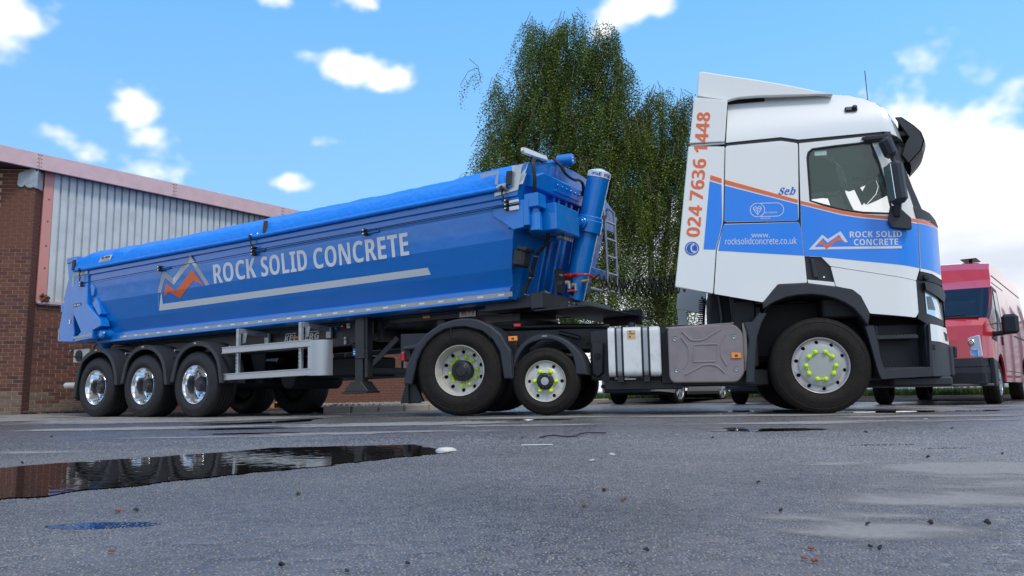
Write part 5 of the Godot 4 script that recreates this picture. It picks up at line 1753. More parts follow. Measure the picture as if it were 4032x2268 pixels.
	for k in 7:
		mo.cyl(Vector3(6.21, 3.12 + 0.05 * sin(TAU * k / 7), 0.33 + 0.05 * cos(TAU * k / 7)), Vector3(6.228, 3.12 + 0.05 * sin(TAU * k / 7), 0.327 + 0.05 * cos(TAU * k / 7)), 0.012, -1, 8)
	mo.cyl(Vector3(5.9, 3.1, 0.42), Vector3(6.03, 3.11, 0.38), 0.035, -1, 14)
	put("sheet_motor", mo, M.tipper, t, T)
	plate("motor_bracket", [0.72, 3.03, 0.76, 3.085, 1.30, 3.055, 1.335, 3.04, 1.345, 3.0, 1.315, 2.975, 1.0, 3.0], -0.02, 0.02, M.white, t, 0.008, T * Transform3D(Basis(Vector3(0, 0, 1), Vector3.UP, Vector3(-1, 0, 0)), Vector3(6.05, 0, 0)))
	var hs := MB.new()
	for o in [0.0, 0.032]:
		hs.tube(spline([Vector3(6.09, 2.96, 0.92 + o), Vector3(6.1, 2.95, 1.1 + o), Vector3(6.12, 2.86, 1.19 + o), Vector3(6.13, 2.7, 1.185 + o), Vector3(6.11, 2.58, 1.16 + o), Vector3(6.09, 2.5, 1.12 + o)], 5), 0.016, 8)
		hs.tube(spline([Vector3(6.02, 3.13, 0.5 + o), Vector3(6.12, 3.02, 0.48 + o), Vector3(6.15, 2.92, 0.4 + o), Vector3(6.17, 2.88, 0.22 + o), Vector3(6.17, 2.91, 0.05 + o), Vector3(6.16, 2.88, -0.08 + o), Vector3(6.13, 2.74, -0.14 + o)], 5), 0.016, 8)
		hs.tube(spline([Vector3(6.09, 2.32, 0.98 - o), Vector3(6.14, 2.2, 0.95 - o), Vector3(6.05, 2.0, 0.80 - o), Vector3(5.9, 1.85, 0.80 - o), Vector3(5.80, 1.6, 0.80 - o), Vector3(5.70, 1.34, 0.84 - o)], 5), 0.017, 8)
	hs.tube(spline([Vector3(5.93, 1.66, 1.06), Vector3(5.95, 1.56, 1.02), Vector3(5.9, 1.58, 0.88), Vector3(5.84, 1.66, 0.82)], 5), 0.014, 8)
	hs.tube(spline([Vector3(5.92, 2.08, 1.05), Vector3(5.98, 2.03, 0.98), Vector3(6.1, 2.04, 0.8), Vector3(6.16, 2.05, 0.62)], 5), 0.01, 8)
	put("hydraulic_hose", hs, M.cable, t, T)
	var ct := MB.new()
	for q in [[5.87, 1.82], [5.79, 1.56], [5.71, 1.36]]:
		ct.box(Vector3(q[0] + 0.02, q[1], 0.79), Vector3(0.03, 0.014, 0.1), 0.003)
	put("hose_clip", ct, M.galv, t, T)
	var wl := MB.new()
	wl.box(Vector3(5.86, 1.76, 1.10), Vector3(0.16, 0.22, 0.2), 0.03, Basis(Vector3.BACK, -0.2))
	wl.box(Vector3(5.92, 1.86, 1.10), Vector3(0.13, 0.05, 0.23), 0.012, Basis(Vector3.BACK, -0.4))
	put("work_lamp", wl, M.black, t, T)
	var mf := MB.new()
	for k in 5:
		mf.cyl(Vector3(6.2, 2.075, 0.60 - k * 0.045), Vector3(6.2, 2.02, 0.60 - k * 0.045), 0.013, -1, 8, 0.003)
	mf.box(Vector3(6.17, 2.045, 0.62), Vector3(0.06, 0.03, 0.2), 0.004)
	put("grease_manifold", mf, M.rail, t, T)
	# ladder on the far half
	var la := MB.new()
	for z in [-0.72, -1.05]:
		la.tube([Vector3(6.16, 1.50, z), Vector3(6.16, 2.55, z), Vector3(6.16, 2.68, z + 0.02), Vector3(6.12, 2.73, z + 0.08 * (1 if z < -0.9 else 0))], 0.019, 8)
	for k in 5:
		la.box(Vector3(6.16, 1.53 + k * 0.245, -0.885), Vector3(0.035, 0.022, 0.33), 0.003)
	put("ladder", la, M.galv, t, T)
	var sh := MB.new()
	sh.tf = Transform3D(Basis.from_scale(Vector3(-1, 1, 1)))
	sh.plate(P([-0.45, 1.86, -1.15, 1.86, -1.15, 1.97, -0.45, 1.97]), 0.0, 0.28, 0.01)
	sh.plate(P([-0.9, 2.55, -1.3, 2.55, -1.3, 2.78, -0.9, 2.8]), 0.0, 0.14, 0.01)
	put("step_bracket", sh, M.tipper, t, F)
	var br := MB.new()
	br.beam(Vector3(6.1, 2.28, -0.35), Vector3(6.18, 2.58, -0.72), 0.03, 0.03)
	put("broom_handle", br, M.rust, t, T)
	# --- chassis
	var ch := MB.new()
	var prof := P([-3.5, 1.13, -3.5, 0.98, -0.6, 0.95, 2.9, 0.93, 2.9, 0.975, 3.18, 1.14, 3.3, 1.185, 3.4, 1.195, 5.46, 1.18, 6.0, 1.16, 6.0, 1.33, 5.4, 1.275, -3.3, 1.275])
	ch.plate(prof, 0.46, 0.55, 0.006)
	ch.plate(prof, -0.46, -0.55, 0.006)
	for s in both:
		ch.box(Vector3(-0.3, 0.945, s * 0.54), Vector3(6.0, 0.02, 0.16), 0.003)
		ch.box(Vector3(1.2, 1.268, s * 0.54), Vector3(8.6, 0.02, 0.16), 0.003)
		for x in [2.95, 3.08, 3.22]:
			ch.box(Vector3(x, 1.12, s * 0.56), Vector3(0.012, 0.28, 0.06), 0.002)
	for x in [-3.0, -1.9, -0.6, 0.7, 1.9, 2.8, 4.2, 5.4]:
		ch.box(Vector3(x, 1.12, 0), Vector3(0.12, 0.22, 1.0), 0.006)
	ch.box(Vector3(3.6, 1.2, 0), Vector3(4.6, 0.03, 0.98), 0.004)
	put("chassis", ch, M.frame, t, T)
	var hd := MB.new()
	hd.plate(P([6.0, 1.33, 6.04, 1.36, 6.04, 1.155, 6.0, 1.155]), 0.2, 1.0, 0.004)
	var fbm := MB.new()
	fbm.box(Vector3(5.98, 1.25, 0), Vector3(0.16, 0.2, 2.0), 0.01)
	fbm.box(Vector3(6.3, 1.13, 0), Vector3(0.7, 0.02, 2.0), 0.004)
	fbm.box(Vector3(6.4, 1.12, -0.6), Vector3(0.55, 0.2, 0.05), 0.006)
	fbm.box(Vector3(5.55, 1.26, 0.7), Vector3(0.8, 0.14, 0.3), 0.01)
	put("front_crossmember", fbm, M.frame, t, T)
	var fb2 := MB.new()
	for k in 9:
		fb2.cyl(Vector3(6.06, 1.28 - (k % 3) * 0.04, 0.3 - (k / 3) * 0.13), Vector3(6.075, 1.28 - (k % 3) * 0.04, 0.3 - (k / 3) * 0.13), 0.011, -1, 6)
	put("bolt_heads", fb2, M.galv, t, T)
	bx("red_marking", Vector3(6.062, 1.215, -0.42), Vector3(0.003, 0.08, 0.36), mat(0.12, 0.01, 0.015, 0.5), t, 0.0, T)
	# coupling panel for the hoses
	var cpn := MB.new()
	cpn.plate(P([0.62, 1.38, 0.62, 1.66, 0.55, 1.69, 0.12, 1.65, 0.06, 1.38, 0.2, 1.38, 0.24, 1.48, 0.34, 1.5, 0.42, 1.47, 0.45, 1.38]), 0.0, 0.02, 0.002)
	put("coupling_panel", cpn, M.frame, t, T * Transform3D(Basis(Vector3(0, 0, 1), Vector3.UP, Vector3(-1, 0, 0)), Vector3(6.06, 0, 0)))
	var cpl := MB.new()
	for q in [[0.36, 1.615, 0.09], [0.22, 1.63, 0.12]]:
		cpl.cyl(Vector3(6.05, q[1], q[0]), Vector3(6.05 + q[2], q[1], q[0]), 0.026, -1, 12, 0.004)
	cpl.tube(spline([Vector3(6.16, 1.63, 0.22), Vector3(6.26, 1.635, 0.16), Vector3(6.32, 1.60, 0.08), Vector3(6.33, 1.56, 0.06)], 5), 0.015, 8)
	cpl.box(Vector3(6.08, 1.43, 0.26), Vector3(0.08, 0.03, 0.07), 0.006)
	put("air_coupling", cpl, M.red, t, T)
	var cg := MB.new()
	for q in [[0.38, 1.52], [0.2, 1.51]]:
		cg.cyl(Vector3(6.07, q[1], q[0]), Vector3(6.13, q[1] - 0.01, q[0]), 0.035, 0.03, 12, 0.006)
		cg.box(Vector3(6.12, q[1] - 0.05, q[0]), Vector3(0.03, 0.07, 0.06), 0.008)
	cg.cyl(Vector3(6.05, 1.61, 0.44), Vector3(6.05, 1.61, 0.52), 0.016, -1, 10)
	cg.cyl(Vector3(6.2, 1.48, -0.05), Vector3(6.3, 1.45, -0.2), 0.03, 0.02, 10)
	put("electric_socket", cg, M.rail, t, T)
	var cgy := MB.new()
	cgy.cyl(Vector3(6.12, 1.56, 0.1), Vector3(6.25, 1.565, 0.08), 0.02, -1, 10)
	put("air_coupling", cgy, mat(0.55, 0.3, 0.03, 0.4), t, T)
	# weighing box
	var yb := MB.new()
	yb.box(Vector3(5.845, 1.265, 0.66), Vector3(0.215, 0.17, 0.1), 0.01)
	yb.box(Vector3(6.0, 1.255, 0.63), Vector3(0.07, 0.16, 0.09), 0.008)
	var box := put("weighing_box", yb, M.beige, t, T)
	bx("yellow_face", Vector3(5.845, 1.265, 0.712), Vector3(0.185, 0.145, 0.004), M.yellow, box, 0.001)
	bx("yellow_panel", Vector3(5.845, 1.285, 0.7155), Vector3(0.16, 0.07, 0.003), mat(0.78, 0.70, 0.10, 0.4), box, 0.001)
	bx("display", Vector3(5.835, 1.30, 0.718), Vector3(0.055, 0.014, 0.002), M.strap, box, 0.0)
	for k in 6:
		bx("button", Vector3(5.79 + k * 0.02, 1.272, 0.718), Vector3(0.007, 0.007, 0.002), M.seal, box, 0.0)
	bx("print_line", Vector3(5.845, 1.215, 0.715), Vector3(0.12, 0.01, 0.001), mat(0.5, 0.4, 0.02, 0.5), box, 0.0)
	var tri := MB.new()
	tri.plate(P([5.78, 1.36, 5.99, 1.35, 5.87, 1.43]), 0.55, 0.56, 0.001)
	put("wheel_chock", tri, M.strap, t, T)
	# red load placard
	var pk := plate("load_placard", [4.566, 1.335, 4.824, 1.338, 4.82, 1.188, 4.562, 1.192], 0.56, 0.567, M.letter, t, 0.0, T)
	bx("placard_red", Vector3(4.693, 1.263, 0.5685), Vector3(0.2, 0.115, 0.002), M.red, pk, 0.0)
	bx("placard_heading", Vector3(4.7, 1.313, 0.571), Vector3(0.14, 0.008, 0.001), M.letter, pk, 0.0)
	bx("placard_heading", Vector3(4.72, 1.297, 0.571), Vector3(0.12, 0.008, 0.001), M.letter, pk, 0.0)
	for c in 2:
		for r in 6:
			bx("placard_entry", Vector3(4.69 + c * 0.058, 1.28 - r * 0.0125, 0.571), Vector3(0.042, 0.0075, 0.001), M.letter, pk, 0.0)
	bx("small_plate", Vector3(4.925, 1.262, 0.562), Vector3(0.13, 0.024, 0.004), M.letter, t, 0.0, T)
	for q in [[4.012, 1.241], [5.248, 1.344], [0.33, 1.06], [1.5, 1.13], [-0.35, 1.13]]:
		var lm := MB.new()
		lm.plate(rounded([q[0] - 0.062, q[1] - 0.018, q[0] + 0.062, q[1] - 0.018, q[0] + 0.062, q[1] + 0.018, q[0] - 0.062, q[1] + 0.018], 0.018), 0.62 if q[0] > 5 else 0.55, 0.64 if q[0] > 5 else 0.575, 0.006)
		put("side_marker", lm, M.amber, t, T)
	var ml := MB.new()
	ml.plate(rounded([5.34, 1.31, 5.44, 1.31, 5.44, 1.35, 5.34, 1.35], 0.018), 0.62, 0.64, 0.006)
	put("front_marker", ml, M.lens, t, T)
	plate("marker_bracket", [5.31, 1.36, 5.46, 1.36, 5.76, 1.28, 5.74, 1.2, 5.5, 1.27, 5.31, 1.29], 0.60, 0.62, M.frame, t, 0.003, T)
	# name board on the chassis, connectors
	letters("lettering", "KEL-BERG", M.letter, Vector3(1.628, 1.125, 0.557), 0.72, 0.095, liv, Basis(), "Droid Sans", true, 0.2)
	bx("name_bar", Vector3(1.39, 1.195, 0.556), Vector3(0.22, 0.012, 0.003), M.letter, t, 0.0, T)
	bx("name_bar", Vector3(1.88, 1.195, 0.556), Vector3(0.22, 0.012, 0.003), M.letter, t, 0.0, T)
	var con := MB.new()
	con.box(Vector3(2.59, 1.26, 0.57), Vector3(0.07, 0.04, 0.03), 0.01)
	con.box(Vector3(2.59, 1.21, 0.57), Vector3(0.07, 0.04, 0.03), 0.01)
	con.box(Vector3(2.575, 1.235, 0.57), Vector3(0.035, 0.08, 0.03), 0.008)
	for y in [1.05, 1.0, 0.965]:
		con.cyl(Vector3(2.53, y, 0.55), Vector3(2.53, y, 0.585), 0.02, -1, 10, 0.004)
	put("air_valve", con, M.letter, t, T)
	for q in [[2.49, 1.225, M.red], [2.36, 1.205, M.bluetag]]:
		var kn := MB.new()
		kn.cyl(Vector3(q[0], q[1], 0.55), Vector3(q[0], q[1], 0.60), 0.024, -1, 10, 0.005)
		put("valve_knob", kn, q[2], t, T)
	# landing legs
	for s in both:
		var lg := MB.new()
		lg.box(Vector3(3.06, 1.0, s * 0.78), Vector3(0.17, 0.58, 0.16), 0.01)
		lg.box(Vector3(3.03, 0.62, s * 0.78), Vector3(0.14, 0.46, 0.13), 0.008)
		lg.box(Vector3(3.16, 0.9, s * 0.78), Vector3(0.05, 0.9, 0.12), 0.006)
		lg.beam(Vector3(3.13, 0.60, s * 0.72), Vector3(3.45, 1.0, s * 0.5), 0.05, 0.07)
		lg.beam(Vector3(2.95, 0.86, s * 0.72), Vector3(2.72, 0.93, s * 0.6), 0.05, 0.08)
		lg.plate(P([2.93, 0.40, 3.12, 0.40, 3.25, 0.26, 2.80, 0.26]), s * 0.68, s * 0.9, 0.008)
		lg.box(Vector3(3.02, 0.25, s * 0.79), Vector3(0.46, 0.025, 0.28), 0.004)
		var leg := put("landing_leg", lg, M.frame, t, T)
		if s > 0:
			bx("leg_label", Vector3(2.965, 0.81, 0.853), Vector3(0.055, 0.10, 0.003), M.bluetag, leg, 0.0)
			bx("leg_label", Vector3(2.965, 0.82, 0.8555), Vector3(0.04, 0.012, 0.001), M.letter, leg, 0.0)
			bx("leg_label", Vector3(2.965, 0.79, 0.8555), Vector3(0.035, 0.018, 0.001), M.letter, leg, 0.0)
			var lb := MB.new()
			for k in 12:
				lb.cyl(Vector3(3.165, 0.55 + k * 0.06, 0.84), Vector3(3.165, 0.55 + k * 0.06, 0.846), 0.008, -1, 6)
			put("leg_holes", lb, M.dark, leg)
	var xb := MB.new()
	xb.box(Vector3(3.0, 0.56, 0), Vector3(0.08, 0.09, 1.5), 0.008)
	xb.beam(Vector3(3.0, 0.56, -0.76), Vector3(4.3, 0.6, -0.9), 0.05, 0.09)
	put("leg_crossbar", xb, M.frame, t, T)
	# side guards
	for s in both:
		var sg := group_node("side_guard", t, T)
		for y in [0.955, 0.555]:
			var gb := MB.new()
			gb.box(Vector3(1.55, y, s * 1.19), Vector3(1.86, 0.10, 0.028), 0.006)
			for e in [-0.04, 0.04]:
				gb.box(Vector3(1.55, y + e, s * 1.205), Vector3(1.86, 0.018, 0.014), 0.005)
			put("guard_rail", gb, M.rail, sg)
		var ge := MB.new()
		var arcp := PackedVector2Array()
		for k in 11:
			var an := lerpf(0.0, PI / 2, k / 10.0)
			arcp.append(Vector2(2.46 + 0.22 * sin(an), 1.205 - 0.22 * (1 - cos(an))))
		for k in 10:
			var p := arcp[k]
			var q := arcp[k + 1]
			var n0 := Vector3(sin(lerpf(0, PI / 2, k / 10.0)), 0, s * cos(lerpf(0, PI / 2, k / 10.0)))
			var n1 := Vector3(sin(lerpf(0, PI / 2, (k + 1) / 10.0)), 0, s * cos(lerpf(0, PI / 2, (k + 1) / 10.0)))
			ge.quads(Vector3(p.x, 0.50, s * p.y), Vector3(q.x, 0.50, s * q.y), Vector3(q.x, 0.995, s * q.y), Vector3(p.x, 0.995, s * p.y), n0, n1, n1, n0)
			ge.quad(Vector3(p.x, 0.995, s * p.y), Vector3(q.x, 0.995, s * q.y), Vector3(2.46, 0.995, s * 0.985), Vector3(2.46, 0.995, s * 0.985))
		ge.box(Vector3(2.445, 0.7475, s * 1.195), Vector3(0.05, 0.495, 0.022), 0.003)
		put("guard_end", ge, M.rail, sg)
		for x in [0.91, 2.22]:
			var gp := MB.new()
			gp.box(Vector3(x, 0.90, s * 1.14), Vector3(0.055, 0.74, 0.05), 0.004)
			gp.beam(Vector3(x, 1.235, s * 1.12), Vector3(x + 0.02, 1.20, s * 0.62), 0.06, 0.075, 0.004)
			gp.box(Vector3(x + 0.02, 1.15, s * 0.60), Vector3(0.09, 0.16, 0.05), 0.004)
			gp.plate(P([x + 0.03, 1.2, x + 0.12, 1.2, x + 0.09, 1.06, x + 0.03, 1.04]), s * 1.08, s * 1.09, 0.002)
			var post := put("guard_post", gp, M.galv, sg)
			var sl := MB.new()
			for k in 6:
				sl.box(Vector3(x - 0.012, 0.64 + k * 0.055, s * 1.166), Vector3(0.01, 0.028, 0.003), 0.0)
			put("slots", sl, M.dark, post)
	# air tanks and axle gear between the wheels
	var ax := MB.new()
	for k in 3:
		ax.cyl(Vector3(-1.31 * k, 0.49, -1.0), Vector3(-1.31 * k, 0.49, 1.0), 0.075, -1, 16)
		for s in both:
			ax.box(Vector3(-1.31 * k + 0.25, 0.62, s * 0.5), Vector3(0.7, 0.1, 0.1), 0.02)
			ax.cyl(Vector3(-1.31 * k - 0.3, 0.65, s * 0.5), Vector3(-1.31 * k - 0.3, 0.9, s * 0.5), 0.14, -1, 16)
	ax.cyl(Vector3(1.25, 0.55, -0.6), Vector3(1.25, 0.55, 0.5), 0.15, -1, 20, 0.03)
	ax.box(Vector3(1.9, 0.72, -0.2), Vector3(1.3, 0.3, 0.7), 0.03)
	put("axle_gear", ax, M.dark, t)
	# wheels and mudguards
	for k in 3:
		for s in both:
			wheel(t, Vector3(-1.31 * k, 0.493, 1.2 * s), 0.512, "trailer", s < 0)
			var x0 := -1.31 * k
			var mg := MB.new()
			var path := PackedVector2Array()
			if k == 2:
				path = smooth_path([x0 + 0.655, 0.52, x0 + 0.62, 0.72, x0 + 0.50, 0.95, x0 + 0.30, 1.10, x0 + 0.05, 1.14, x0 - 0.24, 1.06, x0 - 0.44, 0.90, x0 - 0.55, 0.55, x0 - 0.575, 0.31], 3)
			else:
				path = smooth_path([x0 + 0.67, 0.50, x0 + 0.58, 0.85, x0 + 0.36, 1.07, x0 + 0.05, 1.137, x0 - 0.23, 1.07, x0 - 0.42, 0.89, x0 - 0.53, 0.54], 3)
			if s > 0:
				mg.sweep(path, 0.82, 1.245, 0.018)
				var lip := path.duplicate()
				for q in range(path.size() - 1, -1, -1):
					lip.append(path[q] + (Vector2(x0, 0.5) - path[q]).normalized() * 0.055)
				mg.plate(lip, 1.22, 1.25, 0.01)
			else:
				mg.sweep(path, -1.245, -0.82, 0.018)
			var g := put("mudguard", mg, M.plastic, t)
			if s > 0:
				bx("guard_clip", Vector3(x0 + 0.03, 1.125, 1.252), Vector3(0.055, 0.02, 0.004), M.rail, g, 0.002)
				var gt2 := MB.new()
				gt2.tube([Vector3(x0 + 0.34, 1.05, 0.75), Vector3(x0 + 0.64, 1.05, 0.80)], 0.022, 8)
				gt2.tube([Vector3(x0 + 0.64, 1.05, 0.55), Vector3(x0 + 0.64, 1.05, 1.1)], 0.018, 8)
				put("guard_bracket", gt2, M.strap, g)
				var ins := MB.new()
				ins.plate(P([x0 + 0.5, 0.95, x0 + 0.62, 0.6, x0 + 0.66, 0.5, x0 + 0.8, 0.5, x0 + 0.84, 1.0, x0 + 0.6, 1.05]), 0.55, 0.57, 0.0)
				put("splash_panel", ins, M.black, g)
	# rear odds and ends
	bx("mud_flap", Vector3(-3.17, 0.45, 1.0), Vector3(0.02, 0.36, 0.44), M.black, t)
	bx("control_box", Vector3(-3.56, 1.08, 0.86), Vector3(0.5, 0.24, 0.16), M.cream, t, 0.01)
	var cbk := MB.new()
	cbk.cyl(Vector3(-3.62, 1.075, 0.94), Vector3(-3.62, 1.075, 0.955), 0.105, -1, 26)
	cbk.box(Vector3(-3.62, 1.06, 0.965), Vector3(0.22, 0.03, 0.03), 0.008, Basis(Vector3.BACK, -0.05))
	cbk.tube([Vector3(-3.8, 1.09, 0.86), Vector3(-3.9, 1.17, 0.86), Vector3(-4.0, 1.19, 0.86)], 0.028, 8)
	put("rotary_switch", cbk, M.seal, t)
	bx("arm_lamp", Vector3(-4.0, 1.19, 0.87), Vector3(0.05, 0.035, 0.06), M.rail, t, 0.008)
	var pp := MB.new()
	pp.lathe([Vector2(0.042, 0.0), Vector2(0.052, 0.0), Vector2(0.052, 0.7), Vector2(0.0, 0.7), Vector2(0.042, 0.6), Vector2(0.042, 0.0)], 22, MB.along(Vector3(-4.05, 0.55, 0.9), Vector3(-3.35, 0.555, 0.9)))
	put("document_tube", pp, M.cream, t)
	var cab := MB.new()
	cab.tube(spline([Vector3(-2.55, 1.38, 1.0), Vector3(-3.1, 1.25, 0.95), Vector3(-3.25, 1.1, 0.9), Vector3(-3.22, 0.98, 0.9)], 6), 0.012, 6)
	cab.tube(spline([Vector3(-2.4, 1.3, 0.8), Vector3(-2.0, 1.22, 0.7), Vector3(-1.6, 1.25, 0.62), Vector3(-0.9, 1.22, 0.58)], 6), 0.014, 6)
	cab.tube(spline([Vector3(-2.5, 1.33, 1.0), Vector3(-2.75, 1.2, 0.9), Vector3(-2.7, 1.05, 0.8)], 6), 0.008, 6)
	put("wiring", cab, M.cable, t)

# coiled air lines between trailer and cab
func coil(called: String, a: Vector3, b: Vector3, sag: float, turns: int, r: float, wire: float, lead := 0.06) -> MB:
	var mb := MB.new()
	var d := (b - a)
	var x := d.normalized()
	var y := Vector3.UP
	var z := x.cross(y).normalized()
	y = z.cross(x)
	var pts := []
	var n := turns * 12
	pts.append(a)
	for i in n + 1:
		var u := float(i) / n
		var p := a + d * lerpf(lead, 1.0 - lead, u) - Vector3.UP * sag * 4.0 * u * (1.0 - u)
		var an := TAU * i / 12.0
		pts.append(p + y * cos(an) * r + z * sin(an) * r)
	pts.append(b)
	mb.tube(pts, wire, 6)
	return mb

func build_hoses() -> void:
	var tl := Transform3D(Basis(Vector3.UP, -0.54202), Vector3(-4.3021, 0, -13.2734))
	var tr := Transform3D(Basis(Vector3.UP, -0.20276), Vector3(3.5363, 0, -9.6531))
	var a: Vector3 = tl * Vector3(6.28, 1.70, 0.1)
	var b: Vector3 = tr * Vector3(-0.95, 1.80, 0.25)
	tag(put("air_hose", coil("air_hose", a, b, 0.12, 22, 0.065, 0.0085), M.cable), "black coiled air hose stretched from trailer front to the cab back", "hose")
	tag(put("air_hose_001", coil("air_hose", a + Vector3(0.02, -0.03, -0.1), b + Vector3(0.05, -0.1, -0.15), 0.16, 18, 0.055, 0.0085), M.cable), "second coiled air hose hanging just behind and below the first one", "hose")
	for k in 2:
		var p: Vector3 = tr * Vector3(-1.17 + k * 0.12, 1.40, 0.45)
		var q: Vector3 = tr * Vector3(-1.2 + k * 0.16, 1.0, 0.35)
		tag(put("coiled_cable_%03d" % k if k else "coiled_cable", coil("c", p, q, -0.0, 14, 0.035, 0.009), M.cable), ["black coiled cable hanging under the rear edge of the white fairing", "coiled cable hanging nearer the front wheel, beside the one at the fairing edge"][k], "cable")

# ---------------------------------------------------------------- cars and van
func simple_wheel(parent: Node3D, p: Vector3, R: float, W: float, rim_r: float, far: bool, spokes: int, rmat: Material, roll := 0.0) -> void:
	var w := group_node("wheel", parent, Transform3D(Basis(Vector3.UP, PI if far else 0.0), p))
	var b := MB.new()
	var h := R - rim_r
	b.lathe([Vector2(rim_r - 0.01, -0.01), Vector2(rim_r + 0.01, 0.0), Vector2(rim_r + h * 0.5, 0.012), Vector2(R - 0.02, -0.002), Vector2(R, -0.025), Vector2(R, -W * 0.33), Vector2(R - 0.008, -W * 0.34), Vector2(R - 0.008, -W * 0.38), Vector2(R, -W * 0.39), Vector2(R, -W * 0.62), Vector2(R - 0.008, -W * 0.63), Vector2(R - 0.008, -W * 0.67), Vector2(R, -W * 0.68), Vector2(R, -W + 0.02), Vector2(R - 0.03, -W), Vector2(rim_r, -W)], 40, Transform3D(), 0.7)
	put("tyre", b, M.rubber, w)
	var r := MB.new()
	r.lathe([Vector2(rim_r, -0.02), Vector2(rim_r + 0.004, 0.0), Vector2(rim_r - 0.008, 0.003), Vector2(rim_r - 0.02, -0.015), Vector2(rim_r - 0.025, -0.12)], 36)
	for k in spokes:
		var a := TAU * k / spokes + roll
		for e in [-0.10, 0.10]:
			var d := Vector3(cos(a + e), sin(a + e), 0)
			r.beam(d * 0.04 + Vector3(0, 0, -0.01), d * (rim_r - 0.012) + Vector3(0, 0, -0.018), 0.026, 0.03, 0.006, Vector3.BACK)
	r.cyl(Vector3(0, 0, -0.06), Vector3(0, 0, 0.002), 0.062, 0.05, 18, 0.006)
	put("rim", r, rmat, w)
	var k2 := MB.new()
	k2.cyl(Vector3(0, 0, -0.15), Vector3(0, 0, -0.07), rim_r - 0.03, -1, 24)
	put("brake", k2, M.dark, w)

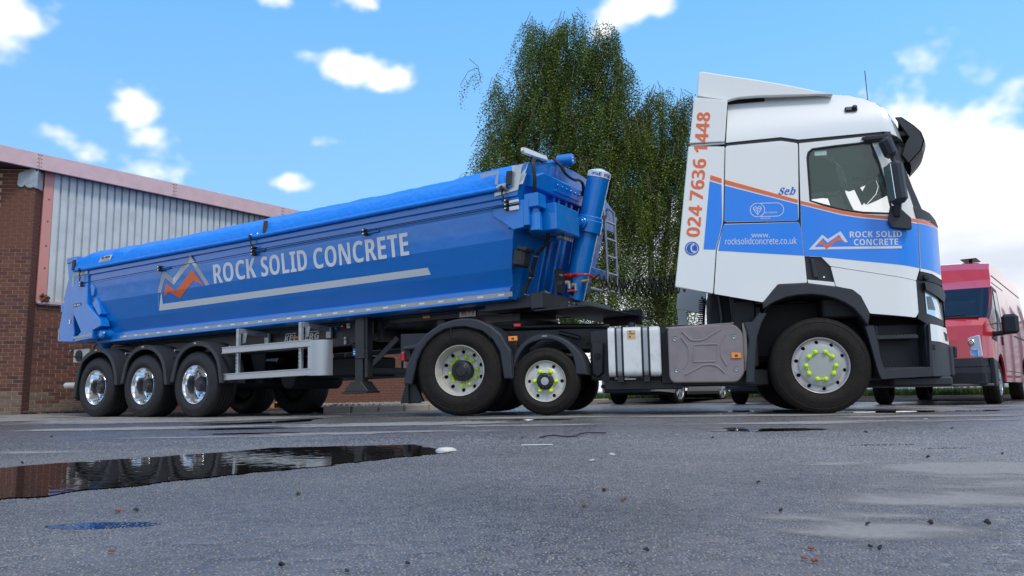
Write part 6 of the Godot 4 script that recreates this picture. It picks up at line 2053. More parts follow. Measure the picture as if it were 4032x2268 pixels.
func build_van() -> void:
	# local x forward, z = +0.95 is the side away from the truck
	var f := Vector3(-0.616, 0, 0.788)
	var r := f.cross(Vector3.UP).normalized()
	var v := group_node("delivery_van", self, Transform3D(Basis(f, Vector3.UP, r), Vector3(6.95, 0, -13.06)))
	tag(v, "dusty red high roof van with amber beacon parked to the right of the cab", "van")
	# cross sections along x: half widths at five heights
	var hw := func(x: float, y: float) -> float:
		var w := 0.95 - 0.03 * pow(maxf(0.0, 0.9 - y), 2.0) - 0.10 * pow(clampf((y - 1.15) / 1.2, 0, 1), 1.6)
		if x > 0.2:
			w -= 0.14 * pow((x - 0.2) / 0.7, 2.0)
		return w
	var side := PackedVector2Array(P([-4.3, 0.45, -4.35, 2.15, -4.2, 2.27, -0.75, 2.34, -0.45, 2.29, -0.25, 2.17, -0.12, 1.99, 0.1, 1.84, 0.62, 1.32, 0.80, 1.20, 0.86, 0.98, 0.87, 0.70, 0.40, 0.64]))
	var lower := PackedVector2Array([Vector2(0.40, 0.64)])
	lower = arc(Vector2(0, 0.36), 0.43, 40, 180, 12)
	for p in lower:
		side.append(p)
	side.append_array(P([-0.46, 0.34, -2.86, 0.34]))
	side.append_array(arc(Vector2(-3.3, 0.36), 0.43, 0, 180, 12))
	for s in [1.0, -1.0]:
		var b := MB.new()
		b.panel(side, hw, [-3.5, -2.5, -1.5, -0.5, 0.0, 0.2, 0.4, 0.6, 0.75], [0.5, 0.7, 0.9, 1.15, 1.3, 1.5, 1.7, 1.9, 2.05, 2.2], 0.03, s)
		put("body_side", b, M.redpaint, v)
		var wn := MB.new()
		wn.panel(rounded([0.60, 1.29, 0.46, 1.15, -0.42, 1.14, -0.44, 1.78, 0.0, 1.80], 0.05), hw, [0.2, 0.4], [1.3, 1.5, 1.7], 0.004, s, 0.006)
		put("side_window", wn, M.tint, v)
		var ws := MB.new()
		ws.panel(P([0.66, 1.34, 0.60, 1.30, 0.02, 1.82, -0.46, 1.80, -0.46, 1.12, 0.46, 1.12, 0.52, 1.0, 0.30, 0.96, 0.2, 1.08, -0.5, 1.08, -0.5, 1.84, 0.04, 1.87]), hw, [0.2, 0.4], [1.3, 1.5, 1.7], 0.004, s, 0.008)
		put("window_surround", ws, M.plastic, v)
		var wb := MB.new()
		wb.panel(P([0.06, 1.13, 0.12, 1.13, 0.02, 1.8, -0.04, 1.8]), hw, [], [1.5], 0.004, s, 0.012)
		put("window_bar", wb, M.plastic, v)
		var ln := MB.new()
		for q in [[-0.3, 2.06, -4.2, 2.02, 0.02], [-0.1, 1.93, -1.5, 1.92, 0.012], [-0.5, 0.92, -0.5, 1.8, 0.008], [-1.8, 0.5, -1.8, 1.8, 0.01], [-0.5, 0.52, -2.86, 0.5, 0.01], [-2.1, 1.14, -4.2, 1.14, 0.03]]:
			ln.panel(P([q[0], q[1], q[2], q[3], q[2] + (q[4] if q[0] == q[2] else 0.0), q[3] + (0.0 if q[0] == q[2] else q[4]), q[0] + (q[4] if q[0] == q[2] else 0.0), q[1] + (0.0 if q[0] == q[2] else q[4])]), hw, [-3, -2, -1, 0], [0.9, 1.15, 1.5], 0.0, s, 0.004)
		put("panel_gap", ln, M.seal, v)
		var hn := MB.new()
		hn.box(Vector3(-0.36, 1.0, s * 0.955), Vector3(0.06, 0.14, 0.03), 0.01)
		put("door_handle", hn, M.black, v)
		var mi := MB.new()
		mi.box(Vector3(0.50, 1.21, s * 1.17), Vector3(0.12, 0.30, 0.22), 0.04)
		mi.beam(Vector3(0.45, 1.07, s * 0.92), Vector3(0.48, 1.10, s * 1.2), 0.08, 0.07, 0.02)
		put("mirror", mi, M.black, v)
	# bonnet, screen, roof: strips from side to side along the front profile
	var prof := [Vector2(0.87, 0.70), Vector2(0.86, 0.98), Vector2(0.80, 1.20), Vector2(0.62, 1.32), Vector2(0.10, 1.84), Vector2(-0.12, 1.99), Vector2(-0.25, 2.17), Vector2(-0.45, 2.29), Vector2(-0.75, 2.34), Vector2(-4.2, 2.27), Vector2(-4.35, 2.15), Vector2(-4.3, 0.45)]
	for i in prof.size() - 1:
		var b := MB.new()
		var p: Vector2 = prof[i]
		var q: Vector2 = prof[i + 1]
		for k in 10:
			var s0 := -1.0 + k * 0.2
			var s1 := s0 + 0.2
			var o := func(pt: Vector2, s: float) -> Vector3:
				var bulge := (1.0 - s * s)
				return Vector3(pt.x + 0.13 * bulge * smoothstep(-0.3, 0.3, pt.x), pt.y + 0.05 * bulge * smoothstep(2.0, 2.2, pt.y), s * hw.call(pt.x, pt.y))
			b.quad_out(o.call(p, s0), o.call(p, s1), o.call(q, s1), o.call(q, s0), Vector3(-1.5, 1.2, 0))
		put(["nose", "nose", "bonnet", "windscreen", "roof_front", "roof_front", "roof_front", "roof", "roof", "rear_edge", "rear_door"][i], b, M.tint if i == 3 else M.redpaint, v)
	bx("cabin", Vector3(-0.6, 1.3, 0), Vector3(1.6, 0.7, 1.5), M.black, v, 0.05)
	for z in [0.4, -0.4]:
		bx("seat", Vector3(-0.5, 1.35, z), Vector3(0.2, 0.7, 0.45), M.plastic, v, 0.05)
	var scuttle := MB.new()
	for s in [1.0, -1.0]:
		scuttle.beam(Vector3(0.60, 1.34, s * 0.80), Vector3(0.06, 1.86, s * 0.79), 0.05, 0.03, 0.008)
	scuttle.tube([Vector3(0.66, 1.335, -0.78), Vector3(0.76, 1.34, 0), Vector3(0.66, 1.335, 0.78)], 0.022, 8)
	scuttle.tube([Vector3(0.72, 1.36, 0.1), Vector3(0.70, 1.38, -0.62)], 0.012, 6)
	put("screen_trim", scuttle, M.black, v)
	# bumper, grille and lamps
	var bp := MB.new()
	for k in 14:
		var s0 := -1.0 + k / 7.0
		var s1 := s0 + 1.0 / 7.0
		var xo := func(s: float, y: float) -> float: return 0.90 + 0.12 * (1.0 - s * s) - (0.10 if absf(s) > 0.99 else 0.0) - 0.06 * smoothstep(0.5, 0.3, y)
		for q in [[0.28, 0.48], [0.48, 0.565], [0.575, 0.70]]:
			bp.quad_out(Vector3(xo.call(s0, q[0]), q[0], s0 * 0.93), Vector3(xo.call(s1, q[0]), q[0], s1 * 0.93), Vector3(xo.call(s1, q[1]), q[1], s1 * 0.93), Vector3(xo.call(s0, q[1]), q[1], s0 * 0.93), Vector3(-1.5, 0.5, 0))
	for s in [1.0, -1.0]:
		bp.plate(P([0.42, 0.66, 0.87, 0.70, 0.80, 0.28, 0.56, 0.28, 0.5, 0.45]), s * 0.90, s * 0.955, 0.01)
	bp.box(Vector3(0.7, 0.5, 0), Vector3(0.4, 0.4, 1.7), 0.02)
	var bump := put("bumper", bp, M.plastic, v)
	var lip := MB.new()
	lip.tube([Vector3(0.82, 0.30, -0.92), Vector3(0.93, 0.30, -0.5), Vector3(0.97, 0.30, 0), Vector3(0.93, 0.30, 0.5), Vector3(0.82, 0.30, 0.92)], 0.022, 8)
	put("bumper_lip", lip, mat(0.12, 0.11, 0.10, 0.8), bump)
	var fo := MB.new()
	fo.cyl(Vector3(0.88, 0.40, 0.62), Vector3(0.945, 0.40, 0.63), 0.07, -1, 18, 0.01)
	put("fog_lamp", fo, M.seal, bump)
	bx("grille", Vector3(0.93, 0.80, 0), Vector3(0.08, 0.2, 1.0), M.plastic, v, 0.03)
	for s in [1.0, -1.0]:
		var h := MB.new()
		h.plate(rounded([s * 0.52, 0.70, s * 0.50, 0.90, s * 0.56, 0.98, s * 0.80, 1.05, s * 0.82, 0.71], 0.03), -0.03, 0.012, 0.008)
		var lamp := put("headlamp", h, mat(0.75, 0.76, 0.78, 0.22, 0.4), v, Transform3D(Basis(Vector3(0, 0, -1), Vector3.UP, Vector3(1, 0, 0)) * Basis.from_scale(Vector3(1, 1, 1)), Vector3(0.895, 0, 0)))
		var bl := MB.new()
		bl.cyl(Vector3(s * 0.68, 0.93, 0.012), Vector3(s * 0.68, 0.93, 0.02), 0.055, 0.045, 18)
		bl.box(Vector3(s * 0.67, 0.78, 0.014), Vector3(0.2, 0.10, 0.01), 0.01)
		put("reflector", bl, M.chrome, lamp)
		var am := MB.new()
		am.cyl(Vector3(s * 0.68, 0.93, 0.02), Vector3(s * 0.68, 0.93, 0.028), 0.03, 0.02, 14)
		put("indicator", am, mat(0.7, 0.35, 0.15, 0.3), lamp)
	# beacon and aerial
	var be := MB.new()
	be.lathe([Vector2(0.0, 0.15), Vector2(0.045, 0.148), Vector2(0.056, 0.135), Vector2(0.07, 0.035)], 22, Transform3D(Basis(Vector3.RIGHT, -PI / 2), Vector3(-0.55, 2.325, 0.56)))
	var bc := put("beacon_lens", be, M.amber, v)
	var bb := MB.new()
	bb.lathe([Vector2(0.066, 0.036), Vector2(0.076, 0.03), Vector2(0.076, 0.008), Vector2(0.055, -0.02), Vector2(0.0, -0.02)], 22, Transform3D(Basis(Vector3.RIGHT, -PI / 2), Vector3(-0.55, 2.325, 0.56)))
	put("beacon_base", bb, M.black, bc)
	var ae := MB.new()
	ae.tube([Vector3(-0.32, 2.25, 0.20), Vector3(-0.34, 2.40, 0.20)], 0.01, 6)
	ae.tube([Vector3(-0.34, 2.40, 0.20), Vector3(-0.40, 2.72, 0.20)], 0.003, 5)
	put("aerial", ae, M.black, v)
	bx("roof_rack", Vector3(-1.2, 2.47, -0.5), Vector3(0.5, 0.015, 0.25), M.black, v, 0.005)
	var rk := MB.new()
	rk.box(Vector3(-1.2, 2.42, -0.5), Vector3(0.05, 0.1, 0.05), 0.005)
	put("roof_rack", rk, M.black, v)
	bx("underside", Vector3(-1.7, 0.40, 0), Vector3(4.6, 0.14, 1.5), M.dark, v, 0.02)
	for q in [[0.0, 1], [0.0, -1], [-3.3, 1], [-3.3, -1]]:
		simple_wheel(v, Vector3(q[0], 0.335, q[1] * 0.91), 0.335, 0.215, 0.205, q[1] < 0, 8, M.strap)

func build_cars() -> void:
	var f := Vector3(-0.574, 0, 0.819)
	var bas := Basis(f, Vector3.UP, f.cross(Vector3.UP).normalized())
	var c := group_node("parked_car", self, Transform3D(bas, Vector3(3.01, 0, -17.95)))
	tag(c, "silver car seen under the chassis between the fuel tank and the front wheel", "car")
	var hw := func(x: float, y: float) -> float:
		var w := 0.86 - 0.05 * pow(clampf((0.5 - y) / 0.4, 0, 1), 2.0) - 0.24 * pow(clampf((y - 0.75) / 0.75, 0, 1), 1.3)
		if x > 0.3:
			w -= 0.25 * pow((x - 0.3) / 0.65, 2.0)
		if x < -2.7:
			w -= 0.15 * pow((-2.7 - x) / 0.9, 2.0)
		return w
	var side := P([-3.3, 0.35, -3.45, 0.85, -3.2, 1.0, -2.6, 1.42, -1.5, 1.52, -0.75, 1.42, 0.02, 1.0, 0.72, 0.84, 0.88, 0.6, 0.84, 0.28, 0.36, 0.24])
	side.append_array(arc(Vector2(0, 0.31), 0.36, 0, 180, 12))
	side.append_array(P([-0.38, 0.2, -2.24, 0.2]))
	side.append_array(arc(Vector2(-2.6, 0.31), 0.36, 0, 180, 12))
	for s in [1.0, -1.0]:
		var b := MB.new()
		b.panel(side, hw, [-3.2, -2.9, -2.7, -1.5, -0.5, 0.3, 0.45, 0.6, 0.75], [0.3, 0.5, 0.75, 0.95, 1.15, 1.35], 0.03, s)
		put("body_side", b, M.paint_silver, c)
		var w := MB.new()
		w.panel(P([-0.1, 0.97, -0.75, 1.34, -1.5, 1.42, -2.5, 1.34, -2.75, 0.98]), hw, [-1.5], [1.15, 1.35], 0.004, s, 0.004)
		put("side_window", w, M.tint, c)
		var sl := MB.new()
		sl.panel(P([-0.36, 0.2, -2.26, 0.2, -2.24, 0.27, -0.38, 0.27]), hw, [], [], 0.01, s, 0.006)
		put("sill", sl, M.plastic, c)
	var prof := [Vector2(0.84, 0.28), Vector2(0.88, 0.6), Vector2(0.72, 0.84), Vector2(0.02, 1.0), Vector2(-0.75, 1.42), Vector2(-1.5, 1.52), Vector2(-2.6, 1.42), Vector2(-3.2, 1.0), Vector2(-3.45, 0.85), Vector2(-3.3, 0.35)]
	for i in prof.size() - 1:
		var b := MB.new()
		for k in 10:
			var s0 := -1.0 + k * 0.2
			var s1 := s0 + 0.2
			var o := func(pt: Vector2, s: float) -> Vector3:
				return Vector3(pt.x + 0.14 * (1.0 - s * s) * smoothstep(-0.5, 0.5, pt.x), pt.y, s * hw.call(pt.x, pt.y))
			b.quad_out(o.call(prof[i], s0), o.call(prof[i], s1), o.call(prof[i + 1], s1), o.call(prof[i + 1], s0), Vector3(-1.3, 0.7, 0))
		put(["bumper", "nose", "bonnet", "windscreen", "roof", "roof", "rear_window", "boot", "rear"][i], b, M.tint if i in [3, 6] else M.paint_silver, c)
	var gr := MB.new()
	gr.box(Vector3(1.0, 0.52, 0), Vector3(0.03, 0.22, 0.9), 0.02)
	gr.box(Vector3(0.97, 0.30, 0.0), Vector3(0.06, 0.1, 1.1), 0.02)
	put("grille", gr, M.seal, c)
	var tr := MB.new()
	tr.tube(spline([Vector3(0.98, 0.62, -0.5), Vector3(1.03, 0.42, -0.42), Vector3(1.04, 0.385, -0.25), Vector3(1.05, 0.385, 0.25), Vector3(1.03, 0.42, 0.42), Vector3(0.98, 0.62, 0.5)], 5), 0.014, 6)
	put("chrome_trim", tr, M.chrome, c)
	for s in [1.0, -1.0]:
		var fl := MB.new()
		fl.cyl(Vector3(0.86, 0.40, s * 0.62), Vector3(0.93, 0.40, s * 0.62), 0.045, -1, 14)
		put("fog_lamp", fl, M.seal, c)
		bx("headlamp", Vector3(0.80, 0.68, s * 0.58), Vector3(0.16, 0.12, 0.26), M.chrome, c, 0.03)
	bx("number_plate", Vector3(1.045, 0.5, 0.0), Vector3(0.01, 0.11, 0.5), M.letter, c, 0.0)
	bx("plate_badge", Vector3(1.051, 0.5, 0.235), Vector3(0.003, 0.11, 0.045), M.bluetag, c, 0.0)
	bx("underside", Vector3(-1.3, 0.24, 0), Vector3(3.6, 0.08, 1.35), M.dark, c, 0.02)
	for q in [[0.0, 1], [0.0, -1], [-2.6, 1], [-2.6, -1]]:
		simple_wheel(c, Vector3(q[0], 0.31, q[1] * 0.80), 0.31, 0.19, 0.215, q[1] < 0, 7, M.rail, 0.2)
	var d := c.duplicate() as Node3D
	d.name = "parked_car_001"
	add_child(d)
	d.position = Vector3(5.15, 0, -15.65)
	d.set_meta("label", "dark car with only a front tyre showing, left of the truck's front wheel")
	for n in d.get_children():
		if n is MeshInstance3D and n.material_override == M.paint_silver:
			n.material_override = M.paint_dark
	for n in [c, d]:
		n.set_meta("group", "cars parked behind the truck")

# ---------------------------------------------------------------- brick building
func brick_mats() -> Array:
	var o := []
	var im := noise_img(256, 0.04, FastNoiseLite.TYPE_SIMPLEX_SMOOTH, 4, 61)
	for q in [[0.165, 0.062, 0.042], [0.185, 0.072, 0.046], [0.135, 0.05, 0.038], [0.20, 0.085, 0.055], [0.11, 0.045, 0.04], [0.175, 0.066, 0.05]]:
		var m := mat(q[0], q[1], q[2], 0.85)
		m.albedo_texture = ramp(im, [[0.0, Color(0.62, 0.6, 0.6)], [0.5, Color(0.88, 0.88, 0.88)], [1.0, Color(1, 1, 1)]])
		triplanar(m, 2.5)
		m.heightmap_enabled = true
		m.heightmap_texture = tex(im)
		m.heightmap_scale = 0.4
		o.append(m)
	# bricks under the splash line carry dried mud
	for q in [[0.22, 0.155, 0.115], [0.24, 0.18, 0.135], [0.19, 0.12, 0.09]]:
		var m: StandardMaterial3D = o[0].duplicate()
		m.albedo_color = lin(q[0], q[1], q[2])
		o.append(m)
	return o

var brick_m := []
func brick_face(wall: Node3D, x0: float, x1: float, y0: float, y1: float, z: float, limit: Callable, sd: int, first := 0.0, single := true) -> void:
	# stretcher bond on the plane z, outlines raised from the mortar; local x along, y up
	var rng := RandomNumberGenerator.new()
	rng.seed = sd
	var meshes := {}
	var rest := MB.new()
	var row := 0
	var y := y0
	while y + 0.065 <= y1 + 0.001:
		var x := x0 - (0.1125 if row % 2 else 0.0) + first
		while x < x1:
			var a := maxf(x, x0)
			var b := minf(x + 0.215, x1)
			if b - a > 0.03:
				var c := Vector2((a + b) * 0.5, y + 0.0325)
				var k := rng.randi() % 6
				var mud := smoothstep(0.62, 0.2, c.y + 0.12 * sin(c.x * 2.1) + rng.randf_range(-0.1, 0.1))
				if rng.randf() < mud:
					k = 6 + rng.randi() % 3
				var proud := rng.randf_range(-0.0015, 0.0015)
				if single and limit.call(c):
					var w := snappedf(b - a, 0.001)
					if not meshes.has(w):
						var mb := MB.new()
						mb.box(Vector3(0, 0, 0.004), Vector3(w, 0.065, 0.012), 0.003)
						meshes[w] = mb.mesh()
					putm("brick", meshes[w], brick_m[k], wall, Transform3D(Basis(), Vector3(c.x, c.y, z + proud)))
				else:
					rest.box(Vector3(c.x, c.y, z + 0.004 + proud), Vector3(b - a, 0.065, 0.012), 0.0)
			x += 0.225
		y += 0.075
		row += 1
	if rest.v.size():
		tag(put("brickwork", rest, brick_m[1], wall), "", "", "", "stuff")

func build_factory() -> void:
	brick_m = brick_mats()
	var ph := deg_to_rad(50.0)
	# local x along the wall going away, local z out of the wall towards the yard
	var fx := Vector3(cos(ph), 0, -sin(ph))
	var fz := fx.cross(Vector3.UP).normalized()
	var base := Transform3D(Basis(fx, Vector3.UP, fz), Vector3(-9.35, 0, -15.5))
	var b := group_node("factory_building", self, base)
	tag(b, "industrial building of red brick with pale ribbed cladding and a dusty pink roof edge", "building")
	var mortar := mat(0.50, 0.38, 0.28, 0.95)
	var wall := bx("brick_wall", Vector3(6.0, 1.05, -0.11), Vector3(12.2, 2.24, 0.22), mortar, b, 0.0)
	var cnt := [0]
	var lim := func(c: Vector2) -> bool:
		if (c.x < 1.25 and c.y > 0.03) and cnt[0] < 150:
			cnt[0] += 1
			return true
		return false
	brick_face(wall, -0.1, 12.0, 0.0, 2.17, 0.0, lim, 3)
	# cladding: trapezoidal sheets about a metre wide
	var clad := mat(0.56, 0.60, 0.63, 0.5)
	clad.albedo_texture = ramp(noise_img(256, 0.015, FastNoiseLite.TYPE_SIMPLEX_SMOOTH, 5, 33), [[0.0, Color(0.78, 0.78, 0.77)], [0.5, Color(0.93, 0.94, 0.94)], [1.0, Color(1, 1, 1)]])
	triplanar(clad, 0.5)
	var top := func(x: float) -> float: return 4.86 - 0.022 * (x + 0.27)
	var pink := mat(0.66, 0.46, 0.48, 0.45)
	pink.albedo_texture = ramp(noise_img(256, 0.02, FastNoiseLite.TYPE_SIMPLEX_SMOOTH, 4, 34), [[0.0, Color(0.84, 0.84, 0.84)], [1.0, Color(1, 1, 1)]])
	triplanar(pink, 0.6)
	var salmon := mat(0.56, 0.25, 0.22, 0.5)
	var x := 0.08
	var screws := MB.new()
	var rng := RandomNumberGenerator.new()
	rng.seed = 14
	for k in 12:
		var m := MB.new()
		var x1 := x + 0.915
		var path := PackedVector2Array()
		for r in 6:
			var q := x + r * 0.1525
			path.append_array(PackedVector2Array([Vector2(q, -0.01), Vector2(q + 0.012, 0.04), Vector2(q + 0.118, 0.044), Vector2(q + 0.126, -0.01)]))
		path.append(Vector2(x1 + 0.004, -0.01))
		for i in path.size() - 1:
			var p := path[i]
			var q := path[i + 1]
			m.quad_out(Vector3(p.x, 2.23, p.y), Vector3(q.x, 2.23, q.y), Vector3(q.x, top.call(q.x) + 0.12, q.y), Vector3(p.x, top.call(p.x) + 0.12, p.y), Vector3(x, 3, -1))
		put("cladding_sheet", m, clad, b)
		for r in 6:
			for yy in [2.32, 3.1, 3.55, 4.2]:
				if rng.randf() < 0.42:
					screws.cyl(Vector3(x + r * 0.1525 + 0.125, yy + 0.0, 0.0), Vector3(x + r * 0.1525 + 0.125, yy, 0.02), 0.009, -1, 6)
		x = x1
	put("cladding_screws", screws, M.rust, b)
	bx("cladding_backing", Vector3(5.6, 3.5, -0.12), Vector3(11.2, 2.6, 0.2), M.dark, b, 0.0)
	var trim := MB.new()
	trim.plate(P([-0.11, 2.21, 0.075, 2.21, 0.085, 4.95, -0.09, 4.95]), -0.02, 0.055, 0.004)
	var tr := put("corner_trim", trim, salmon, b)
	var tb := MB.new()
	for yy in [2.32, 2.9, 3.35, 3.85, 4.3]:
		tb.cyl(Vector3(0.01, yy, 0.05), Vector3(0.01, yy, 0.066), 0.014, -1, 8)
	put("trim_screw", tb, M.rust, tr)
	bx("drip_flashing", Vector3(5.6, 2.205, 0.035), Vector3(11.4, 0.06, 0.14), mat(0.55, 0.38, 0.37, 0.5), b, 0.004)
	# roof edge boards
	var joints := [-4.2, -0.27, 2.49, 5.3, 8.1, 10.9]
	for i in joints.size() - 1:
		var a: float = joints[i]
		var c: float = joints[i + 1]
		var fb := MB.new()
		fb.plate(P([a + 0.003, top.call(a) - 0.03, c - 0.003, top.call(c) - 0.03, c - 0.003, top.call(c) + 0.29, a + 0.003, top.call(a) + 0.29]), 0.2, 0.26, 0.004)
		var bd := put("roof_edge_board", fb, pink, b)
		var sc := MB.new()
		for q in [a + 0.03, c - 0.03]:
			for e in 4:
				sc.cyl(Vector3(q, top.call(q) + 0.02 + e * 0.078, 0.25), Vector3(q, top.call(q) + 0.02 + e * 0.078, 0.267), 0.011, -1, 6)
		put("board_screw", sc, M.rust, bd)
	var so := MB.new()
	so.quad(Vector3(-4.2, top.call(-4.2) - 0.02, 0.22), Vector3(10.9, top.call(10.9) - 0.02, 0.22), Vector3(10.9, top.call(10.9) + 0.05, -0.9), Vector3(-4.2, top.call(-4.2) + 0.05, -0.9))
	put("soffit", so, mat(0.10, 0.045, 0.045, 0.8), b)  # dark colour carries the shade under the roof edge
	var rf := MB.new()
	rf.quad(Vector3(-4.2, top.call(-4.2) + 0.27, 0.21), Vector3(10.9, top.call(10.9) + 0.27, 0.21), Vector3(10.9, top.call(10.9) + 0.5, -9), Vector3(-4.2, top.call(-4.2) + 0.5, -9))
	put("roof", rf, clad, b)
	bx("end_wall", Vector3(10.85, 2.5, -4.5), Vector3(0.2, 4.8, 8.8), brick_m[1], b, 0.0)
	# the brick pier stands square to the view of the yard, turned from the wall
	var p5 := deg_to_rad(5.0)
	var px := Vector3(cos(p5), 0, -sin(p5))
	var pz := px.cross(Vector3.UP).normalized()
	var pt := base.affine_inverse() * Transform3D(Basis(px, Vector3.UP, pz), Vector3(-9.395, 0, -15.16))
	var pier := bx("brick_pier", Vector3(-0.345, 2.4, -0.2), Vector3(0.69, 4.86, 0.4), mortar, b, 0.0, pt)
	var c2 := [0]
	var lim2 := func(_c: Vector2) -> bool:
		c2[0] += 1
		return c2[0] <= 150
	brick_face(pier, -0.69, 0.0, 0.02, 4.83, 0.0, lim2, 4, 0.06)
	var rb := MB.new()
	rb.tf = Transform3D(Basis(Vector3.UP, PI / 2), Vector3.ZERO)
	var yy2 := 0.02
	var row := 0
	while yy2 < 4.8:
		var zz := 0.0
		var first := 0.1025 if row % 2 else 0.215
		while zz < 0.3:
			var w := minf(first, 0.32 - zz)
			if w > 0.02:
				rb.box(Vector3(zz + w * 0.5, yy2 + 0.0325, 0.004), Vector3(w, 0.065, 0.012), 0.0)
			zz += w + 0.01
			first = 0.215
		yy2 += 0.075
		row += 1
	tag(put("brickwork", rb, brick_m[2], pier), "", "", "", "stuff")
	# bay left of the pier, its shadow painted into the near-black wall colour
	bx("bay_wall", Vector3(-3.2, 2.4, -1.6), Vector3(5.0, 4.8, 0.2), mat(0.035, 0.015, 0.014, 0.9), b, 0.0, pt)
	# lead flashing hung over the head of the pier
	var fl := MB.new()
	var sc := PackedVector2Array([Vector2(-0.32, 4.74), Vector2(-0.335, 4.52)])
	sc.append_array(PackedVector2Array([Vector2(-0.30, 4.47), Vector2(-0.25, 4.455), Vector2(-0.21, 4.475), Vector2(-0.19, 4.50), Vector2(-0.17, 4.47), Vector2(-0.12, 4.445), Vector2(-0.06, 4.44), Vector2(-0.03, 4.46), Vector2(0.02, 4.44), Vector2(0.03, 4.5), Vector2(0.03, 4.75), Vector2(-0.03, 4.86), Vector2(-0.2, 4.80)]))
	fl.plate(sc, 0.02, 0.045, 0.006)
	fl.box(Vector3(0.032, 4.62, -0.08), Vector3(0.02, 0.36, 0.22), 0.004)
	put("lead_flashing", fl, M.galv, b, pt)
	# plant or nest lodged in the angle, soil at the foot
	var ns := MB.new()
	for k in 26:
		var a := rng.randf() * TAU
		var e := rng.randf_range(-0.9, 0.9)
		var d := Vector3(cos(a) * sqrt(1 - e * e), e, sin(a) * sqrt(1 - e * e)) * 0.07
		ns.box(d + Vector3(0.02, 2.30, 0.09), Vector3(0.07, 0.03, 0.05), 0.008, Basis(Vector3(1, 0.4, 0.2).normalized(), a))
	put("rusty_vent", ns, mat(0.16, 0.06, 0.03, 0.8), b)
	var rub := MB.new()
	for k in 60:
		var q := rng.randf()
		var s := rng.randf_range(0.015, 0.05)
		rub.box(Vector3(-0.25 + q * 1.3, 0.05 + s * 0.3, 0.02 + rng.randf() * 0.12), Vector3(s * 1.4, s, s), s * 0.2, Basis(Vector3(0.3, 1, 0.2).normalized(), rng.randf() * TAU))
	var rubm := mat(0.10, 0.075, 0.06, 0.9)
	tag(put("rubble", rub, rubm, b), "", "", "", "stuff")

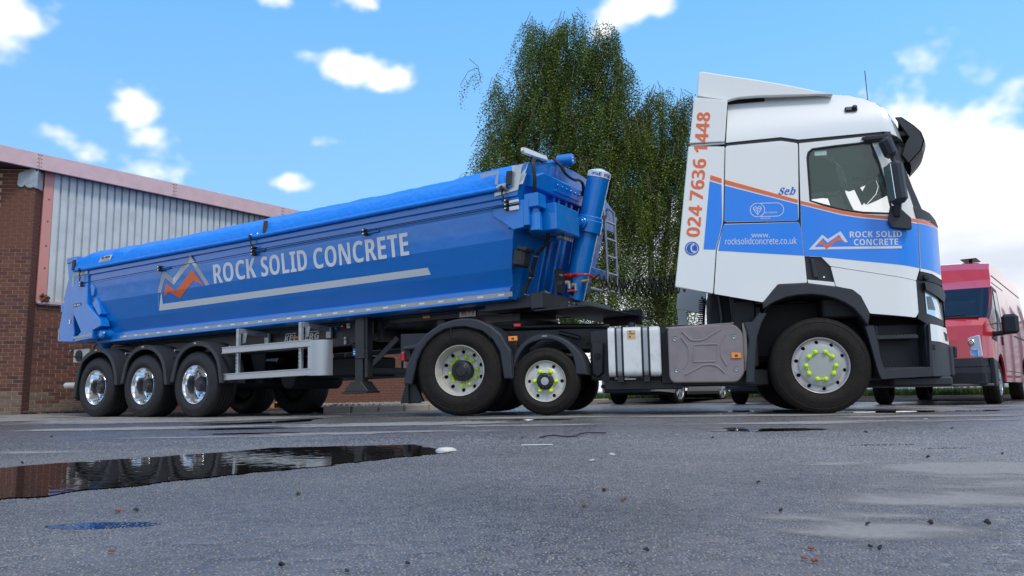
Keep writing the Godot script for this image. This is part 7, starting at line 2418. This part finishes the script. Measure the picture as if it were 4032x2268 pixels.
func build_kerb() -> void:
	# gravel margin behind a row of kerb stones in front of the brick wall
	var a := Vector3(-5.2, 0, -14.9)
	var pts := [Vector3(-3.3, 0, -13.75), Vector3(-2.84, 0, -13.85), Vector3(-2.0, 0, -14.3), Vector3(-1.2, 0, -15.1), Vector3(1.2, 0, -17.8), Vector3(2.4, 0, -20.5)]
	var kb := group_node("kerb")
	tag(kb, "pale concrete kerb along the gravel strip by the wall", "", "", "structure")
	var m := mat(0.42, 0.37, 0.30, 0.9)
	m.albedo_texture = ramp(noise_img(128, 0.05, FastNoiseLite.TYPE_SIMPLEX_SMOOTH, 4, 35), [[0, Color(0.75, 0.74, 0.72)], [1, Color(1, 1, 1)]])
	triplanar(m, 1.5)
	for i in pts.size() - 1:
		var p: Vector3 = pts[i]
		var q: Vector3 = pts[i + 1]
		var n := int(ceil((q - p).length() / 0.915))
		for j in n:
			var s := p.lerp(q, float(j) / n)
			var e := p.lerp(q, float(j + 1) / n)
			var d := (e - s).normalized()
			var b := MB.new()
			b.box((s + e) * 0.5 + Vector3(0, 0.045, 0), Vector3((e - s).length() - 0.012, 0.13, 0.13), 0.018, Basis(d, Vector3.UP, d.cross(Vector3.UP)))
			put("kerb_stone", b, m, kb)
	var g := MB.new()
	var edge := [Vector3(-3.35, 0.09, -13.85), Vector3(-2.84, 0.09, -13.95), Vector3(-2.0, 0.09, -14.4), Vector3(-1.2, 0.09, -15.2), Vector3(1.2, 0.09, -17.9), Vector3(2.4, 0.09, -20.5)]
	var wall := [Vector3(-5.8, 0.1, -19.7), Vector3(-4.9, 0.1, -20.8), Vector3(-4.2, 0.1, -21.7), Vector3(-3.4, 0.1, -22.6), Vector3(-1.6, 0.1, -24.8), Vector3(0.0, 0.1, -26.5)]
	for i in edge.size() - 1:
		g.quad(edge[i], edge[i + 1], wall[i + 1], wall[i])
	var gm := mat(0.23, 0.20, 0.18, 0.95)
	gm.albedo_texture = ramp(noise_img(512, 0.06, FastNoiseLite.TYPE_CELLULAR, 1, 36, FastNoiseLite.RETURN_CELL_VALUE), [[0, Color(0.5, 0.48, 0.47)], [0.7, Color(0.9, 0.87, 0.85)], [1, Color(1, 1, 1)]])
	gm.heightmap_enabled = true
	gm.heightmap_texture = tex(noise_img(512, 0.06, FastNoiseLite.TYPE_CELLULAR, 1, 36, FastNoiseLite.RETURN_DISTANCE))
	gm.heightmap_scale = 1.5
	gm.heightmap_flip_texture = true
	triplanar(gm, 0.7, true)
	tag(put("gravel_margin", g, gm), "strip of gravel between kerb and brick wall", "", "", "stuff")
	var rng := RandomNumberGenerator.new()
	rng.seed = 8
	var st := MB.new()
	for i in 260:
		var t := rng.randf()
		var p := Vector3(-3.0, 0.1, -14.1).lerp(Vector3(-0.8, 0.1, -15.6), t) + Vector3(-0.45, 0, -0.75) * rng.randf() * 4.0
		var s := rng.randf_range(0.02, 0.06)
		st.box(p, Vector3(s * 1.5, s, s * 1.2), s * 0.25, Basis(Vector3(rng.randf(), 1, rng.randf()).normalized(), rng.randf() * TAU))
	tag(put("gravel", st, mat(0.30, 0.27, 0.24, 0.9)), "loose stones on the gravel strip by the wall", "", "", "stuff")
	# soil and grass bank behind the parked cars
	var so := MB.new()
	var f := [Vector3(0.5, 0.0, -20.5), Vector3(8.6, 0.0, -15.2), Vector3(20, 0.0, -11)]
	var h := [Vector3(1.5, 0.12, -24), Vector3(11.0, 0.12, -18.5), Vector3(26, 0.12, -14)]
	for i in 2:
		so.quad(f[i] + Vector3(0, 0.012, 0), f[i + 1] + Vector3(0, 0.012, 0), h[i + 1], h[i])
		so.quad(h[i], h[i + 1], h[i + 1] + Vector3(3, 0.1, -10), h[i] + Vector3(3, 0.1, -10))
	tag(put("soil_bank", so, mat(0.12, 0.075, 0.055, 0.95)), "strip of brown soil behind the parked cars", "", "", "structure")
	var gb := MB.new()
	for i in 3:
		var a0 := i * 2.1
		var w := Vector3(cos(a0), 0, sin(a0))
		gb.tri(-w * 0.012, w * 0.012, Vector3(0.05 * sin(a0 * 3), 0.14, 0.05 * cos(a0 * 2)))
		gb.tri(-w * 0.01 + Vector3(0.03, 0, 0.02), w * 0.01 + Vector3(0.03, 0, 0.02), Vector3(-0.06 * sin(a0 * 2), 0.11, 0.04))
	var mm := MultiMesh.new()
	mm.transform_format = MultiMesh.TRANSFORM_3D
	mm.mesh = gb.mesh()
	var tf := []
	for i in 9000:
		var u := rng.randf()
		var p := Vector3(1.3, 0.1, -22.5).lerp(Vector3(11.0, 0.1, -17.0), u) + Vector3(0.5, 0, -0.87) * (rng.randf_range(-0.7, 3.0))
		var s := rng.randf_range(0.6, 1.3)
		tf.append(Transform3D(Basis(Vector3.UP, rng.randf() * TAU).scaled(Vector3(s, s, s)), p))
	mm.instance_count = tf.size()
	for i in tf.size():
		mm.set_instance_transform(i, tf[i])
	var go := MultiMeshInstance3D.new()
	go.name = "grass"
	go.multimesh = mm
	go.material_override = mat(0.06, 0.13, 0.02, 0.7)
	add_child(go)
	tag(go, "green grass strip behind the parked cars", "", "", "stuff")
	# pallet under the trailer, by the wall
	var pa := group_node("wooden_pallet", self, Transform3D(Basis(Vector3.UP, 0.9), Vector3(-5.15, 0.04, -17.4)))
	tag(pa, "wooden pallets stacked low by the brick wall, glimpsed between the trailer's far wheels", "pallet")
	var wood := mat(0.42, 0.25, 0.11, 0.8)
	for l in 3:
		for k in 5:
			bx("board", Vector3(0, 0.14 * l + 0.125, -0.4 + k * 0.2), Vector3(1.2, 0.022, 0.12), wood, pa, 0.002)
		for k in 3:
			bx("bearer", Vector3(-0.5 + k * 0.5, 0.14 * l + 0.06, 0), Vector3(0.1, 0.09, 1.0), wood, pa, 0.002)

func build_fence() -> void:
	var f := group_node("palisade_fence")
	tag(f, "galvanised steel palisade fence with pointed pales behind the red van", "fence")
	var d := Vector3(0.47, 0, 0.883).normalized()
	var b := Vector3(11.45, 0, -18.0)
	var m := MB.new()
	var h := 2.12
	for q in [[-0.034, -0.012], [0.012, 0.034]]:
		pass
	var sec := [Vector2(-0.034, 0.0), Vector2(-0.016, 0.02), Vector2(0.016, 0.02), Vector2(0.034, 0.0)]
	for i in 3:
		var p: Vector2 = sec[i]
		var q: Vector2 = sec[i + 1]
		var hp := h - absf(p.x) * 2.2 - 0.02
		var hq := h - absf(q.x) * 2.2 - 0.02
		m.quad(Vector3(p.x, 0.05, p.y), Vector3(q.x, 0.05, q.y), Vector3(q.x, hq, q.y), Vector3(p.x, hp, p.y))
		m.quad(Vector3(p.x, 0.05, p.y - 0.004), Vector3(q.x, 0.05, q.y - 0.004), Vector3(q.x, hq, q.y - 0.004), Vector3(p.x, hp, p.y - 0.004))
	m.tri(Vector3(-0.016, h - 0.055, 0.02), Vector3(0.016, h - 0.055, 0.02), Vector3(0, h + 0.03, 0.02))
	m.tri(Vector3(-0.034, h - 0.095, 0), Vector3(-0.016, h - 0.055, 0.02), Vector3(-0.012, h + 0.005, 0.012))
	m.tri(Vector3(0.034, h - 0.095, 0), Vector3(0.016, h - 0.055, 0.02), Vector3(0.012, h + 0.005, 0.012))
	var pale := m.mesh()
	var basx := Basis(d, Vector3.UP, d.cross(Vector3.UP).normalized())
	if basx.z.dot(Vector3(-1, 0, 1)) < 0:
		basx = Basis(-d, Vector3.UP, (-d).cross(Vector3.UP).normalized())
	for k in range(-9, 34):
		putm("pale", pale, M.galv, f, Transform3D(basx, b + d * (k * 0.168)))
	var r := MB.new()
	for y in [0.45, 1.72]:
		r.beam(b + d * -1.6 + Vector3(0, y, 0) - basx.z * 0.03, b + d * 5.6 + Vector3(0, y, 0) - basx.z * 0.03, 0.035, 0.05, 0.002)
	put("rail", r, M.galv, f)
	for k in 4:
		bx("post", b + d * (-1.5 + k * 2.3) - basx.z * 0.09 + Vector3(0, 1.0, 0), Vector3(0.06, 2.0, 0.06), M.galv, f, 0.004)
	# heap of pale crushed stone beyond the fence
	var n := FastNoiseLite.new()
	n.seed = 3
	n.frequency = 0.5
	var hp := MB.new()
	var g := 40
	var pts := []
	for j in g + 1:
		var row := []
		for i in g + 1:
			var u := i / float(g) * 2 - 1
			var w := j / float(g) * 2 - 1
			var rr := sqrt(u * u + w * w)
			var y := maxf(0.0, (1.0 - rr)) * 3.4
			y = minf(y, 2.35 + 0.12 * n.get_noise_2d(u * 9, w * 9)) + n.get_noise_2d(u * 20, w * 20) * 0.12 * clampf((1 - rr) * 4, 0, 1)
			row.append(Vector3(18.5 + u * 6.5, y, -25.0 + w * 5.5))
		pts.append(row)
	for j in g:
		for i in g:
			hp.quad_out(pts[j][i], pts[j][i + 1], pts[j + 1][i + 1], pts[j + 1][i], Vector3(18.5, -5, -25))
	var hm := mat(0.46, 0.43, 0.41, 0.95)
	hm.albedo_texture = ramp(noise_img(256, 0.05, FastNoiseLite.TYPE_CELLULAR, 1, 37, FastNoiseLite.RETURN_CELL_VALUE), [[0, Color(0.55, 0.55, 0.56)], [0.6, Color(0.9, 0.9, 0.9)], [1, Color(1, 1, 1)]])
	hm.heightmap_enabled = true
	hm.heightmap_texture = tex(noise_img(256, 0.05, FastNoiseLite.TYPE_CELLULAR, 1, 37, FastNoiseLite.RETURN_DISTANCE))
	hm.heightmap_scale = 4.0
	triplanar(hm, 0.5, true)
	tag(put("stone_heap", hp, hm), "pale heap of crushed stone behind the steel fence", "heap")

# ---------------------------------------------------------------- trees
func birch(called: String, base: Vector3, lobes: Array, stems: Array, n: int, sd: int, label: String, size := 0.055) -> void:
	var rng := RandomNumberGenerator.new()
	rng.seed = sd
	var t := group_node(called, self, Transform3D(Basis(), base))
	tag(t, label, "tree")
	var bark := mat(0.16, 0.13, 0.10, 0.85)
	bark.albedo_texture = ramp(noise_img(128, 0.08, FastNoiseLite.TYPE_SIMPLEX_SMOOTH, 4, 51), [[0.0, Color(0.3, 0.28, 0.26)], [0.5, Color(0.7, 0.66, 0.62)], [0.7, Color(1.0, 0.95, 0.9)], [1.0, Color(1, 1, 1)]])
	triplanar(bark, 1.5)
	var tr := MB.new()
	var lb := MB.new()
	for s in stems:
		var p0 := Vector3(0, 0, 0)
		var pts := [p0]
		for k in range(1, 10):
			var u := k / 9.0
			pts.append(Vector3(s.x * pow(u, 1.15) + 0.15 * sin(k * 1.3 + s.x), s.y * u, s.z * u + 0.12 * cos(k * 1.7)))
		for k in 9:
			var r0: float = lerpf(0.16, 0.025, k / 9.0)
			var r1: float = lerpf(0.16, 0.025, (k + 1) / 9.0)
			tr.cyl(pts[k], pts[k + 1], r0, r1, 8)
	put("trunk", tr, bark, t)
	# one hanging spray of leaves
	var mb := MB.new()
	var lr := RandomNumberGenerator.new()
	lr.seed = 4
	for k in 16:
		var y := -k * 0.032
		var a := k * 2.4
		var c := Vector3(cos(a) * 0.035, y, sin(a) * 0.035)
		var ax := Vector3(cos(a + 0.6), -0.9 + lr.randf() * 0.8, sin(a + 0.6)).normalized()
		var sd2 := ax.cross(Vector3(lr.randf() - 0.5, lr.randf() - 0.2, lr.randf() - 0.5)).normalized()
		var l := size * lr.randf_range(0.75, 1.2)
		var tip := c + ax * l
		var mid := c + ax * l * 0.42
		mb.tri(c, mid + sd2 * l * 0.36, tip)
		mb.tri(c, tip, mid - sd2 * l * 0.36)
	var mm := MultiMesh.new()
	mm.transform_format = MultiMesh.TRANSFORM_3D
	mm.use_colors = true
	mm.mesh = mb.mesh()
	var tot := 0.0
	for l in lobes:
		tot += l[3] * l[4] * l[5] * (l[6] if l.size() > 6 else 1.0)
	var tf := []
	var col := []
	for l in lobes:
		var m := int(n * l[3] * l[4] * l[5] * (l[6] if l.size() > 6 else 1.0) / tot)
		# the lobe is made of drooping branches; sprays hang from each
		var left := m
		while left > 0:
			var a := rng.randf() * TAU
			var e := rng.randf_range(-0.75, 1.0)
			var q := pow(rng.randf(), 0.42)
			var dir := Vector3(cos(a) * sqrt(1 - e * e), e, sin(a) * sqrt(1 - e * e))
			var p := Vector3(l[0] + dir.x * l[3] * q, l[1] + dir.y * l[4] * q, l[2] + dir.z * l[5] * q)
			var run := rng.randi_range(5, 15)
			var tone := rng.randf_range(0.65, 1.35)
			var warm := rng.randf()
			var out := Vector3(dir.x, 0.0, dir.z).normalized() * rng.randf_range(0.1, 0.7) + Vector3(-0.35, 0, 0)
			for k in mini(run, left):
				var u := float(k) / run
				var pp := p + out * (u - 0.5) * 0.7 + Vector3(rng.randf_range(-0.05, 0.05), -u * u * 0.75 - u * 0.25 + rng.randf_range(-0.03, 0.03), rng.randf_range(-0.05, 0.05))
				var s := rng.randf_range(0.75, 1.25)
				tf.append(Transform3D(Basis(Vector3.UP, rng.randf() * TAU) * Basis(Vector3.RIGHT, rng.randf_range(-0.5, 0.5)) * Basis(Vector3.BACK, rng.randf_range(-0.2, 0.5)) * Basis.from_scale(Vector3(s, s, s)), pp))
				var v := tone * rng.randf_range(0.85, 1.15)
				col.append(Color(lerpf(0.085, 0.17, warm) * v, lerpf(0.15, 0.20, warm) * v, lerpf(0.036, 0.024, warm) * v))
			if rng.randf() < 0.35:
				lb.tube([p + Vector3(-dir.x * 0.4, 0.25, -dir.z * 0.4), p, p + out * 0.35 + Vector3(0, -0.5, 0)], 0.009, 4, false)
			left -= run
	put("twigs", lb, bark, t)
	mm.instance_count = tf.size()
	for i in tf.size():
		mm.set_instance_transform(i, tf[i])
		mm.set_instance_color(i, col[i])
	var o := MultiMeshInstance3D.new()
	o.name = "crown"
	o.multimesh = mm
	var lm := mat(1, 1, 1, 0.42)
	lm.vertex_color_use_as_albedo = true
	lm.backlight_enabled = true
	lm.backlight = Color(0.45, 0.55, 0.25)
	o.material_override = lm
	o.set_meta("kind", "stuff")
	t.add_child(o)

func build_trees() -> void:
	# lobes: centre, half sizes (x, y, z), density
	birch("birch_tree", Vector3(1.7, 0, -24.0), [[0.2, 10.9, 0, 1.35, 1.5, 1.3], [-0.9, 11.4, 0, 0.85, 0.85, 0.9], [1.25, 11.2, 0, 0.85, 1.0, 0.9, 0.9], [1.75, 9.9, 0, 0.9, 1.1, 1.0], [-0.6, 9.2, 0, 1.5, 1.5, 1.4], [-2.2, 9.9, 0, 0.65, 0.55, 0.6, 0.7], [-2.85, 10.45, 0.1, 0.3, 0.28, 0.3, 0.8], [-1.9, 8.2, 0, 1.0, 1.4, 1.0], [-2.3, 6.9, 0.1, 0.45, 1.3, 0.6, 0.7], [1.2, 8.4, 0, 1.5, 1.5, 1.4], [-0.3, 6.9, 0, 1.9, 1.6, 1.5, 0.9], [1.6, 6.6, 0, 1.4, 1.6, 1.3, 0.9], [2.55, 8.6, 0, 0.45, 0.9, 0.6, 0.8], [0.2, 4.9, 0, 2.2, 1.6, 1.5, 0.8], [0.6, 3.2, 0, 1.9, 1.4, 1.3, 0.7]], [Vector3(0.3, 11.8, 0), Vector3(-1.4, 10.4, 0.3), Vector3(1.5, 10.8, -0.3), Vector3(-0.4, 12.0, -0.3)], 21000, 71, "tall birch tree with drooping leaves behind the front of the trailer")
	birch("birch_tree_001", Vector3(4.75, 0, -24.8), [[0.1, 9.4, 0, 0.75, 0.9, 0.8], [0.9, 9.1, 0, 0.55, 1.0, 0.7], [-0.6, 8.6, 0, 0.7, 1.2, 0.8], [0.4, 7.4, 0, 1.15, 1.6, 1.1], [-0.5, 6.2, 0, 0.95, 1.5, 1.0, 0.8], [0.9, 5.6, 0, 1.0, 1.6, 1.0, 0.7], [0.1, 4.0, 0, 1.3, 1.5, 1.1, 0.7], [0.0, 2.6, 0, 1.2, 1.0, 1.0, 0.6]], [Vector3(0.4, 9.8, 0), Vector3(-0.5, 8.8, 0.2), Vector3(1.1, 9.0, -0.2)], 8500, 72, "smaller birch tree half hidden by the phone number panel of the cab")
	birch("distant_tree", Vector3(-2.35, 0, -39.0), [[0.0, 11.2, 0, 0.5, 0.45, 0.5], [0.7, 11.0, 0, 0.45, 0.3, 0.4], [-0.3, 9.8, 0, 1.0, 1.0, 0.9]], [Vector3(0.1, 11.2, 0)], 700, 73, "tip of a far tree peeping over the trailer's tarpaulin")

# ---------------------------------------------------------------- litter on the tarmac
func build_litter() -> void:
	var rng := RandomNumberGenerator.new()
	rng.seed = 77
	var tw := MB.new()
	tw.tube(spline([Vector3(0.16, 0.006, -4.97), Vector3(0.24, 0.012, -5.1), Vector3(0.32, 0.008, -5.0), Vector3(0.38, 0.009, -5.02), Vector3(0.46, 0.014, -5.28), Vector3(0.62, 0.006, -5.42)], 4), 0.0045, 6)
	tag(put("twig", tw, mat(0.03, 0.014, 0.012, 0.8)), "thin dark crooked twig lying on the tarmac in front of the twin wheels", "twig")
	var pb := MB.new()
	pb.lathe([Vector2(0, 0.018), Vector2(0.022, 0.016), Vector2(0.034, 0.008), Vector2(0.036, 0.0)], 9, Transform3D(Basis(Vector3.RIGHT, -PI / 2).scaled(Vector3(1.5, 1, 1)), Vector3(-0.34, 0.003, -3.97)))
	tag(put("white_stone", pb, mat(0.62, 0.62, 0.58, 0.7)), "flat white stone at the right tip of the long puddle", "stone")
	tag(bx("paper_scrap", Vector3(0.12, 0.007, -4.27), Vector3(0.17, 0.003, 0.018), mat(0.75, 0.75, 0.74, 0.7), self, 0.001), "thin white strip of card lying right of the white stone", "litter")
	var spots := [[0.25, -2.28, 1], [0.28, -2.07, 1], [0.17, -1.99, 1], [-0.18, -1.35, 0], [-0.27, -1.30, 0], [0.23, -1.43, 0], [0.43, -3.53, 2], [0.31, -3.24, 2], [1.64, -3.19, 0], [2.0, -3.29, 0], [1.16, -4.69, 0], [0.73, -2.42, 0], [0.61, -1.86, 0], [0.51, -1.42, 3], [0.47, -1.34, 3], [0.48, -1.32, 3], [0.96, -1.65, 0], [0.85, -1.66, 0], [0.72, -1.66, 0], [0.62, -1.43, 0], [0.63, -1.41, 0], [-0.99, -2.01, 3], [-0.74, -1.49, 3], [-0.39, -1.35, 0], [-0.95, -2.03, 0], [-0.62, -2.30, 1], [-3.55, -6.13, 0], [-2.21, -3.60, 0], [0.05, -4.95, 0], [3.4, -6.6, 2], [3.2, -10.6, 2], [2.2, -5.0, 0], [2.9, -5.3, 0]]
	var mats := [mat(0.025, 0.02, 0.02, 0.8), mat(0.13, 0.075, 0.045, 0.8), mat(0.5, 0.48, 0.44, 0.8), mat(0.22, 0.07, 0.04, 0.8)]
	var what := ["dark grit crumb lying loose on the wet tarmac", "brown scrap of dead leaf lying on the tarmac", "small pale pebble lying on the tarmac", "small reddish brick chip lying on the tarmac"]
	var names := ["grit_crumb", "leaf_scrap", "pebble", "brick_chip"]
	var proto := []
	for k in 4:
		var b := MB.new()
		for j in (3 if k == 1 else 2):
			var s := rng.randf_range(0.5, 1.0)
			b.box(Vector3(rng.randf_range(-0.3, 0.3), 0.25, rng.randf_range(-0.3, 0.3)), Vector3(1.3, 0.55 if k != 1 else 0.16, 0.9) * s, 0.22 if k != 1 else 0.05, Basis(Vector3(0.4, 1, 0.3).normalized(), rng.randf() * TAU))
		proto.append(b.mesh())
	var used := [0, 0, 0, 0]
	for s in spots:
		var k: int = s[2]
		var sz := 0.008 + 0.0025 * absf(s[1]) * rng.randf_range(0.6, 1.1)
		var nm: String = names[k] if used[k] == 0 else "%s_%03d" % [names[k], used[k]]
		used[k] += 1
		var o := putm(nm, proto[k], mats[k], self, Transform3D(Basis(Vector3.UP, rng.randf() * TAU).scaled(Vector3(sz, sz * rng.randf_range(0.6, 1.0), sz)), Vector3(s[0], gh(s[0], s[1]) + 0.004, s[1])))
		tag(o, what[k], "debris", "bits of grit, leaf and stone scattered over the tarmac")

# ---------------------------------------------------------------- the scene
func _ready() -> void:
	var cam := Camera3D.new()
	cam.name = "camera"
	cam.fov = 2.0 * rad_to_deg(atan(1134.0 / 3100.0))
	cam.near = 0.05
	cam.far = 2000.0
	cam.transform = Transform3D(Basis(Vector3.RIGHT, 0.13308) * Basis(Vector3.BACK, -0.0155), Vector3(0, 0.28, 0))
	add_child(cam)
	cam.current = true
	var we := WorldEnvironment.new()
	we.name = "environment"
	var env := Environment.new()
	env.background_mode = Environment.BG_SKY
	var sky := Sky.new()
	var pm := PanoramaSkyMaterial.new()
	pm.panorama = make_sky()
	pm.energy_multiplier = 1.0
	sky.sky_material = pm
	env.sky = sky
	env.tonemap_mode = Environment.TONE_MAPPER_LINEAR
	env.tonemap_exposure = 1.08
	env.sdfgi_enabled = true
	env.ssao_enabled = true
	env.ssil_enabled = true
	we.environment = env
	add_child(we)
	var sun := DirectionalLight3D.new()
	sun.name = "sun"
	sun.light_energy = 0.5
	sun.light_color = Color(1.0, 0.965, 0.91)
	sun.light_angular_distance = 12.0
	sun.shadow_enabled = true
	sun.transform = Transform3D(Basis.looking_at(-Vector3(0.30, 0.80, 0.52).normalized(), Vector3.UP), Vector3(0, 20, 0))
	add_child(sun)
	make_materials()
	build_ground()
	build_factory()
	build_kerb()
	build_fence()
	build_trees()
	build_tractor()
	build_trailer()
	build_hoses()
	build_van()
	build_cars()
	build_chippings()
	build_litter()
